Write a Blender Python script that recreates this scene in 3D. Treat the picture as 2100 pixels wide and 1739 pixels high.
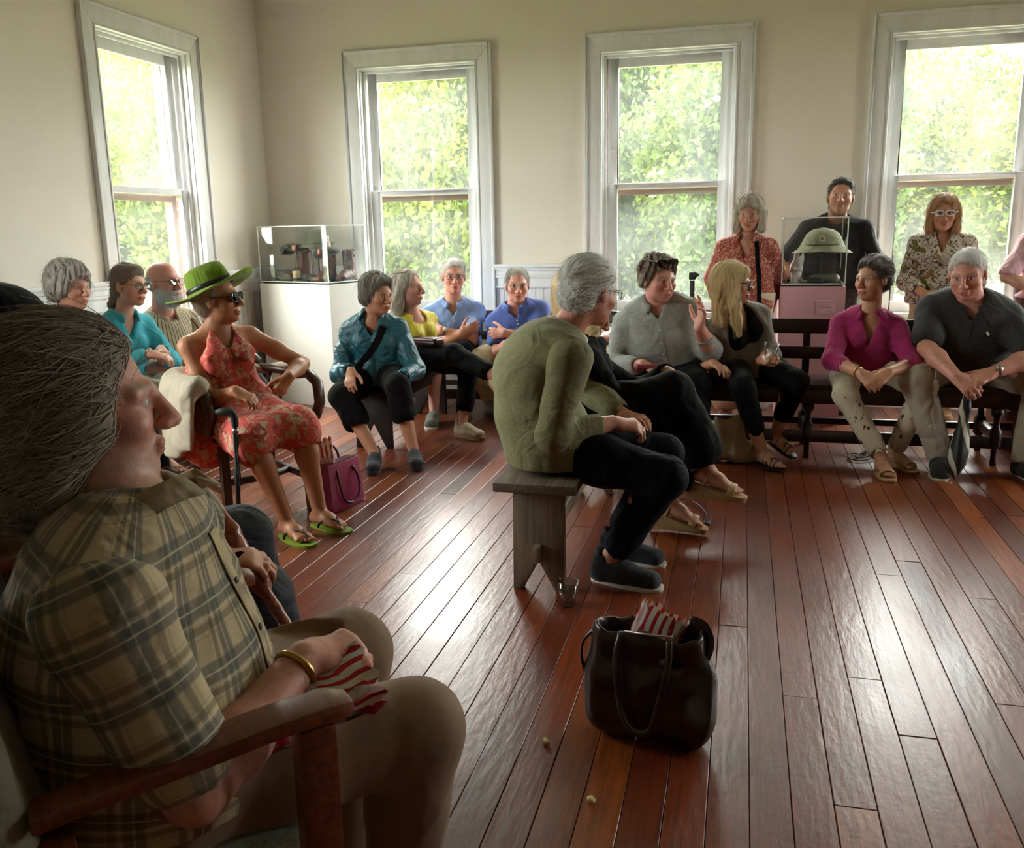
import bpy, bmesh, math, random
import numpy as np
from mathutils import Vector, Matrix

for _o in list(bpy.data.objects):
    bpy.data.objects.remove(_o, do_unlink=True)
SC = bpy.context.scene
COL = SC.collection

# ------------------------------------------------------------------ camera
CAM_H = 1.35
YAW, PITCH, ROLL = math.radians(-14.48), math.radians(12.37), math.radians(-1.086)
FOCAL_PX = 1830.0
_fwd = Vector((math.sin(YAW)*math.cos(PITCH), math.cos(YAW)*math.cos(PITCH), -math.sin(PITCH)))
_rt0 = Vector((math.cos(YAW), -math.sin(YAW), 0))
_up0 = _rt0.cross(_fwd)
_rt = math.cos(ROLL)*_rt0 + math.sin(ROLL)*_up0
_up = -math.sin(ROLL)*_rt0 + math.cos(ROLL)*_up0
cam_data = bpy.data.cameras.new('camera')
cam_data.sensor_width = 36.0
cam_data.sensor_fit = 'HORIZONTAL'
cam_data.lens = FOCAL_PX/2100*36.0
cam_data.clip_end = 300
cam = bpy.data.objects.new('camera', cam_data)
COL.objects.link(cam)
cam.matrix_world = Matrix((( _rt.x, _up.x, -_fwd.x, 0), (_rt.y, _up.y, -_fwd.y, 0), (_rt.z, _up.z, -_fwd.z, CAM_H), (0, 0, 0, 1)))
SC.camera = cam

def at(px, py, Y):
    """room point at depth Y (metres towards the window wall) seen at a photo pixel"""
    d = _rt*((px-1050)/FOCAL_PX) - _up*((py-869.5)/FOCAL_PX) + _fwd
    t = Y/d.y
    return np.array((d.x*t, Y, CAM_H + d.z*t))

def fl(px, py, z=0.0):
    """room point at height z seen at a photo pixel"""
    d = _rt*((px-1050)/FOCAL_PX) - _up*((py-869.5)/FOCAL_PX) + _fwd
    t = (z-CAM_H)/d.z
    return np.array((d.x*t, d.y*t, z))

# ------------------------------------------------------------------ exposure
SC.view_settings.view_transform = 'Standard'
SC.view_settings.look = 'None'
SC.view_settings.gamma = 1.0
SC.view_settings.use_curve_mapping = False
SC.view_settings.exposure = 1.9
SC.cycles.max_bounces = 6
SC.cycles.diffuse_bounces = 3
SC.cycles.glossy_bounces = 2
SC.cycles.transmission_bounces = 6
SC.cycles.transparent_max_bounces = 12
SC.cycles.caustics_reflective = False
SC.cycles.caustics_refractive = False
SC.cycles.sample_clamp_indirect = 6.0
SC.cycles.use_denoising = True
SC.cycles.use_adaptive_sampling = True
SC.cycles.adaptive_threshold = 0.06
SC.cycles.adaptive_min_samples = 16

# ------------------------------------------------------------------ overcast sky
SKY = 8.0
world = bpy.data.worlds.new('overcast_sky')
SC.world = world
world.use_nodes = True
_nt = world.node_tree
_bg = _nt.nodes['Background']
_bg.inputs['Color'].default_value = (1.0, 0.985, 0.97, 1)
_bg.inputs['Strength'].default_value = SKY
world.cycles.sampling_method = 'AUTOMATIC'

# windows, real and added for fill: (wall, centre along the wall)
ROOM_X0, ROOM_X1, ROOM_Y0, ROOM_Y1, ROOM_H = -3.89, 5.2, -3.2, 7.0, 3.75
WIN_BACK = [-2.53, -0.578, 1.43, 3.43]
WIN_LEFT = [5.50, 2.6]  # the second one is unseen, added to let in fill light
WIN_RIGHT_FILL = [5.2]  # unseen window, added to let in fill light
def portal(loc, rot, sx, sy):
    l = bpy.data.lights.new('window_portal', 'AREA')
    l.shape = 'RECTANGLE'; l.size = sx; l.size_y = sy
    l.cycles.is_portal = True
    o = bpy.data.objects.new('window_portal', l); COL.objects.link(o)
    o.location = loc; o.rotation_euler = rot
    o['kind'] = 'helper'
H2 = math.pi/2
for x in WIN_BACK:
    portal((x, ROOM_Y1+0.17, 1.64), (-H2, 0, 0), 0.92, 1.86)
for y in WIN_LEFT:
    portal((ROOM_X0-0.17, y, 1.64), (H2, 0, -H2), 0.92, 1.86)
for y in WIN_RIGHT_FILL:
    portal((ROOM_X1+0.17, y, 1.64), (H2, 0, H2), 0.92, 1.86)
# ------------------------------------------------------------------ helpers
rng = random.Random(7)
def A(*v): return np.array(v, dtype=float)
def nrm(v):
    v = np.asarray(v, float); return v/max(1e-9, np.linalg.norm(v))

def link(name, me, mat=None, parent=None):
    o = bpy.data.objects.new(name, me); COL.objects.link(o)
    if mat is not None and me is not None and hasattr(me, 'materials') and len(me.materials) == 0:
        for m in (mat if isinstance(mat, (list, tuple)) else [mat]): me.materials.append(m)
    if parent is not None: o.parent = parent
    return o

def empty(name, loc=(0, 0, 0), rz=0.0):
    o = bpy.data.objects.new(name, None); COL.objects.link(o)
    o.location = loc; o.rotation_euler = (0, 0, rz); o.empty_display_size = 0.05
    return o

def tag(o, label=None, cat=None, group=None, kind=None):
    if label: o['label'] = label
    if cat: o['category'] = cat
    if group: o['group'] = group
    if kind: o['kind'] = kind
    return o

def thing(name, label, cat, loc=(0, 0, 0), rz=0.0, group=None):
    return tag(empty(name, loc, rz), label, cat, group)

class MB:
    """collects simple shapes in one mesh"""
    def __init__(s): s.v = []; s.f = []; s.m = []
    def add(s, vs, fs, m=0):
        n = len(s.v); s.v += [tuple(map(float, v)) for v in vs]
        s.f += [tuple(i+n for i in f) for f in fs]; s.m += [m]*len(fs); return s
    def hexa(s, c8, m=0):
        return s.add(c8, [(0, 3, 2, 1), (4, 5, 6, 7), (0, 1, 5, 4), (1, 2, 6, 5), (2, 3, 7, 6), (3, 0, 4, 7)], m)
    def box(s, x0, x1, y0, y1, z0, z1, m=0):
        return s.hexa([(x0, y0, z0), (x1, y0, z0), (x1, y1, z0), (x0, y1, z0), (x0, y0, z1), (x1, y0, z1), (x1, y1, z1), (x0, y1, z1)], m)
    def beam(s, a, b, w, h, up=(0, 0, 1), m=0):
        a = np.asarray(a, float); b = np.asarray(b, float); d = nrm(b-a); up = np.asarray(up, float)
        sd = nrm(np.cross(d, up)); u = np.cross(sd, d); c = []
        for p in (a, b):
            for i, j in ((-1, -1), (1, -1), (1, 1), (-1, 1)): c.append(p+sd*i*w/2+u*j*h/2)
        return s.hexa([c[0], c[1], c[2], c[3], c[4], c[5], c[6], c[7]], m)
    def tube(s, pts, rad, n=8, closed=False, cap=True, m=0, flat=1.0, up=None):
        pts = [np.asarray(p, float) for p in pts]; k = len(pts)
        rad = list(rad) if isinstance(rad, (list, tuple, np.ndarray)) else [rad]*k
        if 4 <= k <= 12 and not closed:                    # round the path (Catmull-Rom)
            P_, R_ = [], []
            for i in range(k-1):
                p0, p1, p2, p3 = pts[max(i-1, 0)], pts[i], pts[i+1], pts[min(i+2, k-1)]
                for t in (0, .25, .5, .75):
                    P_.append(.5*((2*p1)+(p2-p0)*t+(2*p0-5*p1+4*p2-p3)*t*t+(3*p1-p0-3*p2+p3)*t**3)); R_.append(rad[i]+(rad[i+1]-rad[i])*t)
            pts = P_+[pts[-1]]; rad = R_+[rad[-1]]; k = len(pts)
        base = len(s.v); prev = None
        for i, p in enumerate(pts):
            if closed: d = pts[(i+1) % k]-pts[i-1]
            else: d = pts[min(i+1, k-1)]-pts[max(i-1, 0)]
            d = nrm(d)
            if prev is None:
                r = np.asarray(up, float) if up is not None else (A(0, 0, 1) if abs(d[2]) < .9 else A(1, 0, 0))
            else: r = prev
            u = nrm(r-d*np.dot(r, d)); w = np.cross(d, u); prev = u
            for j in range(n):
                a = 2*math.pi*j/n; q = p+(u*math.cos(a)*flat+w*math.sin(a))*rad[i]
                s.v.append(tuple(q))
        rng_i = k if closed else k-1
        for i in range(rng_i):
            for j in range(n):
                a = base+i*n+j; b = base+i*n+(j+1) % n; i2 = (i+1) % k
                s.f.append((a, b, base+i2*n+(j+1) % n, base+i2*n+j)); s.m.append(m)
        if cap and not closed:
            s.f.append(tuple(base+j for j in range(n))[::-1]); s.m.append(m)
            s.f.append(tuple(base+(k-1)*n+j for j in range(n))); s.m.append(m)
        return s
    def lathe(s, prof, c=(0, 0, 0), n=24, m=0, axis=None):
        """prof: (r, z) list; axis: 3x3 columns"""
        base = len(s.v); k = len(prof); c = np.asarray(c, float)
        for r, z in prof:
            for j in range(n):
                a = 2*math.pi*j/n; q = A(r*math.cos(a), r*math.sin(a), z)
                if axis is not None: q = axis@q
                s.v.append(tuple(c+q))
        for i in range(k-1):
            for j in range(n):
                s.f.append((base+i*n+j, base+i*n+(j+1) % n, base+(i+1)*n+(j+1) % n, base+(i+1)*n+j)); s.m.append(m)
        for i, rev in ((0, True), (k-1, False)):
            if prof[i][0] > 1e-6:
                t = tuple(base+i*n+j for j in range(n)); s.f.append(t[::-1] if rev else t); s.m.append(m)
        return s
    def prism(s, poly, o, ax, ay, az, depth, m=0):
        """2-D polygon in the plane (ax, ay) at o, pushed along az"""
        o, ax, ay, az = [np.asarray(q, float) for q in (o, ax, ay, az)]
        n = len(poly); a = [o+ax*p[0]+ay*p[1] for p in poly]; b = [p+az*depth for p in a]
        return s.add(a+b, [tuple(range(n))[::-1], tuple(range(n, 2*n))]+[(i, (i+1) % n, n+(i+1) % n, n+i) for i in range(n)], m)
    def mesh(s, name='mesh', smooth=False, bevel=0.0):
        me = bpy.data.meshes.new(name); me.from_pydata(s.v, [], s.f)
        for p, i in zip(me.polygons, s.m): p.material_index = i
        bm = bmesh.new(); bm.from_mesh(me)
        bmesh.ops.remove_doubles(bm, verts=bm.verts, dist=1e-6)
        bmesh.ops.recalc_face_normals(bm, faces=bm.faces)
        if bevel > 0:
            es = [e for e in bm.edges if len(e.link_faces) == 2 and e.calc_face_angle(0) > .5]
            bmesh.ops.bevel(bm, geom=es, offset=bevel, segments=2, profile=.6, affect='EDGES', clamp_overlap=True)
        bm.to_mesh(me); bm.free()
        if smooth or bevel > 0:
            me.polygons.foreach_set('use_smooth', [True]*len(me.polygons))
            if not smooth: me.set_sharp_from_angle(angle=math.radians(40))
        me.update(); return me
    def build(s, name, mat, parent=None, smooth=False, bevel=0.0):
        return link(name, s.mesh(name, smooth, bevel), mat, parent)

def arr_mesh(name, V, Fq, smooth=True):
    me = bpy.data.meshes.new(name)
    V = np.ascontiguousarray(V, np.float32); Fq = np.ascontiguousarray(Fq, np.int32); k = Fq.shape[1]
    me.vertices.add(len(V)); me.vertices.foreach_set('co', V.ravel())
    me.loops.add(Fq.size); me.loops.foreach_set('vertex_index', Fq.ravel())
    me.polygons.add(len(Fq)); me.polygons.foreach_set('loop_start', np.arange(0, Fq.size, k, dtype=np.int32))
    if smooth: me.polygons.foreach_set('use_smooth', np.ones(len(Fq), bool))
    me.update(calc_edges=True); me.validate(); return me

def copy_tree(o, parent=None):
    c = o.copy(); COL.objects.link(c); c.parent = parent
    for ch in list(o.children): copy_tree(ch, c)
    return c

# ------------------------------------------------------------------ materials
class NT:
    """short-hand for building node trees"""
    def __init__(s, name):
        s.m = bpy.data.materials.new(name); s.m.use_nodes = True; s.t = s.m.node_tree
        s.b = s.t.nodes['Principled BSDF']; s.out = s.t.nodes['Material Output']
    def n(s, typ, **kw):
        nd = s.t.nodes.new(typ)
        for k, v in kw.items():
            if k.startswith('i_'): nd.inputs[k[2:].replace('_', ' ')].default_value = v
            elif k.startswith('n_'): nd.inputs[int(k[2:])].default_value = v
            else: setattr(nd, k, v)
        return nd
    def l(s, a, b): s.t.links.new(a, b)
    def coords(s, kind='Object', scale=(1, 1, 1), rot=(0, 0, 0), loc=(0, 0, 0), attr=None):
        if attr:
            tc = s.n('ShaderNodeAttribute', attribute_name=attr); o = tc.outputs['Vector']
        elif kind == 'World':
            tc = s.n('ShaderNodeNewGeometry'); o = tc.outputs['Position']
        else:
            tc = s.n('ShaderNodeTexCoord'); o = tc.outputs[kind]
        mp = s.n('ShaderNodeMapping'); mp.inputs['Scale'].default_value = scale
        mp.inputs['Rotation'].default_value = rot; mp.inputs['Location'].default_value = loc
        s.l(o, mp.inputs['Vector']); return mp.outputs['Vector']
    def noise(s, vec, scale, detail=4, rough=.55, dist=0.0):
        nd = s.n('ShaderNodeTexNoise'); nd.inputs['Scale'].default_value = scale
        nd.inputs['Detail'].default_value = detail; nd.inputs['Roughness'].default_value = rough
        nd.inputs['Distortion'].default_value = dist
        s.l(vec, nd.inputs['Vector']); return nd.outputs['Fac']
    def ramp(s, fac, stops, interp='LINEAR'):
        nd = s.n('ShaderNodeValToRGB'); nd.color_ramp.interpolation = interp
        e = nd.color_ramp.elements
        while len(e) > len(stops): e.remove(e[-1])
        while len(e) < len(stops): e.new(.5)
        for i, (p, c) in enumerate(stops):
            e[i].position = p; e[i].color = tuple(c)+(1,) if len(c) == 3 else c
        s.l(fac, nd.inputs['Fac']); return nd.outputs['Color']
    def mix(s, fac, a, b, mode='MIX'):
        nd = s.n('ShaderNodeMix', data_type='RGBA', blend_type=mode)
        for sock, val in ((nd.inputs[0], fac), (nd.inputs[6], a), (nd.inputs[7], b)):
            if hasattr(val, 'is_linked') or hasattr(val, 'links'): s.l(val, sock)
            elif isinstance(val, (int, float)): sock.default_value = val
            else: sock.default_value = tuple(val)+(1,) if len(val) == 3 else val
        return nd.outputs[2]
    def math(s, op, a, b=0.0, clamp=False):
        nd = s.n('ShaderNodeMath', operation=op, use_clamp=clamp)
        for i, v in enumerate((a, b)):
            if isinstance(v, (int, float)): nd.inputs[i].default_value = v
            else: s.l(v, nd.inputs[i])
        return nd.outputs[0]
    def sep(s, vec):
        nd = s.n('ShaderNodeSeparateXYZ'); s.l(vec, nd.inputs[0]); return nd.outputs
    def bump(s, h, strength=.3, dist=.01, normal=None):
        nd = s.n('ShaderNodeBump'); nd.inputs['Strength'].default_value = strength; nd.inputs['Distance'].default_value = dist
        s.l(h, nd.inputs['Height'])
        if normal is not None: s.l(normal, nd.inputs['Normal'])
        return nd.outputs['Normal']
    def base(s, c): 
        if isinstance(c, (tuple, list)): s.b.inputs['Base Color'].default_value = tuple(c)+(1,)
        else: s.l(c, s.b.inputs['Base Color'])
    def set(s, **kw):
        for k, v in kw.items(): 
            sock = s.b.inputs[k.replace('_', ' ')]
            if isinstance(v, (int, float)): sock.default_value = v
            elif isinstance(v, tuple): sock.default_value = v
            else: s.l(v, sock)
        return s

def srgb(r, g, b):
    f = lambda c: (c/255/12.92 if c/255 <= .04045 else ((c/255+.055)/1.055)**2.4)
    return (f(r), f(g), f(b))

_MC = {}
def plain(name, col, rough=.6, var=.12, scale=30, bump=0.0, bscale=120, metallic=0.0, spec=None, coord='Object', stretch=(1, 1, 1)):
    """simple surface with a little mottling"""
    key = name
    if key in _MC: return _MC[key]
    t = NT(name); v = t.coords(coord, stretch)
    f = t.noise(v, scale, 3)
    c2 = tuple(max(0, c*(1-var)) for c in col); c1 = tuple(min(1, c*(1+var)) for c in col)
    t.base(t.ramp(f, [(.3, c2), (.7, c1)])); t.set(Roughness=rough, Metallic=metallic)
    if spec is not None: t.b.inputs['Specular IOR Level'].default_value = spec
    if bump: t.l(t.bump(t.noise(v, bscale, 3), bump, .004), t.b.inputs['Normal'])
    _MC[key] = t.m; return t.m

def fabric(name, col, rough=.85, var=.15, weave=900, bump=.25, sheen=.15, col2=None, mottle=14, wrinkle=.42):
    if name in _MC: return _MC[name]
    t = NT(name); v = t.coords('Object')
    f = t.noise(v, mottle, 4, .6); c2 = col2 or tuple(c*(1-var) for c in col); c1 = tuple(min(1, c*(1+var)) for c in col)
    t.base(t.ramp(f, [(.3, c2), (.7, c1)])); t.set(Roughness=rough, Sheen_Weight=sheen)
    n1 = t.noise(v, weave, 1); n2 = t.noise(v, 45, 3)
    h = t.math('ADD', t.math('MULTIPLY', n1, .25), n2)
    w_ = t.bump(t.noise(v, 6.0, 2, .5, 2.0), wrinkle, .045)          # broad wrinkles
    t.l(t.bump(h, bump, .006, w_), t.b.inputs['Normal'])
    if max(col) < .02: t.b.inputs['Specular IOR Level'].default_value = .12
    _MC[name] = t.m; return t.m
# ------------------------------------------------------------------ materials of the room
def wall_mat():
    t = NT('plaster_paint'); v = t.coords('World')
    f = t.noise(v, 1.3, 4); f2 = t.noise(v, 9, 3)
    c = t.ramp(f, [(.3, srgb(238, 230, 215)), (.7, srgb(243, 236, 224))])
    t.base(c); t.set(Roughness=.62)
    h = t.math('ADD', t.math('MULTIPLY', f2, .6), t.math('MULTIPLY', t.noise(v, 60, 3), .2))
    t.l(t.bump(h, .18, .02), t.b.inputs['Normal']); return t.m
def trim_mat():
    t = NT('white_trim_paint'); v = t.coords('World', (1, 1, .25))
    f = t.noise(v, 14, 5, .6)
    t.base(t.ramp(f, [(.25, srgb(228, 228, 226)), (.6, srgb(240, 241, 242))])); t.set(Roughness=.38)
    t.l(t.bump(t.noise(v, 40, 4), .12, .01), t.b.inputs['Normal']); return t.m
def floor_mat():
    t = NT('varnished_heart_pine'); v = t.coords('World')
    oi = t.n('ShaderNodeObjectInfo')
    off = t.n('ShaderNodeVectorMath', operation='MULTIPLY_ADD')
    comb = t.n('ShaderNodeCombineXYZ')
    t.l(oi.outputs['Random'], comb.inputs[0]); t.l(oi.outputs['Random'], comb.inputs[1])
    t.l(comb.outputs[0], off.inputs[0]); off.inputs[1].default_value = (37, 53, 0); t.l(v, off.inputs[2])
    def vec(sc):
        m = t.n('ShaderNodeMapping'); m.inputs['Scale'].default_value = sc; t.l(off.outputs[0], m.inputs['Vector']); return m.outputs[0]
    grain = t.noise(vec((30, 1.2, 30)), 3.0, 6, .6, .6)
    fine = t.noise(vec((160, 3, 160)), 2.0, 4, .6)
    tone = t.ramp(oi.outputs['Random'], [(0, srgb(100, 40, 18)), (.2, srgb(128, 54, 22)), (.45, srgb(150, 68, 27)), (.7, srgb(120, 46, 21)), (.88, srgb(184, 94, 36)), (1, srgb(104, 46, 23))])
    g = t.ramp(grain, [(.28, (.42, .36, .34)), (.55, (1, 1, 1)), (.8, (1.28, 1.15, 1.0))])
    c = t.mix(1.0, tone, g, 'MULTIPLY')
    c = t.mix(t.math('MULTIPLY', fine, .35), c, (.05, .02, .01))
    # worn patches where the varnish has gone and grey dirt sits
    wear = t.noise(t.coords('World', (1, .35, 1)), 1.6, 5, .62)
    wf = t.ramp(wear, [(.45, (0, 0, 0)), (.85, (1, 1, 1))])
    c = t.mix(t.math('MULTIPLY', wf, .32), c, srgb(112, 86, 70))
    spots = t.noise(t.coords('World', (1, .6, 1)), 120, 1, .5)
    sp = t.ramp(spots, [(.18, (1, 1, 1)), (.25, (0, 0, 0))])
    c = t.mix(t.math('MULTIPLY', sp, .55), c, (.02, .01, .008))
    t.base(c)
    r = t.ramp(t.noise(t.coords('World', (1, .5, 1)), 4, 2, .5), [(.25, (.285,)*3), (.75, (.38,)*3)])
    t.set(Roughness=r, Specular_IOR_Level=.72, Coat_Weight=.15, Coat_Roughness=.22)
    h = t.math('ADD', t.math('MULTIPLY', t.noise(vec((14, 3, 14)), 3, 4), .9), t.math('MULTIPLY', t.noise(v, 50, 2, .5), .25))
    t.l(t.bump(h, .28, .006), t.b.inputs['Normal'])
    t.l(t.bump(t.noise(v, 26, 4, .6), .12, .006), t.b.inputs['Coat Normal'])
    return t.m
def glass_mat(dust=.10, tint=(.97, 1, .98)):
    t = NT('old_window_glass'); v = t.coords('World')
    tr = t.n('ShaderNodeBsdfTransparent'); tr.inputs[0].default_value = tint+(1,)
    gl = t.n('ShaderNodeBsdfGlossy'); gl.inputs['Roughness'].default_value = .03
    tl = t.n('ShaderNodeBsdfTranslucent'); tl.inputs[0].default_value = (.9, .95, .92, 1)
    lw = t.n('ShaderNodeLayerWeight'); lw.inputs[0].default_value = .5
    fr = t.n('ShaderNodeMath', operation='MULTIPLY_ADD'); t.l(t.math('POWER', lw.outputs['Facing'], 4.0), fr.inputs[0]); fr.inputs[1].default_value = .35; fr.inputs[2].default_value = .02
    m1 = t.n('ShaderNodeMixShader'); m2 = t.n('ShaderNodeMixShader')
    d = t.ramp(t.noise(v, 2.2, 5, .6), [(.3, (dust*.4,)*3), (.75, (dust*1.6,)*3)])
    t.l(d, m1.inputs[0]); t.l(tr.outputs[0], m1.inputs[1]); t.l(tl.outputs[0], m1.inputs[2])
    t.l(fr.outputs[0], m2.inputs[0]); t.l(m1.outputs[0], m2.inputs[1]); t.l(gl.outputs[0], m2.inputs[2])
    t.l(m2.outputs[0], t.out.inputs['Surface']); return t.m
M_WALL, M_TRIM, M_FLOOR, M_GLASS = wall_mat(), trim_mat(), floor_mat(), glass_mat(.03)
M_CEIL = plain('ceiling_paint', srgb(226, 224, 216), .8, .03, 3)
M_STORM = plain('brown_storm_frame', srgb(92, 52, 46), .5, .15, 20)
def brick_mat():
    t = NT('red_brick'); v = t.coords('World', (1, 1, 1))
    s = t.sep(v); cb = t.n('ShaderNodeCombineXYZ'); t.l(t.math('ADD', s[0], s[1]), cb.inputs[0]); t.l(s[2], cb.inputs[1])
    b = t.n('ShaderNodeTexBrick'); t.l(cb.outputs[0], b.inputs['Vector'])
    b.inputs['Scale'].default_value = 1.0; b.inputs['Brick Width'].default_value = .21; b.inputs['Row Height'].default_value = .073; b.inputs['Mortar Size'].default_value = .008
    b.inputs['Color1'].default_value = srgb(160, 84, 62)+(1,); b.inputs['Color2'].default_value = srgb(130, 66, 52)+(1,); b.inputs['Mortar'].default_value = srgb(186, 172, 158)+(1,)
    t.base(b.outputs['Color']); t.set(Roughness=.85); return t.m
M_BRICK = brick_mat()

# ------------------------------------------------------------------ shell
WT = 0.30
OPW, OPZ0, OPZ1 = 1.0, 0.70, 2.615
def struct(o, label=None): o['kind'] = 'structure'; 
def wall_with_openings(name, axis, plane, lo, hi, centres, outward, label):
    """a wall along x (axis 0) or y (axis 1); brick skin outside"""
    mb = MB()
    def seg(u0, u1, z0, z1):
        for d0, d1, m in ((0, .16, 0), (.16, WT, 1)):
            p0, p1 = sorted((plane+outward*d0, plane+outward*d1))
            if axis == 0: mb.box(u0, u1, p0, p1, z0, z1, m)
            else: mb.box(p0, p1, u0, u1, z0, z1, m)
    u = lo
    for c in sorted(centres):
        a, b = c-OPW/2, c+OPW/2
        seg(u, a, 0, ROOM_H); seg(a, b, 0, OPZ0); seg(a, b, OPZ1, ROOM_H); u = b
    seg(u, hi, 0, ROOM_H)
    o = mb.build(name, [M_WALL, M_BRICK]); o['kind'] = 'structure'; o['label'] = label
    return o
wall_back = wall_with_openings('wall_back', 0, ROOM_Y1, ROOM_X0-WT, ROOM_X1+WT, WIN_BACK, 1, 'cream plaster wall pierced by tall sash windows')
wall_left = wall_with_openings('wall_left', 1, ROOM_X0, ROOM_Y0, ROOM_Y1, WIN_LEFT, -1, 'cream plaster side wall left of the room corner')
wall_right = wall_with_openings('wall_right', 1, ROOM_X1, ROOM_Y0, ROOM_Y1, WIN_RIGHT_FILL, 1, 'cream plaster side wall right of the room')
_w = MB().box(ROOM_X0-WT, ROOM_X1+WT, ROOM_Y0-WT, ROOM_Y0, 0, ROOM_H).build('wall_front', M_WALL); _w['kind'] = 'structure'
_c = MB().box(ROOM_X0-WT, ROOM_X1+WT, ROOM_Y0-WT, ROOM_Y1+WT, ROOM_H, ROOM_H+.2).build('ceiling', M_CEIL); _c['kind'] = 'structure'

# ------------------------------------------------------------------ floor: one board after another
M_SUB = plain('dark_gap', (.012, .008, .006), .9, .1)
floor = MB().box(ROOM_X0-WT, ROOM_X1+WT, ROOM_Y0-WT, ROOM_Y1+WT, -.2, -.022).build('floor', M_SUB)
floor['kind'] = 'structure'; floor['label'] = 'worn reddish-brown varnished board floor'
_pm = MB().box(-.5, .5, -.5, .5, -.02, 0).mesh('floor_board')
_bm = bmesh.new(); _bm.from_mesh(_pm)
PW = .0975
def board_mesh(L):
    mb = MB(); w = PW/2-.0011; L2 = L/2-.0009; c = .0013
    v = [(-w, -L2, -.02), (w, -L2, -.02), (w, L2, -.02), (-w, L2, -.02), (-w, -L2, -c), (w, -L2, -c), (w, L2, -c), (-w, L2, -c),
         (-w+c, -L2+c, 0), (w-c, -L2+c, 0), (w-c, L2-c, 0), (-w+c, L2-c, 0)]
    f = [(0, 1, 5, 4), (1, 2, 6, 5), (2, 3, 7, 6), (3, 0, 4, 7), (4, 5, 9, 8), (5, 6, 10, 9), (6, 7, 11, 10), (7, 4, 8, 11), (8, 9, 10, 11)]
    me = bpy.data.meshes.new('floor_board'); me.from_pydata(v, [], f); me.materials.append(M_FLOOR); me.update(); return me
_bl = {}
rb = random.Random(11)
x = -.0374-40*PW
nb = 0
while x < ROOM_X1:
    if x+PW/2 > ROOM_X0:
        y = ROOM_Y0+.6*rb.random() if (x > -4 and x < 3.2) else ROOM_Y0
        y = -1.2-rb.random()*2.0
        while y < ROOM_Y1-.02:
            L = rb.choice((2.2, 2.8, 3.2, 3.8, 4.4)) if x < 2.6 else 5.2
            if y+L > ROOM_Y1-.9: L = ROOM_Y1-.005-y
            k = round(L, 2)
            if k not in _bl: _bl[k] = board_mesh(k)
            o = link('floor_board', _bl[k], None, floor); nb += 1
            o.location = (x+PW/2, y+L/2, rb.uniform(-.0010, .0004)); o.rotation_euler = (rb.uniform(-.0002, .0002), rb.uniform(-.006, .006), 0)
            y += L
    x += PW

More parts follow.
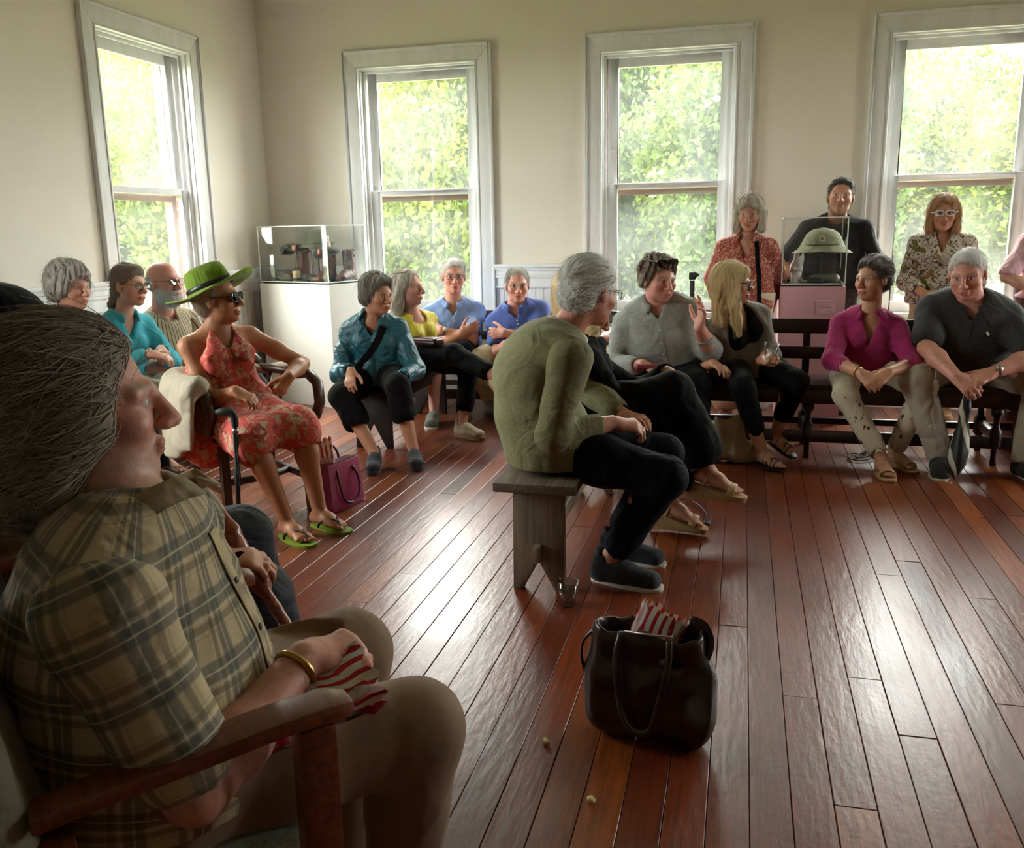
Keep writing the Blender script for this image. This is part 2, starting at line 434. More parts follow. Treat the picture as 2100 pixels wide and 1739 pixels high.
# ------------------------------------------------------------------ windows
def wmap(wall, c):
    if wall == 'back': return lambda u, d, z: (c+u, ROOM_Y1+d, z)
    if wall == 'left': return lambda u, d, z: (ROOM_X0-d, c+u, z)
    return lambda u, d, z: (ROOM_X1+d, c-u, z)
def wbox(mb, f, u0, u1, d0, d1, z0, z1, m=0):
    P = [f(u, d, z) for z in (z0, z1) for (u, d) in ((u0, d0), (u1, d0), (u1, d1), (u0, d1))]
    return mb.hexa(P, m)
def frame(mb, f, w, z0, z1, sw, top, bot, d0, d1):
    wbox(mb, f, -w/2, -w/2+sw, d0, d1, z0, z1); wbox(mb, f, w/2-sw, w/2, d0, d1, z0, z1)
    wbox(mb, f, -w/2+sw, w/2-sw, d0, d1, z1-top, z1); wbox(mb, f, -w/2+sw, w/2-sw, d0, d1, z0, z0+bot)
def make_window(n, wall, c, label, detail=True):
    f = wmap(wall, c); root = empty('window_%d' % n, f(0, 0, OPZ0)); root['kind'] = 'structure'; root['label'] = label
    inv = root.matrix_basis.inverted() if False else None
    off = np.array(f(0, 0, OPZ0))
    g = lambda u, d, z: tuple(np.array(f(u, d, z))-off)
    # casing: flat board with a raised back band, mitred
    for nm, (a, b, cc, d) in {'casing': ((-.5, -.595), None, None, None)}.items():
        pass
    def casing(poly):
        mb = MB(); n_ = len(poly)
        P = [g(u, 0, z) for u, z in poly]+[g(u, -.024, z) for u, z in poly]
        mb.add(P, [tuple(range(n_)), tuple(range(n_, 2*n_))]+[(i, (i+1) % n_, n_+(i+1) % n_, n_+i) for i in range(n_)])
        mb.build('casing', M_TRIM, root, bevel=.004)
    zt = OPZ1
    casing([(-.5, .70), (-.595, .70), (-.595, zt+.1), (-.5, zt)])
    casing([(.5, .70), (.595, .70), (.595, zt+.1), (.5, zt)])
    casing([(-.5, zt), (-.595, zt+.1), (.595, zt+.1), (.5, zt)])
    mb = MB()
    wbox(mb, g, -.615, -.592, -.038, 0, .70, zt+.12); wbox(mb, g, .592, .615, -.038, 0, .70, zt+.12); wbox(mb, g, -.592, .592, -.038, 0, zt+.097, zt+.12)
    mb.build('back_band', M_TRIM, root, bevel=.006)
    mb = MB()
    wbox(mb, g, -.5, -.488, -.03, .01, .70, zt); wbox(mb, g, .488, .5, -.03, .01, .70, zt); wbox(mb, g, -.488, .488, -.03, .01, zt-.012, zt)
    mb.build('inner_bead', M_TRIM, root, bevel=.003)
    mb = MB()   # jamb lining
    wbox(mb, g, -.5, -.478, .01, .17, .70, zt); wbox(mb, g, .478, .5, .01, .17, .70, zt); wbox(mb, g, -.478, .478, .01, .17, zt-.022, zt)
    mb.build('jamb', M_TRIM, root)
    mb = MB(); frame(mb, g, .956, .70, zt-.022, .022, .022, .0, .045, .062); mb.build('stop', M_TRIM, root, bevel=.004)
    for nm, z0, z1, d0, tp, bt in (('lower_sash', .70, 1.668, .066, .042, .075), ('upper_sash', 1.626, zt-.022, .106, .082, .042)):
        mb = MB(); frame(mb, g, .912, z0, z1, .078, tp, bt, d0, d0+.036)
        # glazing bead
        s = mb.build(nm, M_TRIM, root, bevel=.004)
        mb = MB(); wbox(mb, g, -.38, .38, d0+.016, d0+.020, z0+bt-.004, z1-tp+.004); p = mb.build('pane', M_GLASS, s)
        if nm == 'lower_sash':
            mb = MB(); wbox(mb, g, -.40, .40, d0-.006, d0, z1-.008, z1-.002); mb.build('rail_bead', M_TRIM, s)
    mb = MB(); frame(mb, g, .956, .70, zt-.022, .05, .05, .05, .185, .21); wbox(mb, g, -.43, .43, .185, .21, 1.585, 1.63); mb.build('storm_frame', M_STORM, root)
    mb = MB(); wbox(mb, g, -.66, .66, -.06, .066, .672, .70); mb.build('stool', M_TRIM, root, bevel=.006)
    mb = MB(); wbox(mb, g, -.60, .60, -.02, 0, .56, .672); mb.build('apron', M_TRIM, root, bevel=.004)
    mb = MB(); wbox(mb, g, -.5, .5, .17, .36, .66, .70); mb.build('outer_sill', M_STORM, root)
    return root
for i, c in enumerate(WIN_BACK): make_window(i+1, 'back', c, ['tall white sash window left of the blue polo men', 'tall white sash window behind the man in grey shirt', 'tall white sash window behind the woman with white glasses', 'white sash window at the far right of the window wall'][i])
for i, c in enumerate(WIN_LEFT): make_window(i+5, 'left', c, 'tall white sash window in the left side wall' if i == 0 else 'unseen white sash window added in the left side wall for fill light')
for i, c in enumerate(WIN_RIGHT_FILL): make_window(i+8, 'right', c, 'unseen white sash window added in the right side wall for fill light')

# ------------------------------------------------------------------ wainscot, chair rail, baseboard
def run(wall, u0, u1):
    f = wmap(wall, 0)
    mb = MB()
    for d0, z0, z1 in ((-.05, 1.045, 1.072), (-.038, 1.022, 1.045), (-.028, .985, 1.022), (-.034, .965, .985), (-.022, .90, .965), (-.03, .885, .90)):
        wbox(mb, f, u0, u1, d0, .0, z0, z1)
    return mb
def segs(wall):
    cs, lo, hi = {'back': (WIN_BACK, ROOM_X0, ROOM_X1), 'left': (WIN_LEFT, ROOM_Y0, ROOM_Y1)}[wall]
    out, u = [], lo
    for c in sorted(cs): out.append((u, c-.66 if False else c-.616)); u = c+.616
    out.append((u, hi)); return out
ti = 0
for wall in ('back', 'left'):
    for a, b in segs(wall):
        ti += 1
        o = run(wall, a, b).build('trim_%d' % ti, M_TRIM, None, bevel=.003); o['kind'] = 'structure'; o['label'] = 'white moulded chair rail'
        # bead-board panelling below the rail
        f = wmap(wall, 0); mb = MB(); u = a; bw = .065
        while u < b-.01:
            e = min(u+bw, b); wbox(mb, f, u+.003, e-.003, -.012, 0, .16, .885); wbox(mb, f, u-.003, u+.003, -.007, 0, .16, .885); u = e
        o2 = mb.build('beadboard', M_TRIM, wall_back if wall == 'back' else wall_left); o2['kind'] = 'stuff'
cs = {'back': (ROOM_X0, ROOM_X1), 'left': (ROOM_Y0, ROOM_Y1)}
for wall in cs:
    f = wmap(wall, 0); mb = MB(); wbox(mb, f, cs[wall][0], cs[wall][1], -.03, 0, 0, .14); wbox(mb, f, cs[wall][0], cs[wall][1], -.022, 0, .14, .165)
    o = mb.build('baseboard_%s' % wall, M_TRIM, None, bevel=.004); o['kind'] = 'structure'

# ------------------------------------------------------------------ outside
M_GRASS = plain('lawn', srgb(104, 112, 74), .9, .25, 3, coord='World')
_g = MB().box(-60, 60, -40, 80, -1.3, -1.2).build('ground', M_GRASS); _g['kind'] = 'structure'; _g['label'] = 'sunless green lawn outside the windows'
def leaf_mat(name, c1, c2, c3):
    t = NT(name); oi = t.n('ShaderNodeObjectInfo'); v = t.coords('World')
    f = t.noise(v, .8, 4, .6)
    t.base(t.ramp(f, [(.3, c1), (.5, c2), (.72, c3)])); t.set(Roughness=.55)
    tl = t.n('ShaderNodeBsdfTranslucent'); t.l(t.ramp(f, [(.3, c2), (.7, c3)]), tl.inputs[0])
    ms = t.n('ShaderNodeMixShader'); ms.inputs[0].default_value = .45
    t.l(t.b.outputs[0], ms.inputs[1]); t.l(tl.outputs[0], ms.inputs[2]); t.l(ms.outputs[0], t.out.inputs['Surface']); return t.m
M_LEAF = [leaf_mat('leaf_spring', srgb(50, 76, 16), srgb(86, 102, 20), srgb(116, 118, 26)), leaf_mat('leaf_mid', srgb(48, 74, 24), srgb(74, 94, 32), srgb(98, 108, 38))]
M_BARK = plain('bark', srgb(88, 74, 62), .9, .3, 12, .5, 30)
def tree_mesh(seed, n, mat_i):
    r = np.random.default_rng(seed)
    # crown: leaf blades clustered on sub-branches, down to the ground like a hedgerow tree
    nb_ = 150
    d = r.normal(size=(nb_, 3)); d /= np.linalg.norm(d, axis=1)[:, None]; rad = r.uniform(.3, 1, nb_)**.6
    cl = d*rad[:, None]*np.array((2.5, 2.3, 2.9))+np.array((0, 0, 2.3))
    ci = r.integers(0, nb_, n); p = cl[ci]+np.clip(r.normal(size=(n, 3)), -1.6, 1.6)*np.array((.42, .42, .34))
    p[:, 2] = np.abs(p[:, 2]+1.2)-1.2
    a = r.normal(size=(n, 3)); a[:, 2] -= .3; a /= np.linalg.norm(a, axis=1)[:, None]
    b = np.cross(a, r.normal(size=(n, 3))); b /= np.linalg.norm(b, axis=1)[:, None]
    L = r.uniform(.05, .115, n)[:, None]; W = L*.5
    V = np.stack([p-a*L, p+b*W, p+a*L, p-b*W], 1).reshape(-1, 3); F_ = np.arange(4*n).reshape(-1, 4)
    me = arr_mesh('crown', V, F_, False); me.materials.append(M_LEAF[mat_i])
    mb = MB(); mb.tube([(0, 0, -1.2), (.1, .05, .5), (0, .1, 2), (.1, 0, 4.2)], [.2, .15, .1, .04], 8)
    for k in range(11):
        t = cl[r.integers(0, nb_)]; z0 = r.uniform(.3, 2.5); mb.tube([(0, 0, z0), (t[0]*.4, t[1]*.4, z0+(t[2]-z0)*.5), tuple(t)], [.06, .04, .015], 6)
    return me, mb.mesh('trunk', True)
TREES = [tree_mesh(1, 56000, 0), tree_mesh(2, 52000, 1), tree_mesh(3, 56000, 0)]
for m in TREES: m[1].materials.append(M_BARK)
def plant_tree(k, x, y, s, rz, label, group):
    t = thing('leafy_tree', label, 'tree', (x, y, 0), rz, group); t.scale = (1, 1, s)
    link('crown', TREES[k][0], None, t); link('trunk', TREES[k][1], None, t)
rt = random.Random(5)
for row in range(3):
    for i in range(6):
        y = 20+row*6.3; x = -25+i*6.4+(row % 2)*3.2
        lim = 1.35+y*(.27 if x < .06*y else .175)          # how high the tops stand over the lawn
        plant_tree((i+row) % 3, x, y, lim/5.6*rt.uniform(.95, 1.02), rt.choice((0, 3.14)), 'leafy spring-green tree in the hedgerow beyond the window wall', 'trees beyond the window wall')
for row in range(2):
    for i in range(4):
        y = 4+i*6.4+row*3.2; x = -20-row*6.3
        if y < 16: plant_tree((i+1) % 3, x, y, 1.25, 1.57, 'leafy spring-green tree beyond the left side wall', 'trees beyond the left wall')
# ------------------------------------------------------------------ implicit surfaces for bodies, clothes and soft goods
class Field:
    """smooth union / subtraction of rounded shapes, meshed with surface nets"""
    def __init__(s): s.ops = []
    # elliptical cone a->b: half widths (wa, wb) along `side`, (da, db) across
    def ec(s, a, b, wa, wb=None, da=None, db=None, side=None, k=.02, op='u'):
        a = np.asarray(a, float); b = np.asarray(b, float)
        wb = wa if wb is None else wb; da = wa if da is None else da; db = wb if db is None else db
        ax = b-a; L = np.linalg.norm(ax); ax = ax/L if L > 1e-6 else A(0, 0, 1); L = max(L, 1e-6)
        if side is None: side = A(1, 0, 0) if abs(ax[0]) < .8 else A(0, 1, 0)
        side = nrm(np.asarray(side, float)-ax*np.dot(side, ax)); fr = np.cross(ax, side)
        rm = max(wa, wb, da, db); iso = abs(wa-da) < 1e-6 and abs(wb-db) < 1e-6
        a32, ax32, sd32, fr32 = [v_.astype(np.float32) for v_ in (a, ax, side, fr)]; wa, wb, da, db, L = [np.float32(v_) for v_ in (wa, wb, da, db, L)]
        def f(p):
            q = p-a32; h = q@ax32; t = np.clip(h/L, 0, 1)
            if iso:
                return np.sqrt(np.maximum(np.einsum('...i,...i', q, q)-h*h+(h-t*L)**2, 0))-(wa+(wb-wa)*t)
            w = wa+(wb-wa)*t; d = da+(db-da)*t; c = np.minimum(w, d); z = h-t*L
            x = q@sd32; y = q@fr32
            k0 = np.sqrt((x/w)**2+(y/d)**2+(z/c)**2)+1e-9
            k1 = np.sqrt((x/w**2)**2+(y/d**2)**2+(z/c**2)**2)+1e-9
            return k0*(k0-1)/k1
        s.ops.append((op, f, k, (a+b)/2, L/2+rm)); return s
    def ell(s, c, r, ax=None, k=.02, op='u'):
        c = np.asarray(c, float); r = np.asarray(r, float); M = (np.eye(3) if ax is None else np.asarray(ax, float)).astype(np.float32); c32 = c.astype(np.float32); r32 = r.astype(np.float32)
        def f(p):
            q = (p-c32)@M
            q = q/r32; k0 = np.sqrt(np.einsum('...i,...i', q, q))+np.float32(1e-9); q = q/r32; k1 = np.sqrt(np.einsum('...i,...i', q, q))+np.float32(1e-9)
            return k0*(k0-1)/k1
        s.ops.append((op, f, k, c, r.max())); return s
    def box(s, c, h, ax=None, rd=.01, k=.01, op='u'):
        c = np.asarray(c, float); h = np.asarray(h, float)-rd; M = np.eye(3) if ax is None else np.asarray(ax, float)
        def f(p):
            q = np.abs((p-c)@M)-h
            return np.sqrt((np.maximum(q, 0)**2).sum(-1))+np.minimum(q.max(-1), 0)-rd
        s.ops.append((op, f, k, c, np.linalg.norm(h+rd))); return s
    def chain(s, pts, rads, k=.02, op='u'):
        for i in range(len(pts)-1): s.ec(pts[i], pts[i+1], rads[i], rads[i+1], k=k, op=op)
        return s
    def plane(s, pt, n, k=.004):
        """keep the side the normal points away from"""
        pt = np.asarray(pt, float); n = nrm(n); s.ops.append(('i', lambda p: (p-pt)@n, k, pt, 1e3)); return s
    def func(s, f): s.ops.append(('d', f, 0, A(0, 0, 0), 1e3)); return s
    def _eval(s, C, P, brad):
        D = np.full(P.shape[:-1], 1.0, np.float32)
        for op, f, k, c, r in s.ops:
            if op in 'us':
                e = C-c.astype(np.float32); m = np.flatnonzero(np.einsum('ij,ij->i', e, e) < (r+brad+max(k, .012)*1.5)**2)
                if not len(m): continue
                d = f(P[m]); a = D[m]
                if op == 'u': 
                    h = np.maximum(k-np.abs(a-d), 0)/k; D[m] = np.minimum(a, d)-h*h*k*.25
                else:
                    d = -d; h = np.maximum(k-np.abs(a-d), 0)/k; D[m] = np.maximum(a, d)+h*h*k*.25
            elif op == 'i':
                d = f(P); h = np.maximum(k-np.abs(D-d), 0)/k; D = np.maximum(D, d)+h*h*k*.25
            else:
                m = np.abs(D) < .05
                if m.any(): D[m] += f(P[m])
        return D
    def solve(s, h, fine=()):
        """h: cell size; fine: (centre, radius, cell size) of regions that need more detail"""
        us = [o for o in s.ops if o[0] == 'u']
        lo = np.min([o[3]-o[4] for o in us], 0)-3*h; hi = np.max([o[3]+o[4] for o in us], 0)+3*h
        V, Q = s._grid(h, lo, hi)
        for c, r, hf in fine:
            ins = (np.abs(V-c) < r-.012).all(1); Q = Q[~ins[Q].all(1)]
        for c, r, hf in fine:
            v, q = s._grid(hf, np.asarray(c)-r-2*hf, np.asarray(c)+r+2*hf); Q = np.concatenate([Q, q+len(V)]); V = np.concatenate([V, v])
        if fine:
            used = np.unique(Q); m = np.full(len(V), -1, np.int32); m[used] = np.arange(len(used)); V = V[used]; Q = m[Q]
        return V, Q
    def _grid(s, h, lo, hi):
        us = [o for o in s.ops if o[0] == 'u']
        B = 3; g = [np.arange(lo[k], hi[k]+4*h, h) for k in range(3)]; g = [v[:len(v)//B*B] for v in g]
        n = np.array([len(v)//B for v in g]); gc = [v[1::B] for v in g]; gs = [v[1::B]-v[0::B] for v in g]
        near = np.zeros(n, bool)            # only coarse cells near some shape are looked at
        for o in us:
            q = [(max(0, np.searchsorted(gc[k], o[3][k]-o[4]-.03)), np.searchsorted(gc[k], o[3][k]+o[4]+.03)+1) for k in range(3)]
            near[q[0][0]:q[0][1], q[1][0]:q[1][1], q[2][0]:q[2][1]] = True
        ci = np.flatnonzero(near); ii = np.unravel_index(ci, n)
        Cn = np.stack([gc[k][ii[k]] for k in range(3)], -1).astype(np.float32)
        St = np.stack([gs[k][ii[k]] for k in range(3)], -1)
        Dc = s._eval(Cn, Cn[:, None, :], 0)[:, 0]
        coarse = np.ones(int(np.prod(n)), np.float32); coarse[ci] = Dc
        rad = np.sqrt((St**2).sum(-1)); ok = np.abs(Dc) < rad*2.1+.003; act = ci[ok]; Ca = Cn[ok]
        o3 = np.stack(np.meshgrid(*[np.array([-1, 0, 1])]*3, indexing='ij'), -1).reshape(-1, 3)
        P = Ca[:, None, :]+(o3[None]*St[ok][:, None, :]).astype(np.float32)
        D = s._eval(Ca, P, float(rad[ok].max()))
        vol = np.repeat(np.repeat(np.repeat(coarse.reshape(n), B, 0), B, 1), B, 2)
        idx = (np.stack(np.unravel_index(act, n), -1)*B+1)[:, None, :]+o3[None]
        vol[idx[..., 0], idx[..., 1], idx[..., 2]] = D
        return surface_nets(vol, g, idx.reshape(-1, 3))
    def mesh(s, name, h, fine=()):
        V, Q = s.solve(h, fine); me = arr_mesh(name, V, Q); return me, V

def surface_nets(vol, g, pts):
    """pts: the grid points near the surface, each the lower corner of a cell"""
    sh = np.array(vol.shape); pts = pts[((pts >= 1) & (pts < sh-2)).all(1)]
    st = (int(sh[1]*sh[2]), int(sh[2]), 1); fl_ = vol.ravel(); base = pts[:, 0]*st[0]+pts[:, 1]*st[1]+pts[:, 2]
    cor = [(x, y, z) for x in (0, 1) for y in (0, 1) for z in (0, 1)]; off = {q: q[0]*st[0]+q[1]*st[1]+q[2] for q in cor}
    neg = fl_ < 0; cnt8 = np.zeros(len(base), np.int8)
    for q in cor: cnt8 += neg[base+off[q]]
    m = (cnt8 > 0) & (cnt8 < 8); base = base[m]; pts = pts[m]; N = len(base)
    ids = np.full(fl_.shape, -1, np.int32); ids[base] = np.arange(N)
    val = {q: fl_[base+off[q]] for q in cor}
    acc = np.zeros((N, 3)); cnt = np.zeros(N); quads = []
    for a in cor:
        for ax in range(3):
            if a[ax]: continue
            b = list(a); b[ax] = 1; b = tuple(b); va, vb = val[a], val[b]; m = (va < 0) != (vb < 0)
            t = va[m]/(va[m]-vb[m])
            for k in range(3): acc[m, k] += a[k]+(t if k == ax else 0)
            cnt[m] += 1
    fr = acc/cnt[:, None]; V = np.stack([g[k][pts[:, k]]+fr[:, k]*(g[k][pts[:, k]+1]-g[k][pts[:, k]]) for k in range(3)], -1)
    for ax in range(3):
        o1, o2 = st[(ax+1) % 3], st[(ax+2) % 3]; e = [0, 0, 0]; e[ax] = 1
        a, b = val[(0, 0, 0)] < 0, val[tuple(e)] < 0
        for flip, m in ((False, a & ~b), (True, b & ~a)):
            q0 = base[m]
            q = np.stack([ids[q0-o1-o2], ids[q0-o2], ids[q0], ids[q0-o1]], -1)
            quads.append(q[:, ::-1] if flip else q)
    Q = np.concatenate(quads); Q = Q[(Q >= 0).all(1)]
    return V, Q

def folds(seed, amp=.004, freq=26., axis=None):
    """cloth creases: warped waves with narrow ridges, mostly across `axis`"""
    r = np.random.default_rng(seed); K = []
    for i in range(4):
        d = r.normal(size=3)
        if axis is not None: d = d+np.asarray(axis)*1.2
        d = d/np.linalg.norm(d); w = r.normal(size=3); w /= np.linalg.norm(w)
        K.append(((d*freq*r.uniform(.6, 1.3)).astype(np.float32), (w*freq*.5).astype(np.float32), r.uniform(0, 6.28), r.uniform(1.0, 2.2)))
    def f(p):
        v = 0
        for d, w, ph, wa in K: v = v+(1-np.abs(np.sin(p@d*.5+ph+wa*.5*np.sin(p@w+ph*2))))**2
        g = np.sin(p@(K[0][1]*.7)+K[1][2])*np.sin(p@(K[2][1]*.8)+1)
        return amp*(1.2-v)*(.75+.6*g)
    return f
# ------------------------------------------------------------------ people
def azv(a): a = math.radians(a); return A(math.cos(a), math.sin(a), 0)
def ik(a, t, l1, l2, pole):
    d = t-a; D = np.linalg.norm(d); u = d/max(D, 1e-6); D = min(D, (l1+l2)*.998)
    x = (l1*l1-l2*l2+D*D)/(2*D); y = math.sqrt(max(l1*l1-x*x, 0))
    p = np.asarray(pole, float); p = nrm(p-u*np.dot(p, u))
    return a+u*x+p*y, a+u*D

SKIN_T = {'fair': srgb(222, 172, 150), 'pink': srgb(216, 156, 138), 'tan': srgb(196, 142, 112), 'deep': srgb(150, 98, 72)}
def skin_mat():
    t = NT('skin'); at_ = t.n('ShaderNodeAttribute', attribute_name='Col'); v = t.coords('Object')
    f = t.noise(v, 70, 4, .6)
    c = t.mix(1.0, at_.outputs['Color'], t.ramp(f, [(.3, (.86, .82, .80)), (.7, (1.08, 1.05, 1.04))]), 'MULTIPLY')
    t.base(c); t.set(Roughness=.48)
    t.l(t.bump(t.noise(v, 300, 3), .18, .002), t.b.inputs['Normal']); return t.m
M_SKIN = skin_mat()
_HM = {}
def hair_mat(name, c1, c2, scale=240):
    if name in _HM: return _HM[name]
    t = NT(name); v = t.coords(attr='hair')
    m = t.n('ShaderNodeMapping'); m.inputs['Scale'].default_value = (scale, 6, 6); t.l(v, m.inputs['Vector'])
    f = t.noise(m.outputs[0], 1.0, 3, .6); g = t.noise(t.coords('Object'), 14, 3)
    c = t.mix(t.math('MULTIPLY', g, .5), t.ramp(f, [(.3, c1), (.68, c2)]), c2)
    t.base(c); t.set(Roughness=.5, Sheen_Weight=.25, Anisotropic=.4)
    t.l(t.bump(f, .55, .006), t.b.inputs['Normal']); _HM[name] = t.m; return t.m
HAIR = {
    'white': hair_mat('white_hair', srgb(204, 200, 192), srgb(244, 242, 236)),
    'grey': hair_mat('grey_hair', srgb(118, 112, 104), srgb(196, 190, 180)),
    'darkgrey': hair_mat('dark_grey_hair', srgb(70, 62, 54), srgb(148, 138, 126)),
    'silver': hair_mat('silver_hair', srgb(146, 142, 136), srgb(226, 222, 214)),
    'greybrown': hair_mat('greying_brown_hair', srgb(112, 100, 84), srgb(192, 180, 158)),
    'brown': hair_mat('grey_brown_hair', srgb(74, 58, 44), srgb(150, 130, 106)),
    'blond': hair_mat('blond_hair', srgb(176, 140, 84), srgb(238, 214, 160)),
    'ashblond': hair_mat('ash_blond_hair', srgb(150, 134, 112), srgb(222, 212, 192)),
    'copper': hair_mat('copper_hair', srgb(140, 88, 54), srgb(214, 164, 112)),
    'black': hair_mat('black_hair', srgb(18, 14, 12), srgb(52, 42, 36)),
    'dark': hair_mat('dark_brown_hair', srgb(34, 26, 22), srgb(92, 78, 66)),
}

def _bvh(me):
    from mathutils.bvhtree import BVHTree
    return BVHTree.FromPolygons([v.co.copy() for v in me.vertices], [tuple(p.vertices) for p in me.polygons])
class Person:
    def __init__(s, label, cat='person', H=1.70, fem=False, hip=None, neck=None, az=-90, paz=None, look=(-90, 0, 0), headc=None,
                 arms=None, hands=None, legs=None, build=1.0, belly=0.0, bust=None, slouch=.03, skin='fair', brow=(.25, .2, .17), voxel=.005, shrug=0.0,
                 lip=None, eye=(.10, .07, .05), shoulder=None, jaw=1.0, face_w=1.0, nose=1.0, group=None):
        s.k = k = H/1.72; s.fem = fem; s.h = voxel*1.14; s.w = build; s.belly = belly
        s.hip = np.asarray(hip, float); s.neck = np.asarray(neck, float); s.az = az; s.paz = az if paz is None else paz
        s.root = thing('person', label, cat, (s.hip[0], s.hip[1], 0), 0, group); s.off = A(s.hip[0], s.hip[1], 0)
        s.up = nrm(s.neck-s.hip); f0 = azv(az); s.f = nrm(f0-s.up*np.dot(f0, s.up)); s.l = np.cross(s.up, s.f)
        pf = azv(s.paz); s.pl = np.cross(A(0, 0, 1), pf); s.pf = pf
        s.slouch = slouch; s.Lsp = np.linalg.norm(s.neck-s.hip)
        s.bust = (.030 if fem else 0.0) if bust is None else bust
        sw = (.155 if fem else .178)*k*(.85+.15*build) if shoulder is None else shoulder
        s.sw = sw
        s.sh = {'L': s.neck+s.l*sw-s.up*(.066-shrug)*k, 'R': s.neck-s.l*sw-s.up*(.066-shrug)*k}
        s.hj = {'L': s.hip+s.pl*.088*k, 'R': s.hip-s.pl*.088*k}
        # head frame
        ha, hp, hr = look; hf = azv(ha)*math.cos(math.radians(hp))-A(0, 0, 1)*math.sin(math.radians(hp))
        hl = np.cross(A(0, 0, 1), azv(ha)); hu = np.cross(hf, hl); c_, s_ = math.cos(math.radians(hr)), math.sin(math.radians(hr))
        hl, hu = hl*c_+hu*s_, hu*c_-hl*s_
        s.HM = np.stack([hl, hf, hu], 1); s.hs = (1.0 if fem else 1.055)*k**.5
        s.hc = np.asarray(headc, float) if headc is not None else s.neck+s.up*.05*k+hu*.115*k+hf*.025
        s.arm = {}; s.leg = {}; s.handp = hands or {}
        ua, fa = .285*k, .25*k
        for sd in 'LR':
            if arms and sd in arms:
                t, pole = arms[sd]; e, w = ik(s.sh[sd], np.asarray(t, float), ua, fa, pole); s.arm[sd] = (s.sh[sd], e, w)
        th, sn = .425*k, .405*k
        for sd in 'LR':
            if legs and sd in legs:
                t, pole, fz = legs[sd][:3]; kn, an = ik(s.hj[sd], np.asarray(t, float), th, sn, pole)
                s.leg[sd] = (s.hj[sd], kn, an, fz, legs[sd][3] if len(legs[sd]) > 3 else 0)
        s.tone = A(*SKIN_T[skin]) if isinstance(skin, str) else A(*skin); s.browc = A(*brow); s.eyec = A(*eye); s.lipc = A(*(lip or (s.tone*A(.86, .58, .56)))); s.jaw = jaw; s.fw = face_w; s.nose = nose
        s.core = True; s.extra = []; s.bare_feet = set(); s.beard = None
    def loc(s, q): return s.hc+s.HM@(A(*q)*s.hs)          # head-local (left, front, up) -> room
    def spine(s, t):
        return s.hip+(s.neck-s.hip)*t-s.f*(s.slouch*math.sin(math.pi*max(0, min(1, t))))*s.k
    def stations(s, e=0.0):
        k, w = s.k, s.w; b = s.belly
        if s.fem: S = [(.0, .158, .094), (.12, .168, .120), (.36, .128, .100), (.62, .140, .108), (.83, .140, .088), (.97, .075, .055)]
        else: S = [(.0, .152, .096), (.12, .158, .118), (.36, .145, .110), (.62, .162, .120), (.83, .165, .102), (.97, .080, .060)]
        out = []
        for i, (t, a, d) in enumerate(S):
            bb = b*(.35, .8, 1.0, .45, .1, 0)[i]
            out.append((s.spine(t)+s.f*bb*.55, a*k*w+e+bb*.55, d*k*(.5+.5*w)+e+bb*.5))
        return out
    def torso(s, F, e=0.0, k=.03, lo=0):
        st = s.stations(e); i0 = lo
        for i in range(i0, len(st)-1):
            c0, a0, d0 = st[i]; c1, a1, d1 = st[i+1]
            sd = s.pl if i == 0 else s.l
            F.ec(c0, c1, a0, a1, d0, d1, side=sd, k=k)
        for sd in 'LR': F.ec(s.spine(.93), s.sh[sd], .058*s.k+e*.8, (.046 if s.fem else .054)*s.k*(.7+.3*s.w)+e*.7, k=.04)
        if s.bust:
            for g in (-1, 1): F.ell(s.spine(.64)+s.f*(.095*s.k*(.5+.5*s.w)+s.belly*.2)+s.l*g*.062*s.k, A(.062, .062, .062)*s.k+e*.7, k=.035)
    def arm_rad(s): return ((.044, .038, .036, .026) if s.fem else (.052, .044, .042, .030))
    def skin_field(s):
        F = Field(); k = s.k
        if s.core: s.torso(F, -.012, lo=3); F.chain([s.spine(.62), s.spine(.3), s.hip], [.07, .05, .05], .05)       # slim core under the clothes
        else: s.torso(F, -.012)
        # neck
        nb = s.spine(.97)+s.f*.005; top = s.loc((0, -.022, -.045)); r = .050 if s.fem else .060
        F.ec(nb, top, r*k*1.08, r*k*.95, r*k*1.0, r*k*.98, side=s.l, k=.03)
        # head
        H = s.hs; M = s.HM
        def e(c, r_, kk=.02, op='u'): F.ell(s.loc(c), A(*r_)*H, M, kk, op)
        def cn(a, b, ra, rb, kk=.012, op='u'): F.ec(s.loc(a), s.loc(b), ra*H, rb*H, k=kk, op=op)
        w = s.fw
        e((0, -.018, .030), (.076*w, .096, .086), .02)
        e((0, .022, -.030), (.064*w, .066, .082), .03)
        e((0, .030, -.074), (.052*w*s.jaw, .050, .036), .025)
        e((0, .066, -.098), (.024*s.jaw, .020, .018), .02)
        for g in (-1, 1):
            e((g*.040*w, .056, -.028), (.026, .026, .024), .02)
            cn((g*.012, .083, .020), (g*.048*w, .064, .016), .010, .010, .014)
            e((g*.031, .098, .000), (.016, .016, .012), .010, 's')
            e((g*.031, .0715, .001), (.0145, .0135, .0125), .003)
            e((g*.0785*w, -.006, -.010), (.008, .019, .031), .006)
            e((g*.013, .101, -.037), (.011*s.nose, .012, .009), .008)
        cn((0, .088, .014), (0, .114, -.033), .0085, .0125*s.nose, .012)
        e((0, .089, -.064), (.025, .011, .0075), .008); e((0, .087, -.076), (.021, .011, .008), .008)
        e((0, .104, -.0705), (.024, .010, .0022), .003, 's')
        # arms and hands
        ar = s.arm_rad()
        for sd, (a, b, c) in s.arm.items():
            q = .7+.3*s.w
            F.chain([a, a+(b-a)*.5, b], [ar[0]*k*q, ar[1]*1.05*k*q, ar[1]*.92*k*q], .03)
            F.chain([b, b+(c-b)*.35, c], [ar[1]*.9*k*q, ar[2]*1.05*k*q, ar[3]*k], .025)
            if sd in s.handp: s.hand(F, sd, c)
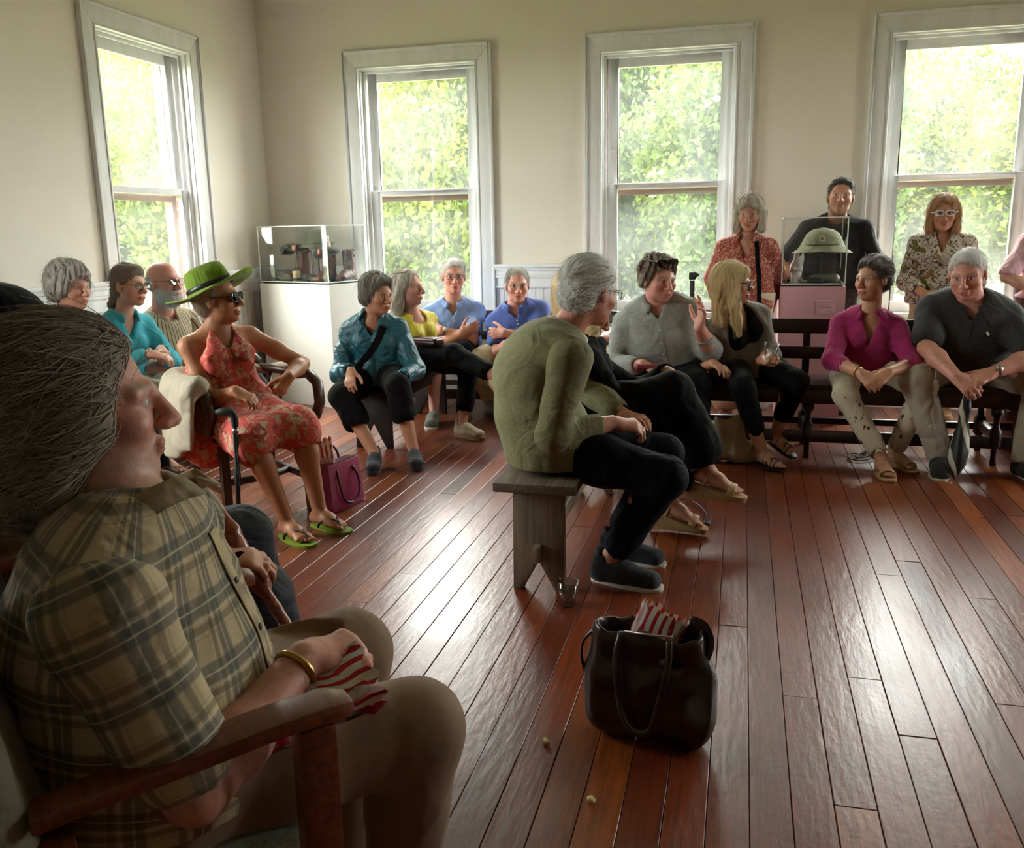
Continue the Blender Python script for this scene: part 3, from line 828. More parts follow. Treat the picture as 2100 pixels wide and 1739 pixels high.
        for sd, (a, b, c, fz, fp) in s.leg.items():
            q = .6+.4*s.w
            F.chain([a, a+(b-a)*.5, b], [.035, .035, .042] if s.core else [.078*k*q, .070*k*q, .052*k*q], .03)
            if s.core: F.ec(s.hip, a, .04, .035, k=.03)
            F.chain([b, b+(c-b)*.32-azv(fz)*.012, c], [.050*k*q, .052*k*q, .034*k], .025)
            s.foot(F, sd, c, fz, fp)
        for f in s.extra: f(F)
        return F
    def hand(s, F, sd, wr):
        hp = s.handp[sd]; d = nrm(hp[0]); n = np.asarray(hp[1], float); n = nrm(n-d*np.dot(n, d)); curl = hp[2] if len(hp) > 2 else 25
        spread = hp[3] if len(hp) > 3 else .5; thumb = hp[4] if len(hp) > 4 else 1.0
        z = (.93 if s.fem else 1.04)*s.k; tx = np.cross(d, n)*(1 if sd == 'R' else -1)      # towards the thumb
        F.ec(wr, wr+d*.03*z, .027*z, .034*z, .019*z, .017*z, side=tx, k=.015)
        F.ec(wr+d*.025*z, wr+d*.086*z, .034*z, .041*z, .0165*z, .0135*z, side=tx, k=.012)
        cs = curl if isinstance(curl, (list, tuple)) else [curl]*4
        for i, (o, L) in enumerate(((.031, .074), (.0105, .083), (-.0105, .077), (-.030, .060))):
            p = wr+d*(.086-(.006 if i in (0, 3) else 0))*z+tx*o*z; ang = math.radians(cs[i]*.8); dd = nrm(d+tx*o*spread*6)
            r = (.0092, .0095, .0090, .0080)[i]*z
            for j, fr in enumerate((.45, .31, .24)):
                q = dd*math.cos(ang)+n*math.sin(ang); p2 = p+q*L*fr*z
                F.ec(p, p2, r*(1-.07*j), r*(.93-.09*j), k=.006 if j else .010); p = p2; ang += math.radians(cs[i])
        p = wr+d*.022*z+tx*.026*z+n*.004; q = nrm(d*.62+tx*.62*thumb+n*.38)
        p1 = p+q*.040*z; p2 = p1+nrm(q+d*.5)*.031*z; p3 = p2+nrm(q*.5+d*.8+n*.1)*.026*z
        F.chain([p, p1, p2, p3], [.0150*z, .0115*z, .0098*z, .0082*z], .010)
    def foot_frame(s, c, fz, fp):
        y = azv(fz)*math.cos(math.radians(fp))-A(0, 0, 1)*math.sin(math.radians(fp)); x = np.cross(A(0, 0, 1), azv(fz)); return np.stack([-x, y, np.cross(-x, y)], 1)
    def foot(s, F, sd, c, fz, fp):
        M = s.foot_frame(c, fz, fp); z = s.k*(.94 if s.fem else 1.03); o = c-M[:, 2]*.075*z      # sole centre under the ankle
        P = lambda x, y, h: o+M@A(x*z, y*z, h*z); g = 1 if sd == 'L' else -1
        F.ec(P(0, -.038, .032), P(0, .06, .040), .030*z, .036*z, .030*z, .034*z, side=M[:, 0], k=.03)
        F.ec(P(0, .05, .034), P(g*.004, .135, .020), .036*z, .044*z, .030*z, .017*z, side=M[:, 0], k=.02)
        if sd in s.bare_feet:
            for i, (x, y, L, r) in enumerate(((.029, .142, .046, .0118), (.0105, .150, .037, .0076), (-.0065, .148, .033, .0073), (-.0225, .141, .028, .0070), (-.037, .130, .023, .0068))):
                F.ec(P(x*g*1, y-.02, .016), P(x*g*1.05, y+L-.016, .011), r*z, r*z*.92, k=.003)
    def body(s):
        fine = [(s.hc, .15, s.h)]+[(s.arm[q][2]+nrm(s.handp[q][0])*.08, .105, s.h*1.12) for q in s.arm if q in s.handp]+[(s.leg[q][2]+azv(s.leg[q][3])*.08-A(0, 0, .05), .12, s.h) for q in s.leg if q in s.bare_feet]
        me, V = s.skin_field().mesh('body', s.h*2.1, fine)
        q = ((V-s.hc)@s.HM)/s.hs; x, y, z = np.abs(q[:, 0]), q[:, 1], q[:, 2]
        col = np.tile(s.tone, (len(V), 1)); ss = lambda e0, e1, v: np.clip((v-e0)/(e1-e0), 0, 1)
        def put(m, c): 
            m = m[:, None]; col[:] = col*(1-m)+np.asarray(c)*m
        hd = (np.abs(q) < .17).all(1)
        put(hd*np.exp(-(((x-.042)/.022)**2+((z+.034)/.022)**2))*(y > .03)*.35, s.tone*A(1.02, .70, .66))
        put(hd*np.exp(-((x/.016)**2+((z+.034)/.02)**2))*(y > .095)*.45, s.tone*A(1.02, .70, .66))
        put(hd*(1-ss(.8, 1.25, np.sqrt((x/.027)**2+((z+.069)/.0125)**2)))*(y > .065)*.8, s.lipc)
        put(hd*(1-ss(.6, 1.2, np.sqrt((x/.024)**2+((z+.0705)/.003)**2)))*(y > .065)*.8, s.lipc*.35)
        r = np.sqrt(((x-.031)/.021)**2+((z-.003)/.013)**2); put(hd*(1-ss(.7, 1.2, r))*(y > .05)*.45, s.tone*A(.62, .48, .45))  # eye sockets darkened, shade painted into the skin colour
        r = np.sqrt(((x-.031)/.0145)**2+((z-.001)/.0062)**2); put(hd*(1-ss(.8, 1.15, r))*(y > .05), (.62, .60, .57))
        r = np.sqrt(((x-.031)/.0062)**2+((z-.001)/.0066)**2); put(hd*(1-ss(.75, 1.2, r))*(y > .05), s.eyec)
        put(hd*(1-ss(.6, 1.3, np.sqrt(((x-.032)/.014)**2+((z-.0075)/.0022)**2)))*(y > .05)*.7, s.tone*.25)
        put(hd*(1-ss(.6, 1.25, np.sqrt(((x-.034)/.022)**2+((z-.025-(x-.03)*.1)/.0055)**2)))*(y > .04)*.7, s.browc)
        if s.beard:
            c, amt = s.beard; m = ss(.0, -.03, z+.03)*ss(-.03, .01, y)*(1-((x < .022) & (np.abs(z+.069) < .009)))*amt; put(hd*np.clip(m, 0, 1), c)
        at_ = me.attributes.new('Col', 'FLOAT_COLOR', 'POINT'); at_.data.foreach_set('color', np.concatenate([np.clip(col, 0, 1), np.ones((len(V), 1))], 1).astype(np.float32).ravel())
        return s.put('body', me, M_SKIN)
    def put(s, name, me, mat, parent=None):
        V = np.empty(len(me.vertices)*3, np.float32); me.vertices.foreach_get('co', V); V = V.reshape(-1, 3)-s.off.astype(np.float32)
        me.vertices.foreach_set('co', V.ravel()); me.update()
        return link(name, me, mat, parent or s.root)
    def put_mb(s, name, mb, mat, parent=None, smooth=True, bevel=0.0):
        return s.put(name, mb.mesh(name, smooth, bevel), mat, parent)
    # ---- clothes
    def bones(s):
        B = [(s.hip, s.neck, s.f, .16*s.k*s.w+s.belly*.4)]
        for sd in s.arm:
            a, b, c = s.arm[sd]; B += [(a, b, s.up, .06), (b, c, s.up, .05)]
        return B
    def cloth_uv(s, me, V, only=None):
        best = np.full(len(V), 1e9); UV = np.zeros((len(V), 3))
        for i, (a, b, ref, rr) in enumerate(s.bones()):
            if only is not None and i not in only: continue
            ax = b-a; L = np.linalg.norm(ax); ax = ax/L; q = V-a; h = q@ax; t = np.clip(h, -.1 if i == 0 else .0, L)
            rad = q-t[:, None]*ax; d = np.linalg.norm(rad, axis=1)-(rr if i == 0 else rr*1.15)
            r0 = nrm(ref-ax*np.dot(ref, ax)) if abs(np.dot(nrm(ref), ax)) < .95 else nrm(np.cross(ax, A(0, 0, 1)) if abs(ax[2]) < .9 else A(1, 0, 0)); r1 = np.cross(ax, r0)
            ang = np.arctan2(q@r1, q@r0); m = d < best; best[m] = d[m]
            UV[m, 0] = (ang*rr)[m]; UV[m, 1] = h[m]+i*.37; UV[m, 2] = i
        at_ = me.attributes.new('cuv', 'FLOAT_VECTOR', 'POINT'); at_.data.foreach_set('vector', UV.astype(np.float32).ravel())
    def top(s, mat, name='shirt', e=.012, sleeve=.55, hem=-.02, neck_cut=('round', .0), fold=.004, seed=1, loose=.0, sl_e=.010, lo=0, split=False, voxel=None, extra=None, freq=24):
        """sleeve: 0..1 along the upper arm, 1..2 along the forearm; neck_cut: round / v / open depth"""
        F = Field(); k = s.k; s.torso(F, e, lo=lo); ar = s.arm_rad(); q = .7+.3*s.w
        if extra: extra(F)
        if loose: F.ec(s.spine(-.06)+s.f*s.belly*.4, s.spine(.35)+s.f*s.belly*.5, .165*k*s.w+e+loose, .15*k*s.w+e+loose*.6, .13*k*s.w+e+loose, .115*k*s.w+e+loose*.6, side=s.l, k=.04)
        hn = s.up if not isinstance(hem, tuple) else hem[1]; ht = hem if not isinstance(hem, tuple) else hem[0]
        F.plane(s.spine(ht), -np.asarray(hn, float))
        F0 = F; parts_ = []
        for sd, (a, b, c) in s.arm.items():
            if split: F = Field(); parts_.append((F, sd)); F.ell(a-s.up*.012, A(1, 1, 1)*((ar[0]*q+.012)*k+sl_e), k=.02)
            sl = sleeve[sd] if isinstance(sleeve, dict) else sleeve
            if sl <= 0: continue
            t = min(sl, 1); m = a+(b-a)*t
            F.ec(a-s.up*.004, m, (ar[0]*q+.004)*k+sl_e, (ar[0]+(ar[1]-ar[0])*t+.002)*q*k+sl_e+(.006 if sl < 1 else 0), k=.035)
            if sl > 1:
                m2 = b+(c-b)*(sl-1); F.ec(b, m2, (ar[1]*q+.004)*k+sl_e, (ar[3]+.008)*k+sl_e, k=.03); m, d = m2, nrm(c-b)
            else: d = nrm(b-a)
            F.ec(m+d*.006, m+d*.06, (ar[1]*q+.004)*k if sl <= 1 else (ar[3]+.006)*k, k=.006, op='s') if True else 0
        F = F0; nb = s.spine(1.0)
        r = (.054 if s.fem else .064)*k
        F.ec(s.spine(.955)+s.f*.012, s.hc, r, r*1.25, k=.01, op='s')
        kind, dep = neck_cut
        if kind == 'round': F.ell(nb+s.f*.05-s.up*dep*.4, A(.06*k, .05, .03+dep), np.stack([s.l, s.f, s.up], 1), .01, 's')
        if kind == 'v' and dep > 0:
            F.ec(nb+s.f*.07, nb+s.f*(.11+s.belly*.3)-s.up*dep, .045, .004, .06, .05, side=s.l, k=.006, op='s')
        if fold: F.func(folds(seed, fold, freq, s.up*.8))
        me, V = F.mesh(name, voxel or s.h*1.8); s.cloth_uv(me, V, [0] if split else None); o = s.put(name, me, mat)
        for Fs, sd in parts_:
            if fold: Fs.func(folds(seed+3, fold, freq))
            me, V = Fs.mesh('sleeve', voxel or s.h*1.8); j = 1+2*list(s.arm).index(sd); s.cloth_uv(me, V, [j, j+1]); s.put('sleeve', me, mat, o)
        return o
    def pants(s, mat, name='trousers', e=.012, hem=.94, fold=.0035, seed=2, flare=.0, waist=.16, voxel=None, knee_e=0.0, extra=None, width=1.0):
        F = Field(); k = s.k; st = s.stations(e)
        F.ec(st[0][0]-A(0, 0, .01), st[1][0], st[0][1]*1.0, st[1][1], st[0][2], st[1][2], side=s.pl, k=.03)
        F.ec(st[1][0], s.spine(waist+.08)+s.f*s.belly*.5, st[1][1], st[1][1]*.94, st[1][2], st[1][2]*.95, side=s.l, k=.03)
        for sd, (a, b, c, fz, fp) in s.leg.items():
            q = (.6+.4*s.w)*width; hm = hem[sd] if isinstance(hem, dict) else hem
            F.chain([a, a+(b-a)*.45, b], [.084*k*q+e, .074*k*q+e, .056*k*q+e+knee_e], .04)
            m = b+(c-b)*hm; F.ec(b, m, 0.055*k*q+e+knee_e, .044*k*q+e+flare, k=.03)
            F.ec(m+nrm(c-b)*.005, m+nrm(c-b)*.06, .040*k*q+flare*.9, k=.006, op='s')
        if extra: extra(F)
        F.box(s.spine(waist)+s.up*.15+s.f*s.belly*.4, A(.32, .165*k*(.5+.5*s.w)+s.belly, .15), np.stack([s.l, s.f, s.up], 1), rd=.01, k=.008, op='s')
        if fold: F.func(folds(seed, fold, 30))
        me, V = F.mesh(name, voxel or s.h*2.1)
        B = np.zeros((len(V), 3)); B[:, :] = V-s.hip
        at_ = me.attributes.new('cuv', 'FLOAT_VECTOR', 'POINT'); at_.data.foreach_set('vector', B.astype(np.float32).ravel())
        return s.put(name, me, mat)
    def collar(s, mat, open_=.35, h=.032, drop=.045, r=None, stand=True, parent=None, spread=1.0):
        """turned-down shirt collar with two points"""
        k = s.k; r = r or (.062 if s.fem else .072)*k*(.8+.2*s.w); c = s.spine(1.0)+s.f*.012+s.up*.010*k; n = 28; prof = []
        ax = nrm(s.hc-c-s.f*.02); l = nrm(s.l-ax*np.dot(s.l, ax)); f = np.cross(l, ax)
        mb = MB(); rings = []
        for i in range(n+1):
            a = -math.pi+open_+(2*math.pi-2*open_)*i/n; d = -f*math.cos(a)+l*math.sin(a); fr = (1-math.cos(a))/2
            fr = max(0, abs(a)/math.pi*2-1)
            rr = r*(1+.10*fr)
            lo = c+d*(rr+.002)+ax*(-.004-.012*fr); up_ = c+d*(rr+.003)+ax*(h-.018*fr); out = c+d*(rr+.020*spread+.012*fr)+ax*(-.012-drop*fr**3); mid = c+d*(rr+.012)+ax*(h+.002-.020*fr)
            rings.append([lo, up_, mid, out, out-d*.005, c+d*(rr+.006)+ax*(h-.012-.02*fr)])
        m = len(rings[0]); vs = [q for R_ in rings for q in R_]; fs = []
        for i in range(n):
            for j in range(m): fs.append((i*m+j, i*m+(j+1) % m, (i+1)*m+(j+1) % m, (i+1)*m+j))
        fs += [tuple(range(m))[::-1], tuple(n*m+j for j in range(m))]
        mb.add(vs, fs); return s.put_mb('collar', mb, mat, parent)
    def trim(s, obj, pts, dirn, w, mat, name='placket', off=.0015, th=.002, parent=None, n=24):
        """a narrow band laid on the surface of a garment along a path of room points"""
        from mathutils.bvhtree import BVHTree
        me = obj.data; V = [v.co for v in me.vertices]; T = BVHTree.FromPolygons(V, [tuple(p.vertices) for p in me.polygons])
        pts = [np.asarray(q, float) for q in pts]; L = np.cumsum([0]+[np.linalg.norm(pts[i+1]-pts[i]) for i in range(len(pts)-1)]); d = nrm(dirn); out = []
        for t in np.linspace(0, L[-1], n):
            i = min(np.searchsorted(L, t, 'right')-1, len(pts)-2); q = pts[i]+(pts[i+1]-pts[i])*((t-L[i])/(L[i+1]-L[i]))
            h = T.ray_cast(Vector(q+d*.5-s.off), Vector(-d), 1.0)
            if h[0] is not None: out.append((np.array(h[0]), nrm(np.array(h[1]))))
        if len(out) < 3: return None
        c = np.array([o[0] for o in out]); c[1:-1] = (c[:-2]+c[1:-1]*2+c[2:])/4
        mb = MB(); vs = []
        for i in range(len(c)):
            tg = nrm(c[min(i+1, len(c)-1)]-c[max(i-1, 0)]); nn = nrm(d+out[i][1]*.6); sd = nrm(np.cross(tg, nn))
            for a, b in ((-1, off), (1, off), (1, off+th), (-1, off+th)): vs.append(c[i]+sd*a*w/2+nn*b)
        fs = [(0, 1, 2, 3), tuple(4*(len(c)-1)+k for k in (3, 2, 1, 0))]+[(4*i+k, 4*i+(k+1) % 4, 4*(i+1)+(k+1) % 4, 4*(i+1)+k) for i in range(len(c)-1) for k in range(4)]
        mb.add(vs, fs); o = link(name, mb.mesh(name), mat, parent or obj); return o
    def front_trim(s, obj, w, mat, t0=.02, t1=.96, side=0.0, name='placket', **kw):
        return s.trim(obj, [s.spine(t)+s.l*side for t in np.linspace(t1, t0, 8)], s.f, w, mat, name, **kw)
    def buttons(s, obj, mat, ts, side=0.0, r=.0055):
        for t in ts: s.trim(obj, [s.spine(t)+s.l*side+s.up*.004, s.spine(t)+s.l*side-s.up*.004], s.f, r*2, mat, 'button', off=.004, th=.002, n=4)
    # ---- hair: ops in head-local coordinates
    def hair(s, mat, ops, cut=True, strand=.0025, freq=70, voxel=None, name='hair', face=(0, .085, -.035, .060, .070, .090), flow='down', seed=0, nst=520, length=.07, width=.0009, wild=1.0):
        F = Field(); H = s.hs
        for o in ops:
            t = o[0]
            if t == 'e': F.ell(s.loc(o[1]), A(*o[2])*H, s.HM, o[3] if len(o) > 3 else .02)
            elif t == 'c': F.ec(s.loc(o[1]), s.loc(o[2]), o[3]*H, o[4]*H, (o[5] if len(o) > 5 else o[3])*H, (o[6] if len(o) > 6 else o[4])*H, side=s.HM[:, 0], k=.02)
            elif t == '-e': F.ell(s.loc(o[1]), A(*o[2])*H, s.HM, o[3] if len(o) > 3 else .012, 's')
            elif t == '-c': F.ec(s.loc(o[1]), s.loc(o[2]), o[3]*H, o[4]*H, k=.01, op='s')
            elif t == 'p': F.plane(s.loc(o[1]), s.HM@A(*o[2]), .006)
        if cut: F.ell(s.loc(face[:3]), A(*face[3:])*H, s.HM, .018, 's')
        HM, hc = s.HM, s.hc; r = np.random.default_rng(seed); ph = r.uniform(0, 6.28, 4)
        def coord(p):
            q = ((p-hc)@HM)/H
            if flow == 'down': u = np.arctan2(q[..., 0], -(q[..., 1]-.02)); v = q[..., 2]
            elif flow == 'back': u = np.arctan2(q[..., 0], q[..., 2]+.02); v = q[..., 1]
            else: u = q[..., 0]*14+q[..., 1]*5; v = q[..., 2]
            return u, v, q
        def disp(p):
            u, v, q = coord(p)
            w = u*freq/6.28
            return strand*(np.sin(w*6.28*.5+ph[0]+3*np.sin(v*22+ph[1]))+.7*np.sin(w*6.28*.21+ph[2]+2*np.sin(v*15+u*3))+.5*np.sin(w*6.28+v*60+ph[3]))
        F.func(disp)
        me, V = F.mesh(name, max(voxel or s.h, .0044)*1.3)
        TB = _bvh(me)
        u, v, q = coord(V); at_ = me.attributes.new('hair', 'FLOAT_VECTOR', 'POINT')
        at_.data.foreach_set('vector', np.stack([u+.25*np.sin(v*25+ph[0])*.3, v, q[:, 1]*.2], 1).astype(np.float32).ravel())
        o = s.put(name, me, mat)
        if nst: s.strands(o, V, TB, mat, nst, flow, length, width, seed, wild)
        return o
    def strands(s, obj, V, TB, mat, n, flow, length, width, seed, wild):
        """locks of hair combed over the hair mass"""
        r = np.random.default_rng(seed+5); HM = s.HM; st = 5; step = length/st; i0 = r.integers(0, len(V), n); vs = []; fs = []; at_ = []
        g = {'down': A(0, -.15, -1), 'back': A(0, -1, -.30), 'curl': A(0, -.2, -1)}.get(flow, A(0, -.15, -1)); base = 0
        for q in V[i0]:
            p = q.copy(); loc = HM.T@(p-s.hc); d = HM@nrm(g+A(loc[0]*3, 0, 0)+r.normal(size=3)*.22*wild); pts = []; off = .0012+.0025*r.random(); fly = r.random() < .10*wild
            for k in range(st+1):
                h = TB.find_nearest(Vector(p)); nn = np.array(h[1]); c = np.array(h[0])
                lift = off*(1+.5*k)+(.0016*k*k*.5 if fly else 0)
                pts.append(c+nn*lift if np.linalg.norm(p-c) < .03 else p.copy())
                d = nrm(d-nn*np.dot(d, nn)*.9+HM@g*.10+(r.normal(size=3)*.35 if flow == 'curl' else r.normal(size=3)*.05*wild)); p = c+d*step if np.linalg.norm(p-c) < .03 else p+d*step
            u = r.random()*6
            for k, c in enumerate(pts):
                dd = nrm(pts[min(k+1, st)]-pts[max(k-1, 0)]); a = nrm(np.cross(dd, c-s.hc)); b = np.cross(dd, a); w = width*s.hs*(1.15-.8*k/st)
                for t in (0, 2.094, 4.189): vs.append(c+(a*math.cos(t)*1.6+b*math.sin(t))*w); at_.append((u, k*.03, u))
            for k in range(st):
                for t in range(3): fs.append((base+k*3+t, base+k*3+(t+1) % 3, base+(k+1)*3+(t+1) % 3, base+(k+1)*3+t))
            base += 3*(st+1)
        me = arr_mesh('hair_strands', np.array(vs)-s.off, np.array(fs)); x = me.attributes.new('hair', 'FLOAT_VECTOR', 'POINT'); x.data.foreach_set('vector', np.array(at_, np.float32).ravel())
        o = link('hair_strands', me, mat, obj); o['kind'] = 'stuff'; return o
    def glasses(s, mat, lens_mat=None, rx=.024, rz=.018, r=.0016, y=.108, z=.002, square=.6, name='glasses', temples=True, up=(0, 0)):
        mb = MB(); P = lambda q: s.loc((q[0], q[1]+up[0], q[2]+up[1])); ln = []
        for g in (-1, 1):
            ring = []
            for i in range(20):
                a = 2*math.pi*i/20; ca, sa = math.cos(a), math.sin(a); e = square
                ring.append(P((g*.033+math.copysign(abs(ca)**e, ca)*rx, y-.010*abs(ca*rx+0.0)/.024*(1 if ca*g > 0 else .3), z+math.copysign(abs(sa)**e, sa)*rz)))
            mb.tube(ring, r*s.hs, 6, closed=True); ln.append(ring)
            if temples: mb.tube([P((g*(.033+rx), y-.010, z+.005)), P((g*.079, y-.030, z+.006)), P((g*.083, .0, z+.004)), P((g*.080, -.018, z-.012))], r*s.hs, 6)
        mb.tube([P((-.033+rx, y-.002, z+.004)), P((0, y+.003, z+.006)), P((.033-rx, y-.002, z+.004))], r*s.hs, 6)
        o = s.put_mb(name, mb, mat)
        if lens_mat:
            for ring in ln:
                m2 = MB(); c = sum(ring)/len(ring); d = s.HM[:, 1]*.0008
                n = len(ring); m2.add([q+d for q in ring]+[q-d for q in ring], [tuple(range(n)), tuple(range(n, 2*n))[::-1]]+[(i, (i+1) % n, n+(i+1) % n, n+i) for i in range(n)])
                s.put_mb('lens', m2, lens_mat, o, smooth=False)
        return o
    # ---- shoes
    def shoe(s, sd, kind, mats, seed=0):
        a, b, c, fz, fp = s.leg[sd]; M = s.foot_frame(c, fz, fp); z = s.k*(.95 if s.fem else 1.04); g = 1 if sd == 'L' else -1
        lift = {'sneaker': .030, 'loafer': .018, 'flat': .010, 'wedge': .03, 'flip': .016}.get(kind, .012)
        o = c-M[:, 2]*.075*z; P = lambda x, y, h: o+M@A(x*z, y*z, h*z); X = M[:, 0]
        hv = max(s.h*1.5, .007)
        def sole(t, w=1.0, y0=-.062, y1=.205, z0=-.004, name='sole', mat=None, parent=None, wedge=0.0):
            pts = []
            for i in range(28):
                q = 2*math.pi*i/28; yy = (y0+y1)/2-math.cos(q)*(y1-y0)/2; fr = (yy-y0)/(y1-y0)
                ww = (.030+.016*min(1, fr/.72)-.002*math.sin(fr*6.28)) * (abs(math.sin(q))**.55) * w
                pts.append((math.copysign(ww, math.sin(q))-g*.006*math.sin(fr*math.pi)+g*.004*fr, yy))
            n = len(pts); hz = lambda yy: wedge*max(0, min(1, 1-(yy-y0)/(y1-y0)/.8))
            mb = MB(); mb.add([P(p[0], p[1], z0-t-hz(p[1])) for p in pts]+[P(p[0]*1.05, p[1]*1.01, z0) for p in pts], [tuple(range(n))[::-1], tuple(range(n, 2*n))]+[(i, (i+1) % n, n+(i+1) % n, n+i) for i in range(n)])
            return s.put_mb(name, mb, mat, parent, smooth=False, bevel=.002)
        if kind in ('sneaker', 'loafer', 'trainer'):
            F = Field(); hgt = .095 if kind != 'loafer' else .065
            F.ec(P(0, -.028, .030), P(0, .05, .040), .039*z, .043*z, .040*z, .044*z, side=X, k=.03)
            F.ec(P(0, .05, .038), P(g*.003, .163, .024), .043*z, .047*z, .042*z, .032*z, side=X, k=.03)
            F.ec(P(0, -.022, .03), P(0, -.012, hgt), .038*z, .037*z, .046*z, .044*z, side=X, k=.02)
            F.ec(P(0, -.004, hgt-.006), P(0, -.004, hgt+.05), .032*z, .034*z, k=.006, op='s')
            F.plane(P(0, 0, 0), -M[:, 2], .004)
            F.func(folds(seed, .0012, 60))
            me, V = F.mesh('shoe', hv); sh = s.put('shoe', me, mats[0])
            sole(.024 if kind != 'loafer' else .014, 1.0, y0=-.066, y1=.202, z0=.006, mat=mats[1], parent=sh)
            if kind != 'loafer' and len(mats) > 2:
                for j in range(4):
                    yy = .035+j*.022; zz = .076-j*.010; mb = MB(); mb.tube([P(-.022, yy, zz-.006), P(0, yy+.003, zz+.004), P(.022, yy, zz-.006)], .0028*z, 6); s.put_mb('lace', mb, mats[2], sh)
            return sh
        if kind in ('sandal', 'wedge', 'flip', 'strappy'):
            t = {'sandal': .014, 'wedge': .026, 'flip': .020, 'strappy': .008}[kind]
            sh = sole(t, 1.06, name='sandal', mat=mats[0], wedge=.058 if kind == 'wedge' else 0, z0=-.002)
            def strap(pts, r=.005, fl_=.35): 
                mb = MB(); mb.tube([P(*q) for q in pts], r*z, 8, flat=fl_, up=X); s.put_mb('strap', mb, mats[1], sh)
            if kind == 'flip':
                strap([(g*.012, .150, .004), (g*.012, .142, .030), (g*.02, .10, .046), (g*.044, .045, .028), (g*.048, .03, 0)], .007, .5); strap([(g*.012, .142, .030), (-g*.016, .10, .046), (-g*.043, .05, .028), (-g*.046, .035, 0)], .007, .5)
            elif kind == 'strappy':
                for y0, y1, hh in ((.125, .15, .036), (.085, .125, .050), (.125, .085, .05), (.03, .06, .074)): strap([(-.044, y0, 0), (-.035, y0, hh*.7), (0, (y0+y1)/2, hh+.004), (.035, y1, hh*.7), (.044, y1, 0)], .0036, .8)
                strap([(-.036, -.01, .03), (0, -.062, .035), (.036, -.01, .03)], .0036, .8)
            else:
                strap([(-.046, .13, 0), (-.040, .13, .026), (0, .135, .042), (.040, .13, .026), (.046, .13, 0)], .017, .18)
                strap([(-.037, .0, .0), (-.036, .01, .05), (-.033, .0, .085), (0, .038, .088), (.033, .0, .085), (.036, .01, .05), (.037, .0, .0)], .009, .25)
                strap([(-.033, -.0, .08), (-.02, -.045, .08), (.02, -.045, .08), (.033, 0, .08)], .008, .25)
            return sh
# ------------------------------------------------------------------ cloth patterns
def with_weave(t, amt=.25, n2=45):
    v = t.coords('Object'); h = t.math('ADD', t.math('MULTIPLY', t.noise(v, 900, 1), .25), t.noise(v, n2, 3))
    w_ = t.bump(t.noise(v, 6.0, 2, .5, 2.0), .38, .04)
    t.l(t.bump(h, amt, .006, w_), t.b.inputs['Normal']); t.set(Roughness=.85, Sheen_Weight=.06)
def stripe(t, x, period, duty, soft=.04, phase=0.0):
    f = t.math('FRACT', t.math('ADD', t.math('DIVIDE', x, period), phase+100.0))
    d = t.math('ABSOLUTE', t.math('SUBTRACT', f, .5))
    return t.math('MULTIPLY', t.math('SUBTRACT', duty/2+soft/2, d), 1/soft, clamp=True) if False else clamp01(t, t.math('DIVIDE', t.math('SUBTRACT', duty/2, d), soft))
def clamp01(t, x):
    nd = t.n('ShaderNodeClamp'); t.l(x, nd.inputs[0]); return nd.outputs[0]
def plaid_mat():
    t = NT('olive_plaid_cotton'); v = t.coords(attr='cuv'); w = t.noise(t.coords('Object'), 9, 2)
    s = t.sep(v); u = t.math('ADD', s[0], t.math('MULTIPLY', w, .010)); vv = t.math('ADD', s[1], t.math('MULTIPLY', w, .010))
    base = srgb(196, 176, 140); teal = srgb(62, 74, 76); olive = srgb(84, 78, 54); pale = srgb(214, 200, 168)
    c = t.mix(0.0, base, base)
    for x in (u, vv):
        c = t.mix(t.math('MULTIPLY', stripe(t, x, .086, .36), .62), c, teal)
        c = t.mix(t.math('MULTIPLY', stripe(t, x, .086, .15, .03, .32), .55), c, olive)
        c = t.mix(t.math('MULTIPLY', stripe(t, x, .086, .05, .02, .0), .7), c, pale)
        c = t.mix(t.math('MULTIPLY', stripe(t, x, .086, .04, .02, .20), .6), c, pale)
        c = t.mix(t.math('MULTIPLY', stripe(t, x, .086, .03, .02, .45), .5), c, olive)
    t.base(c); with_weave(t, .4); return t.m
def stripe_mat(name, c1, c2, period, duty, axis=0):
    t = NT(name); s = t.sep(t.coords(attr='cuv')); t.base(t.mix(stripe(t, s[axis], period, duty, .1), c1, c2)); with_weave(t); return t.m
def blotch_mat(name, ground, layers, attr='cuv'):
    """layers: (scale, lo, hi, colour, distortion)"""
    t = NT(name); v = t.coords('Object'); c = t.mix(0.0, ground, ground)
    for i, (sc, lo, hi, col, di) in enumerate(layers):
        m = t.n('ShaderNodeMapping'); m.inputs['Location'].default_value = (i*3.7, i*1.9, i*5.1); t.l(v, m.inputs['Vector'])
        f = t.noise(m.outputs[0], sc, 2, .5, di); c = t.mix(t.ramp(f, [(lo, (0, 0, 0)), (hi, (1, 1, 1))]), c, col)
    t.base(c); with_weave(t); return t.m
def vine_mat(name, ground, ink, scale=42, width=.10, extra=None):
    """scribbled print: thin curling lines"""
    t = NT(name); v = t.coords('Object'); n = t.n('ShaderNodeTexNoise'); n.inputs['Scale'].default_value = scale; n.inputs['Detail'].default_value = 1.5; n.inputs['Distortion'].default_value = 1.2; t.l(v, n.inputs['Vector'])
    d = t.math('ABSOLUTE', t.math('SUBTRACT', n.outputs['Fac'], .5)); m = clamp01(t, t.math('DIVIDE', t.math('SUBTRACT', width*.5, d), width*.2))
    c = t.mix(m, ground, ink)
    if extra: 
        for sc, lo, hi, col in extra: c = t.mix(t.ramp(t.noise(v, sc, 1, .5, .8), [(lo, (0, 0, 0)), (hi, (1, 1, 1))]), c, col)
    t.base(c); with_weave(t); return t.m
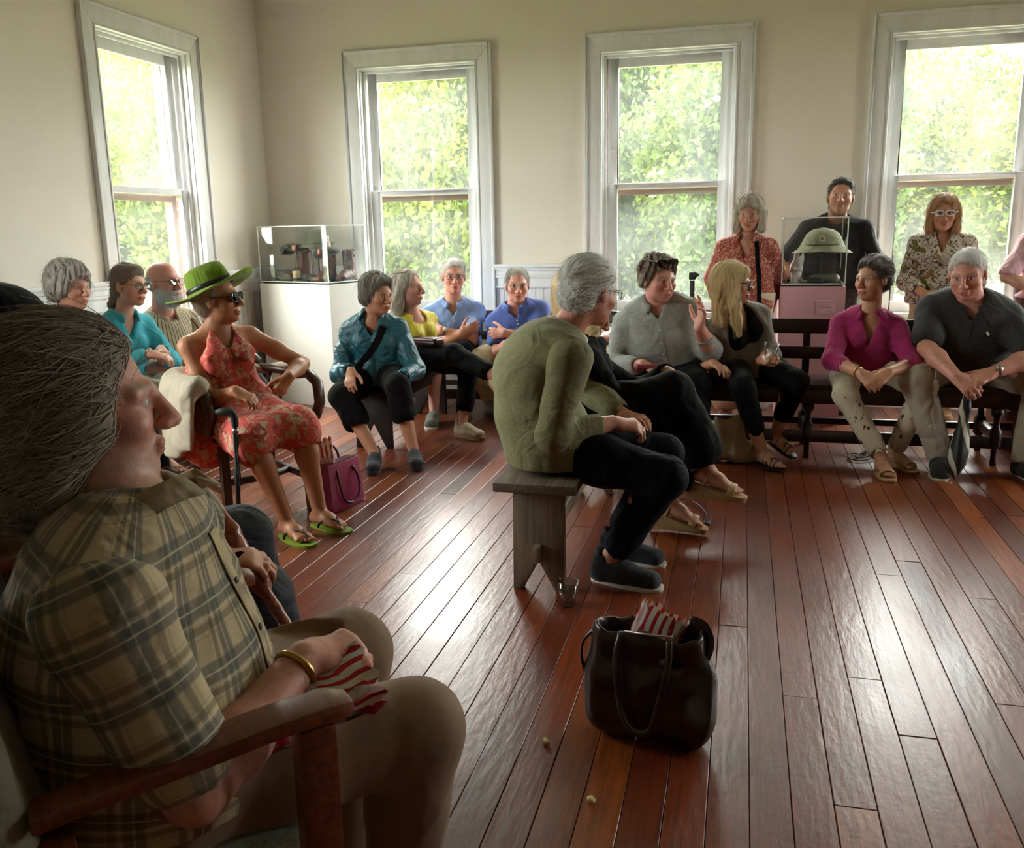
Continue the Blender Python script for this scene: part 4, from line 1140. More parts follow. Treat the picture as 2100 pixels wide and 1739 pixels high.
def leafprint_mat(name, ground, ink1, ink2):
    """sparse sprigs of pointed leaves on plain cloth"""
    t = NT(name); v = t.coords('Object', (1, 1, .55)); c = t.mix(0.0, ground, ground)
    for k, (sc, ink, th) in enumerate(((30, ink1, .20), (44, ink2, .16))):
        vo = t.n('ShaderNodeTexVoronoi'); vo.inputs['Scale'].default_value = sc; vo.inputs['Randomness'].default_value = .9
        nz = t.n('ShaderNodeTexNoise'); nz.inputs['Scale'].default_value = 50; t.l(v, nz.inputs['Vector'])
        ad = t.n('ShaderNodeVectorMath', operation='MULTIPLY_ADD'); t.l(nz.outputs['Color'], ad.inputs[0]); ad.inputs[1].default_value = (.02, .02, .02); t.l(v, ad.inputs[2]); t.l(ad.outputs[0], vo.inputs['Vector'])
        g = t.noise(t.coords('Object', loc=(k*4, 2, 1)), 9, 1); gm = t.ramp(g, [(.50, (0, 0, 0)), (.54, (1, 1, 1))])
        m = clamp01(t, t.math('DIVIDE', t.math('SUBTRACT', th*1.3, vo.outputs['Distance']), .05))
        c = t.mix(t.math('MULTIPLY', m, gm), c, ink)
    t.base(c); with_weave(t); return t.m
def heather_mat(name, c1, c2):
    t = NT(name); v = t.coords('Object', (1, 1, 2.2)); f = t.noise(v, 160, 3, .7)
    t.base(t.ramp(f, [(.35, c1), (.65, c2)])); with_weave(t, .3); return t.m
def tweed_mat():
    t = NT('olive_tweed'); v = t.coords('Object'); f = t.noise(v, 420, 2, .7); g = t.noise(v, 60, 3)
    c = t.ramp(f, [(.32, srgb(82, 84, 54)), (.52, srgb(124, 122, 82)), (.7, srgb(164, 156, 116))])
    t.base(t.mix(t.math('MULTIPLY', g, .35), c, srgb(102, 100, 64))); with_weave(t, .35); return t.m
C_BLACK = fabric('black_cloth', (.0045, .0045, .005), .85, .2, sheen=.02)
C_BLACK2 = fabric('black_knit', (.006, .0055, .006), .9, .2, sheen=.02)
C_NAVY = fabric('navy_cloth', srgb(14, 17, 30), .8, .15, sheen=.03)
C_DENIM = fabric('dark_denim', srgb(32, 35, 42), .8, .25, sheen=.04)
C_GREYCH = fabric('grey_trousers', srgb(120, 126, 130), .8, .12)
C_KHAKI = fabric('khaki_chino', srgb(136, 104, 74), .8, .08, wrinkle=.10, bump=.12)
C_KHAKI2 = fabric('stone_chino', srgb(176, 166, 148), .8, .10)
C_BEIGE = fabric('pale_beige_chino', srgb(206, 190, 152), .8, .10)
M_METAL_D = plain('dark_spectacle_frame', (.03, .025, .022), .35)
M_METAL_G = plain('grey_metal', (.42, .41, .40), .3, metallic=.9)
M_GOLD = plain('gold_metal', srgb(190, 150, 80), .3, metallic=.9)
M_WHITEF = plain('white_plastic', srgb(228, 222, 216), .3)
def lens_mat(name, tint, alpha):
    t = NT(name); tr = t.n('ShaderNodeBsdfTransparent'); gl = t.n('ShaderNodeBsdfGlossy'); gl.inputs[1].default_value = .05; tr.inputs[0].default_value = tint+(1,)
    ms = t.n('ShaderNodeMixShader'); ms.inputs[0].default_value = alpha; t.l(tr.outputs[0], ms.inputs[1]); t.l(gl.outputs[0], ms.inputs[2]); t.l(ms.outputs[0], t.out.inputs['Surface']); return t.m
LENS = lens_mat('clear_lens', (.93, .95, .95), .05); LENS_D = lens_mat('dark_lens', (.10, .08, .07), .10)
RUB_W = plain('white_rubber', srgb(214, 210, 198), .6); RUB_D = plain('dark_rubber', (.03, .03, .032), .7); RUB_T = plain('tan_rubber', srgb(150, 118, 80), .7)
LACE_D = plain('dark_lace', (.05, .05, .055), .8); LACE_W = plain('white_lace', srgb(220, 214, 200), .8)
LEATHER_T = plain('tan_leather', srgb(196, 160, 120), .5, .12, 40); LEATHER_D = plain('dark_brown_leather', srgb(42, 26, 20), .4, .2, 40); LEATHER_G = plain('taupe_leather', srgb(112, 98, 86), .5, .15, 30)

# hair shapes in head-local metres (left, front, up)
def mirror(ops):
    out = []
    for o in ops:
        out.append(o)
        m = tuple((-q[0],)+tuple(q[1:]) if isinstance(q, tuple) and i in (1, 2) and o[0] in ('e', '-e', 'c', '-c') and not (i == 2 and o[0] in ('e', '-e')) else q for i, q in enumerate(o))
        if m != o: out.append(m)
    return out
CAP = [('e', (0, -.020, .034), (.0805, .1005, .0905)), ('e', (0, -.056, -.025), (.070, .056, .060)), ('e', (.01, .02, .082), (.06, .055, .034))]
SHORT_M = CAP
SHORT_F = [('e', (0, -.024, .040), (.094, .114, .100)), ('e', (0, -.062, -.02), (.084, .066, .075))]+mirror([('e', (.066, .0, .0), (.030, .048, .058))])
BOB = SHORT_F+mirror([('c', (.070, .012, .01), (.080, .018, -.10), .034, .030), ('c', (.045, -.06, 0), (.055, -.055, -.11), .05, .045)])
LONG = SHORT_F+mirror([('c', (.068, .006, .01), (.082, .02, -.12), .034, .036), ('c', (.082, .02, -.12), (.088, .035, -.22), .036, .026), ('c', (.04, -.065, 0), (.05, -.06, -.22), .055, .045)])
FACE_M = (0, .118, -.024, .17, .088, .118)
FACE_F = (0, .106, -.044, .082, .076, .108)
# ------------------------------------------------------------------ the people, one after another
DOWN = A(0, 0, -1); UPV = A(0, 0, 1)
def watch(p, sd, mat_band, mat_face, face=True, name='watch'):
    a, b, c = p.arm[sd]; d = nrm(c-b); q = c-d*.022; r = (.029 if p.fem else .034)*p.k; u = nrm(np.cross(d, A(.3, .2, 1))); w = np.cross(d, u); mb = MB()
    mb.tube([q+(u*math.cos(t)+w*math.sin(t))*r for t in np.linspace(0, 2*math.pi, 20, endpoint=False)], .006, 6, closed=True)
    o = p.put_mb(name, mb, mat_band)
    if face:
        n = nrm(_toward(q)-d*np.dot(_toward(q), d)); ax = np.stack([d, np.cross(n, d), n], 1); m2 = MB(); m2.lathe([(.017, 0), (.018, .004), (.016, .007), (0, .007)], q+n*(r+.001), 16, axis=ax); p.put_mb('watch_face', m2, mat_face, o)
    return o
def _toward(q): return nrm(A(.15, -1, .7))

# --- man in plaid in the foreground armchair
p = Person('grey-haired man in olive plaid shirt in the near armchair', H=1.76, hip=(-.925, 1.125, .53), neck=at(290, 1062, 1.14), az=20, paz=40, look=(38, -2, 0), headc=at(176, 834, 1.14),
    arms={'R': ((-.665, 1.20, .675), (.2, -.6, -1)), 'L': ((-1.02, 1.40, .62), (-1, .5, -1))}, hands={'R': ((.55, .75, -.05), (-.25, .1, -1), 60, .1, .4), 'L': ((.8, -.2, -.1), (.1, -.2, -1), 40)},
    legs={'R': ((-.59, 1.36, .085), (.5, .2, 1), 40), 'L': ((-.78, 1.54, .085), (.3, .5, 1), 44)}, build=1.18, belly=.09, slouch=.05, skin='pink', voxel=.0042, nose=1.0, jaw=1.1, brow=(.3, .26, .2))
p.beard = (srgb(190, 160, 140), .45)
p.body()
M_PLAID = plaid_mat()
o = p.top(M_PLAID, 'plaid_shirt', e=.016, sleeve=.80, hem=-.06, fold=.006, seed=4, loose=.02, sl_e=.018, voxel=.006, freq=30, neck_cut=('none', 0), split=True)
p.front_trim(o, .034, M_PLAID); p.buttons(o, plain('horn_button', srgb(60, 50, 40), .4), (.15, .35, .55, .75))
p.collar(M_PLAID, open_=.35, spread=1.0, drop=.03)
p.pants(C_KHAKI, e=.018, hem=.95, seed=3, voxel=.007, fold=.004, width=1.08)
p.hair(HAIR['greybrown'], [('e', (0, -.034, .040), (.092, .118, .100)), ('e', (0, -.085, -.03), (.088, .062, .085)), ('c', (0, -.085, -.04), (0, -.085, -.105), .078, .062)]+mirror([('e', (.066, -.012, -.005), (.034, .050, .062)), ('c', (.066, -.025, -.02), (.058, -.06, -.10), .036, .034)]),
    face=(0, .146, -.012, .24, .112, .118), flow='back', strand=.0016, freq=90, voxel=.0042, nst=2400, length=.12, width=.0008, wild=1.5)
for sd in 'LR': p.shoe(sd, 'sneaker', [fabric('grey_shoe', (.09, .085, .08)), RUB_D, LACE_D])
watch(p, 'R', M_GOLD, M_GOLD, False, 'bracelet'); P1 = p

# --- man with black cap and walking stick, half hidden behind him
p = Person('man in black cap and brown shirt half hidden behind the plaid shirt', H=1.75, hip=(-1.60, 1.80, .52), neck=at(60, 790, 1.82), az=35, look=(30, 10, 0), headc=at(14, 690, 1.84),
    arms={'R': ((-1.13, 1.70, .60), (.2, -.6, -1)), 'L': (at(548, 1205, 1.78), (-.2, .6, -1))}, hands={'L': ((.9, .1, -.4), (-.2, -1, 0), 55, .1), 'R': ((.8, .5, -.1), (0, .2, -1), 30)},
    legs={'R': ((-1.12, 2.0, .085), (.5, -.2, 1), 30), 'L': ((-1.35, 2.3, .085), (.2, .3, 1), 35)}, build=1.05, voxel=.006, skin='tan')
p.body(); p.top(fabric('brown_beige_shirt', srgb(140, 118, 88)), 'shirt', sleeve=1.75, hem=-.05, seed=8, loose=.02, neck_cut=('v', .06))
p.pants(C_DENIM, 'jeans', seed=5, e=.016, width=1.1); 
for sd in 'LR': p.shoe(sd, 'loafer', [fabric('black_shoe', (.02, .02, .022)), RUB_D])
F = Field(); F.ell(p.loc((0, -.02, .045)), A(.092, .115, .085), p.HM); F.plane(p.loc((0, 0, .02)), -p.HM[:, 2]+p.HM[:, 1]*.1); F.ec(p.loc((0, .07, .035)), p.loc((0, .16, .02)), .075, .062, .010, .006, side=p.HM[:, 0], k=.02)
me, V = F.mesh('cap', .005); p.put('cap', me, fabric('black_cap', (.008, .008, .009)))
p.hair(HAIR['black'], [('e', (0, -.045, -.01), (.084, .075, .07))], strand=.002); P2 = p

# --- three along the left wall
p = Person('grey curly-haired woman in dark top beside the ponytailed woman', fem=True, H=1.62, hip=(-3.60, 4.02, .50), neck=at(132, 662, 4.02), az=-12, look=(-8, 4, 0), headc=at(146, 588, 4.0),
    arms={'R': ((-3.22, 3.9, .60), (0, -1, -1)), 'L': ((-3.22, 4.1, .6), (0, 1, -1))}, hands={'R': ((1, .4, 0), (0, 0, -1), 20), 'L': ((1, -.4, 0), (0, 0, -1), 20)}, legs={'R': ((-3.1, 3.95, .085), (1, 0, 1), -10), 'L': ((-3.08, 4.15, .085), (1, 0, 1), -10)}, voxel=.006, skin='fair')
p.body(); p.top(fabric('charcoal_top', srgb(52, 50, 46)), 'top', sleeve=.6, neck_cut=('round', .03), seed=3); p.pants(C_BLACK, seed=2)
p.hair(HAIR['silver'], [('e', (0, -.026, .046), (.104, .122, .104)), ('e', (0, -.066, -.015), (.092, .072, .08))]+mirror([('e', (.07, -.002, .0), (.034, .05, .055))]), face=FACE_F, strand=.006, freq=34, voxel=.0045, flow='curl', nst=900, length=.05)
for sd in 'LR': p.shoe(sd, 'loafer', [LEATHER_D, RUB_D])

p = Person('ponytailed woman with glasses in turquoise shirt by the left wall', fem=True, H=1.64, hip=(-3.58, 4.48, .50), neck=at(252, 648, 4.44), az=-15, look=(-8, 3, 0), headc=at(266, 584, 4.42),
    arms={'R': (at(312, 726, 4.25), (-.2, -1, -1)), 'L': (at(330, 716, 4.42), (0, 1, -1))}, hands={'R': ((1, .5, -.3), (0, .2, -1), 35), 'L': ((.8, -.8, -.2), (0, -.2, -1), 35)}, legs={'R': (fl(335, 940, .08), (1, 0, 1), -15), 'L': (fl(380, 900, .085), (1, 0, 1), -10)}, voxel=.005, skin='fair')
p.bare_feet = {'R', 'L'}; p.body(); p.top(fabric('turquoise_linen', srgb(64, 178, 196)), 'turquoise_shirt', sleeve=1.8, neck_cut=('v', .10), seed=13, loose=.02, fold=.005); p.pants(fabric('cream_linen', srgb(214, 208, 190)), seed=7, e=.02)
p.collar(fabric('turquoise_linen', srgb(64, 178, 196)), open_=.6)
p.hair(HAIR['brown'], CAP+[('c', (0, -.09, -.02), (-.01, -.115, -.12), .034, .030), ('c', (-.01, -.115, -.12), (-.01, -.12, -.19), .028, .014)], face=FACE_F, strand=.002, flow='back', freq=90, voxel=.0045)
p.glasses(M_METAL_D, LENS)
for sd in 'LR': p.shoe(sd, 'sandal', [RUB_T, LEATHER_T])

p = Person('bald white-bearded man with glasses in striped brown shirt', H=1.76, hip=(-3.56, 5.00, .50), neck=at(332, 648, 4.94), az=-15, look=(-12, 0, 0), headc=at(337, 578, 4.88),
    arms={'R': ((-3.25, 4.70, .60), (-.2, -1, -1)), 'L': ((-3.2, 5.0, .60), (0, 1, -1))}, hands={'R': ((1, .5, -.2), (0, .2, -1), 30), 'L': ((.9, -.5, -.2), (0, -.2, -1), 30)}, legs={'R': ((-3.10, 4.85, .085), (1, 0, 1), -10), 'L': ((-2.88, 5.22, .12), (.3, 0, 1), -12)}, voxel=.005, skin='pink', build=1.1, belly=.03)
p.beard = (srgb(205, 200, 192), .8); p.lipc = p.tone*.9
p.body(); p.top(stripe_mat('brown_striped_cotton', srgb(196, 182, 152), srgb(92, 74, 52), .032, .34), 'striped_shirt', sleeve=.75, seed=6, loose=.02, split=True); p.collar(_MC.get('x') or fabric('tan_collar', srgb(170, 152, 120)))
p.pants(C_DENIM, 'jeans', seed=5)
p.hair(HAIR['white'], [('e', (0, -.040, .0), (.082, .075, .055))], face=(0, .10, .03, .10, .11, .10), strand=.0018)
p.hair(HAIR['white'], [('e', (0, .050, -.098), (.050, .050, .042)), ('e', (0, .078, -.055), (.034, .024, .012))]+mirror([('e', (.052, .02, -.07), (.018, .034, .045))]), cut=False, name='beard', strand=.002, freq=60, voxel=.0045)
p.glasses(M_METAL_D, LENS, r=.0013)
for sd in 'LR': p.shoe(sd, 'sneaker', [fabric('green_sneaker', srgb(120, 130, 100), mottle=90, col2=srgb(60, 66, 52)), RUB_W, LACE_W])

# --- woman in green hat
p = Person('sunglassed woman in wide green hat and red sundress', fem=True, H=1.66, hip=(-2.36, 3.74, .52), neck=at(446, 672, 3.72), az=-36, look=(8, -4, 0), headc=at(447, 612, 3.72),
    arms={'R': (at(482, 802, 3.48), (-1, .5, -.15)), 'L': (at(592, 772, 3.72), (.4, .9, -.3))}, hands={'R': ((.75, .1, -.35), (-.2, .3, -1), 45, .2, .5), 'L': ((-.3, -.6, -.8), (-.7, .2, .1), 65, .1, .5)},
    legs={'R': (fl(588, 1068, .085), (.6, -.7, 1), -28), 'L': (fl(655, 1046, .085), (.7, -.3, 1), -18)}, build=1.12, belly=.015, bust=.03, voxel=.0048, skin=srgb(184, 126, 92))
p.bare_feet = {'L', 'R'}; p.core = False
p.body()
M_DRESS = blotch_mat('coral_print_cotton', srgb(206, 84, 72), [(26, .50, .56, srgb(196, 170, 140), .8), (60, .55, .60, srgb(226, 96, 92), 1.5), (18, .58, .64, srgb(150, 60, 52), 1.0)])
def dress(F):
    # skirt over the thighs with a flounce
    for sd in 'LR':
        a, b, c = p.leg[sd][:3]; F.ec(a+A(0, 0, .01), a+(b-a)*.92, .105, .082, k=.05); F.ec(a+(b-a)*.45-A(0, 0, .03), a+(b-a)*.96-A(0, 0, .035), .085, .095, k=.04)
    m0 = (p.leg['L'][0]+p.leg['R'][0])/2; m1 = (p.leg['L'][1]+p.leg['R'][1])/2; F.ec(m0, m0+(m1-m0)*.9, .13, .12, .075, .06, side=p.leg['L'][1]-p.leg['R'][1], k=.05)
    kl, kr = [p.leg[q][0]+(p.leg[q][1]-p.leg[q][0])*.86 for q in 'LR']; F.ec(kl, kr, .078, .078, k=.04)
    F.ec(p.hip+azv(-120)*.02-A(0, 0, .02), p.hip+azv(-120)*.13-A(0, 0, .13), .11, .13, k=.05)
F = Field(); st = p.stations(.010)
for i in range(0, 3):
    F.ec(st[i][0], st[i+1][0], st[i][1], st[i+1][1]*(1 if i < 2 else .98), st[i][2], st[i+1][2], side=p.l, k=.03)
for g in (-1, 1): F.ell(p.spine(.63)+p.f*.098+p.l*g*.062, A(.064, .064, .068), k=.035)
F.ec(p.spine(.66)-p.up*.0+p.f*.05, p.spine(.9)+p.f*.10, .06, .01, k=.02, op='s')
F.ec(p.spine(.72)+p.f*.17, p.spine(.95)+p.f*.16, .035, .07, .05, .06, side=p.l, k=.01, op='s')
for g in (-1, 1): F.ec(p.spine(.70)+p.f*.135+p.l*g*.075, p.spine(.985)+p.f*.045+p.l*g*.050, .042, .014, .016, .012, side=p.l, k=.02)
dress(F); F.func(folds(21, .0055, 34))
for sd in 'LR':
    a, b, c = p.leg[sd][:3]; F.ec(b-(b-a)*.03, b+(c-b)*.5, .056, .055, k=.01, op='s')
me, V = F.mesh('sundress', .0065); p.put('sundress', me, M_DRESS)
F = Field(); hb = p.hs
HX = p.HM; tilt = lambda q: p.loc((q[0], q[1]*math.cos(.30)-q[2]*math.sin(.30), q[2]*math.cos(.30)+q[1]*math.sin(.30)+.0))
HU = nrm(tilt((0, 0, 1))-tilt((0, 0, 0))); HF_ = nrm(tilt((0, 1, 0))-tilt((0, 0, 0))); HL = HX[:, 0]; HAX = np.stack([HL, HF_, HU], 1)
mb = MB(); n = 48; prof = [(.100, .050, 0), (.104, .052, .0), (.125, .045, .0), (.155, .040, .1), (.185, .040, .35), (.197, .046, .5), (.196, .049, .5), (.184, .044, .35), (.155, .045, .1), (.120, .052, 0), (.098, .060, 0), (.096, .085, 0), (.091, .125, 0), (.080, .155, 0), (.060, .166, 0), (.03, .163, 0), (.0, .160, 0)]
base = []
for r_, z_, cu in prof:
    for j in range(n):
        t = 2*math.pi*j/n; el = 1.0+.14*abs(math.sin(t))
        dz = cu*.07*(math.cos(2*t)*-.6+.2)+.004*cu*math.sin(5*t)
        base.append(tilt((r_*math.cos(t)*.93, r_*math.sin(t)*el-.012, z_+dz+.0)))
fs = []
for i in range(len(prof)-1):
    for j in range(n): fs.append((i*n+j, i*n+(j+1) % n, (i+1)*n+(j+1) % n, (i+1)*n+j))
mb.add(base, fs); hat = p.put_mb('sun_hat', mb, fabric('lime_felt', srgb(112, 140, 24), .9, .10, 500, .35))
mb = MB(); mb.tube([tilt((.1005*math.cos(t)*.93, .1005*math.sin(t)*(1+.14*abs(math.sin(t)))-.012, .068)) for t in np.linspace(0, 2*math.pi, 40, endpoint=False)], .013, 8, closed=True, flat=.3, up=HL); p.put_mb('hat_band', mb, plain('black_beaded_band', (.015, .015, .012), .35, .6, 200), hat)
p.hair(HAIR['ashblond'], [('e', (0, -.03, .02), (.082, .10, .075)), ('e', (0, -.055, -.03), (.07, .055, .05))], face=FACE_F, strand=.002)
p.glasses(plain('tortoise_frame', srgb(44, 24, 16), .3), LENS_D, rx=.029, rz=.022, r=.0028)
M_LIME = plain('lime_rubber', srgb(128, 150, 46), .6); 
for sd in 'LR': p.shoe(sd, 'flip', [M_LIME, plain('black_strap', (.015, .015, .018), .5)])
P6 = p

# --- teal jacket and yellow top on the small black bench
p = Person('short-haired woman in teal rain jacket on the small black bench', fem=True, H=1.64, hip=(-2.19, 5.16, .47), neck=at(764, 656, 5.08), az=-76, look=(-28, 6, 0), headc=at(774, 603, 5.04),
    arms={'R': (at(720, 760, 4.78), (-.5, 0, -1)), 'L': (at(822, 775, 4.86), (.5, .1, -1))}, hands={'R': ((.15, -.7, -.75), (.2, .5, -.7), 22, .5), 'L': ((-.2, -.8, -.5), (0, .2, -1), 25)},
    legs={'R': (fl(768, 930, .085), (-.6, -1, .8), -72), 'L': (fl(848, 922, .085), (.3, -1, .8), -62)}, build=1.08, voxel=.0048, skin='tan')
p.body(); M_TEAL = fabric('teal_nylon', srgb(42, 98, 112), .45, .10, 300, .15, .0, wrinkle=.9)
o = p.top(M_TEAL, 'teal_jacket', e=.024, sleeve=1.86, hem=-.02, neck_cut=('v', .05), fold=.008, seed=9, loose=.03, sl_e=.016, freq=26)
p.top(fabric('slate_tee', srgb(62, 62, 74)), 'undershirt', e=.002, sleeve=0, hem=.4, neck_cut=('round', .01), fold=0, lo=2)
p.collar(M_TEAL, open_=.85, h=.05, drop=.05, spread=1.6)
p.pants(C_BLACK2, 'cropped_trousers', e=.022, hem=.42, seed=11, flare=.018, fold=.006)
p.hair(HAIR['darkgrey'], [('e', (0, -.024, .040), (.090, .111, .100)), ('e', (0, -.062, -.02), (.080, .062, .070)), ('e', (0, .04, .088), (.06, .05, .03))]+mirror([('e', (.068, -.012, -.005), (.024, .04, .045))]), face=(0, .114, -.03, .11, .084, .112), strand=.0035, freq=56, voxel=.0042)
for sd in 'LR': p.shoe(sd, 'sneaker', [fabric('charcoal_hiker', srgb(48, 48, 56)), RUB_D, LACE_D])
p.trim(o, [p.spine(.95)+p.l*.075, p.spine(.75)+p.l*.04, p.spine(.5)-p.l*.03, p.spine(.25)-p.l*.11, p.spine(.08)-p.l*.16], p.f, .042, C_BLACK, 'shoulder_strap', off=.003, th=.003); p.trim(o, [p.spine(.72), p.spine(.05)], p.f, .012, plain('dark_zip', (.02, .05, .06), .4), 'zip')
P7 = p

p = Person('long-haired woman in yellow halter top with crossed legs', fem=True, H=1.68, hip=(-2.16, 5.75, .50), neck=at(848, 652, 5.72), az=-28, look=(-10, -2, 0), headc=at(838, 590, 5.68),
    arms={'R': ((-2.28, 5.45, .46), (-1, -.6, 0)), 'L': ((-2.35, 5.95, .5), (-1, .6, 0))}, hands={'R': ((0, -.3, -1), (-1, 0, 0), 10), 'L': ((-1, 0, -.4), (0, 0, -1), 10)},
    legs={'L': (fl(948, 870, .085), (1, -.2, .6), -25), 'R': (at(1026, 776, 5.40), (.2, -.1, 1), -25, 35)}, build=1.08, voxel=.005, skin='pink', shrug=.03)
p.core = False; p.body(); M_YEL = fabric('yellow_satin', srgb(226, 206, 60), .55)
p.top(M_YEL, 'halter_top', e=.010, sleeve=0, hem=-.04, neck_cut=('round', .0), fold=.006, seed=5, loose=.02)
p.pants(C_BLACK, 'cropped_trousers', hem=.72, seed=4, e=.016)
p.hair(HAIR['ashblond'], [('e', (0, -.022, .036), (.086, .106, .094))]+mirror([('c', (.06, -.03, 0), (.066, -.055, -.11), .04, .042), ('c', (.066, -.055, -.11), (.07, -.06, -.17), .042, .03), ('c', (.02, -.08, 0), (.03, -.085, -.16), .05, .045)]), face=(0, .10, -.02, .072, .085, .115), strand=.0035, freq=50, flow='down')
p.glasses(M_METAL_D, None, up=(-.075, .095), name='glasses_on_head')
p.shoe('L', 'sneaker', [fabric('cream_suede', srgb(206, 190, 160)), RUB_T, LACE_W]); p.shoe('R', 'sneaker', [fabric('cream_suede', srgb(206, 190, 160)), RUB_T, LACE_W])
P8 = p

# --- two men with folded arms, blonde woman hidden beside them
p = Person('white-haired man in pale blue polo with folded arms', H=1.70, hip=(-2.12, 6.52, .48), neck=at(928, 624, 6.46), az=-72, look=(-66, 2, 0), headc=at(930, 566, 6.42),
    arms={'R': (at(945, 684, 6.26), (-1, -.2, -1)), 'L': (at(905, 676, 6.24), (1, -.2, -1))}, hands={'R': ((.8, .3, .35), (0, 1, .2), 20), 'L': ((-.9, .2, -.1), (0, 1, 0), 25)},
    legs={'R': (fl(890, 845, .085), (0, -1, 1), -80), 'L': (fl(955, 835, .085), (.2, -1, 1), -70)}, voxel=.005, skin='pink', build=1.05, belly=.02)
p.body(); M_PB = fabric('pale_blue_pique', srgb(128, 156, 206)); o = p.top(M_PB, 'polo_shirt', e=.016, sleeve=.66, seed=14, fold=.005, loose=.015, neck_cut=('v', .035), sl_e=.012); p.collar(M_PB); p.front_trim(o, .026, M_PB, .62, .95); p.buttons(o, M_WHITEF, (.7, .78)); p.pants(C_NAVY, 'shorts', hem=.05, seed=6)
p.hair(HAIR['white'], CAP, face=FACE_M, strand=.002, voxel=.0045); p.glasses(M_METAL_D, LENS, r=.0016); watch(p, 'L', LEATHER_D, M_WHITEF)
for sd in 'LR': p.shoe(sd, 'sneaker', [fabric('grey_runner', srgb(120, 122, 112)), RUB_W, LACE_W])

p = Person('grey-haired man in royal blue polo and beige trousers with folded arms', H=1.70, hip=(-1.56, 6.52, .48), neck=at(1056, 632, 6.46), az=-80, look=(-72, 4, 0), headc=at(1061, 584, 6.42),
    arms={'R': (at(1075, 690, 6.22), (-1, -.2, -1)), 'L': (at(1035, 682, 6.22), (1, -.2, -1))}, hands={'R': ((.8, .2, .2), (0, 1, .2), 20), 'L': ((-.9, .2, -.1), (0, 1, 0), 25)},
    legs={'R': (fl(1006, 820, .085), (-.4, -1, 1), -75), 'L': (fl(1075, 822, .085), (.2, -1, 1), -70)}, voxel=.005, skin='pink', build=1.08, belly=.02)
p.body(); M_RB = fabric('royal_blue_pique', srgb(76, 98, 170)); o = p.top(M_RB, 'polo_shirt', e=.016, sleeve=.70, seed=15, fold=.005, loose=.015, neck_cut=('v', .035), sl_e=.014); p.collar(M_RB); p.front_trim(o, .026, M_RB, .62, .95); p.buttons(o, M_WHITEF, (.7, .78)); p.pants(C_BEIGE, seed=9, e=.018, fold=.005)
p.hair(HAIR['grey'], [('e', (0, -.024, .030), (.081, .100, .092)), ('e', (0, -.056, -.025), (.07, .055, .055))], face=FACE_M, strand=.0015, voxel=.0045); p.glasses(M_METAL_G, LENS, r=.0014)
for sd in 'LR': p.shoe(sd, 'loafer', [LEATHER_G, RUB_D])

p = Person('blonde woman hidden behind the tweed jacket', fem=True, H=1.62, hip=(-1.08, 6.52, .48), neck=at(1160, 648, 6.46), az=-75, look=(-35, 2, 0), headc=at(1166, 592, 6.42),
    arms={'R': ((-1.12, 6.22, .60), (-1, 0, -1)), 'L': ((-.95, 6.2, .6), (1, 0, -1))}, hands={'R': ((.3, -1, 0), (0, 0, -1), 20), 'L': ((-.3, -1, 0), (0, 0, -1), 20)},
    legs={'R': ((-1.12, 6.0, .085), (0, -1, 1), -80), 'L': ((-.95, 6.0, .085), (0, -1, 1), -80)}, voxel=.007, skin='pink')
p.body(); p.top(fabric('white_blouse', srgb(220, 214, 208)), 'blouse', sleeve=1.5, seed=3); p.pants(C_BEIGE, seed=3); p.hair(HAIR['blond'], LONG, face=FACE_F, strand=.002)
for sd in 'LR': p.shoe(sd, 'loafer', [LEATHER_T, RUB_T])

# --- tweed man and woman in black on the weathered bench
p = Person('white-haired man in green tweed jacket leaning forward on the weathered bench', H=1.78, hip=(-.69, 3.32, .53), neck=at(1150, 690, 3.36), az=22, paz=8, look=(52, 12, 0), headc=at(1212, 597, 3.42),
    arms={'R': (at(1255, 868, 3.30), (-.6, -.5, -1)), 'L': (at(1275, 850, 3.62), (.2, 1, -.6))}, hands={'R': ((1, .35, -.15), (0, .4, -1), 40), 'L': ((.8, -.6, .0), (0, 0, -1), 30)},
    legs={'R': (fl(1248, 1150, .085), (1, -.1, 1), -12), 'L': (fl(1262, 1105, .085), (1, .1, 1), -12)}, build=1.10, slouch=.10, voxel=.0042, skin=srgb(206, 146, 124), belly=.02)
p.body(); M_TW = tweed_mat()
def skirt_j(F):
    F.ec(p.spine(.25), p.spine(-.06)-p.f*.015, .190, .225, .150, .180, side=p.l, k=.05)
o = p.top(M_TW, 'tweed_jacket', e=.026, sleeve=1.86, hem=(-.165, (0, 0, 1)), fold=.0075, seed=31, sl_e=.018, extra=skirt_j, split=True, neck_cut=('v', .16), freq=20)
p.collar(fabric('pale_shirt', srgb(196, 184, 166)), open_=.4, h=.036); p.pants(C_NAVY, seed=12, hem=.80, e=.016)
p.hair(HAIR['white'], [('e', (0, -.024, .034), (.087, .106, .095)), ('e', (0, -.06, -.025), (.078, .062, .066))], face=(0, .110, -.02, .085, .085, .118), strand=.0026, flow='back', freq=80, voxel=.004)
p.glasses(M_METAL_D, LENS, r=.0014)
for sd in 'LR': p.shoe(sd, 'sneaker', [fabric('black_slip_on', (.012, .014, .02)), RUB_W])
P12 = p
rt_ = -p.l
p.trim(o, [p.spine(.10)+p.f*.02+rt_*.3, p.spine(.06)+p.f*.17+rt_*.3], rt_, .05, M_TW, 'pocket_flap', off=.002, th=.004)
p.trim(o, [p.spine(.34)-p.f*.02-p.l*.0, p.spine(-.10)-p.f*.05], -p.f, .006, plain('seam_shadow', srgb(58, 58, 36), .9), 'back_vent', off=.0005, th=.001)
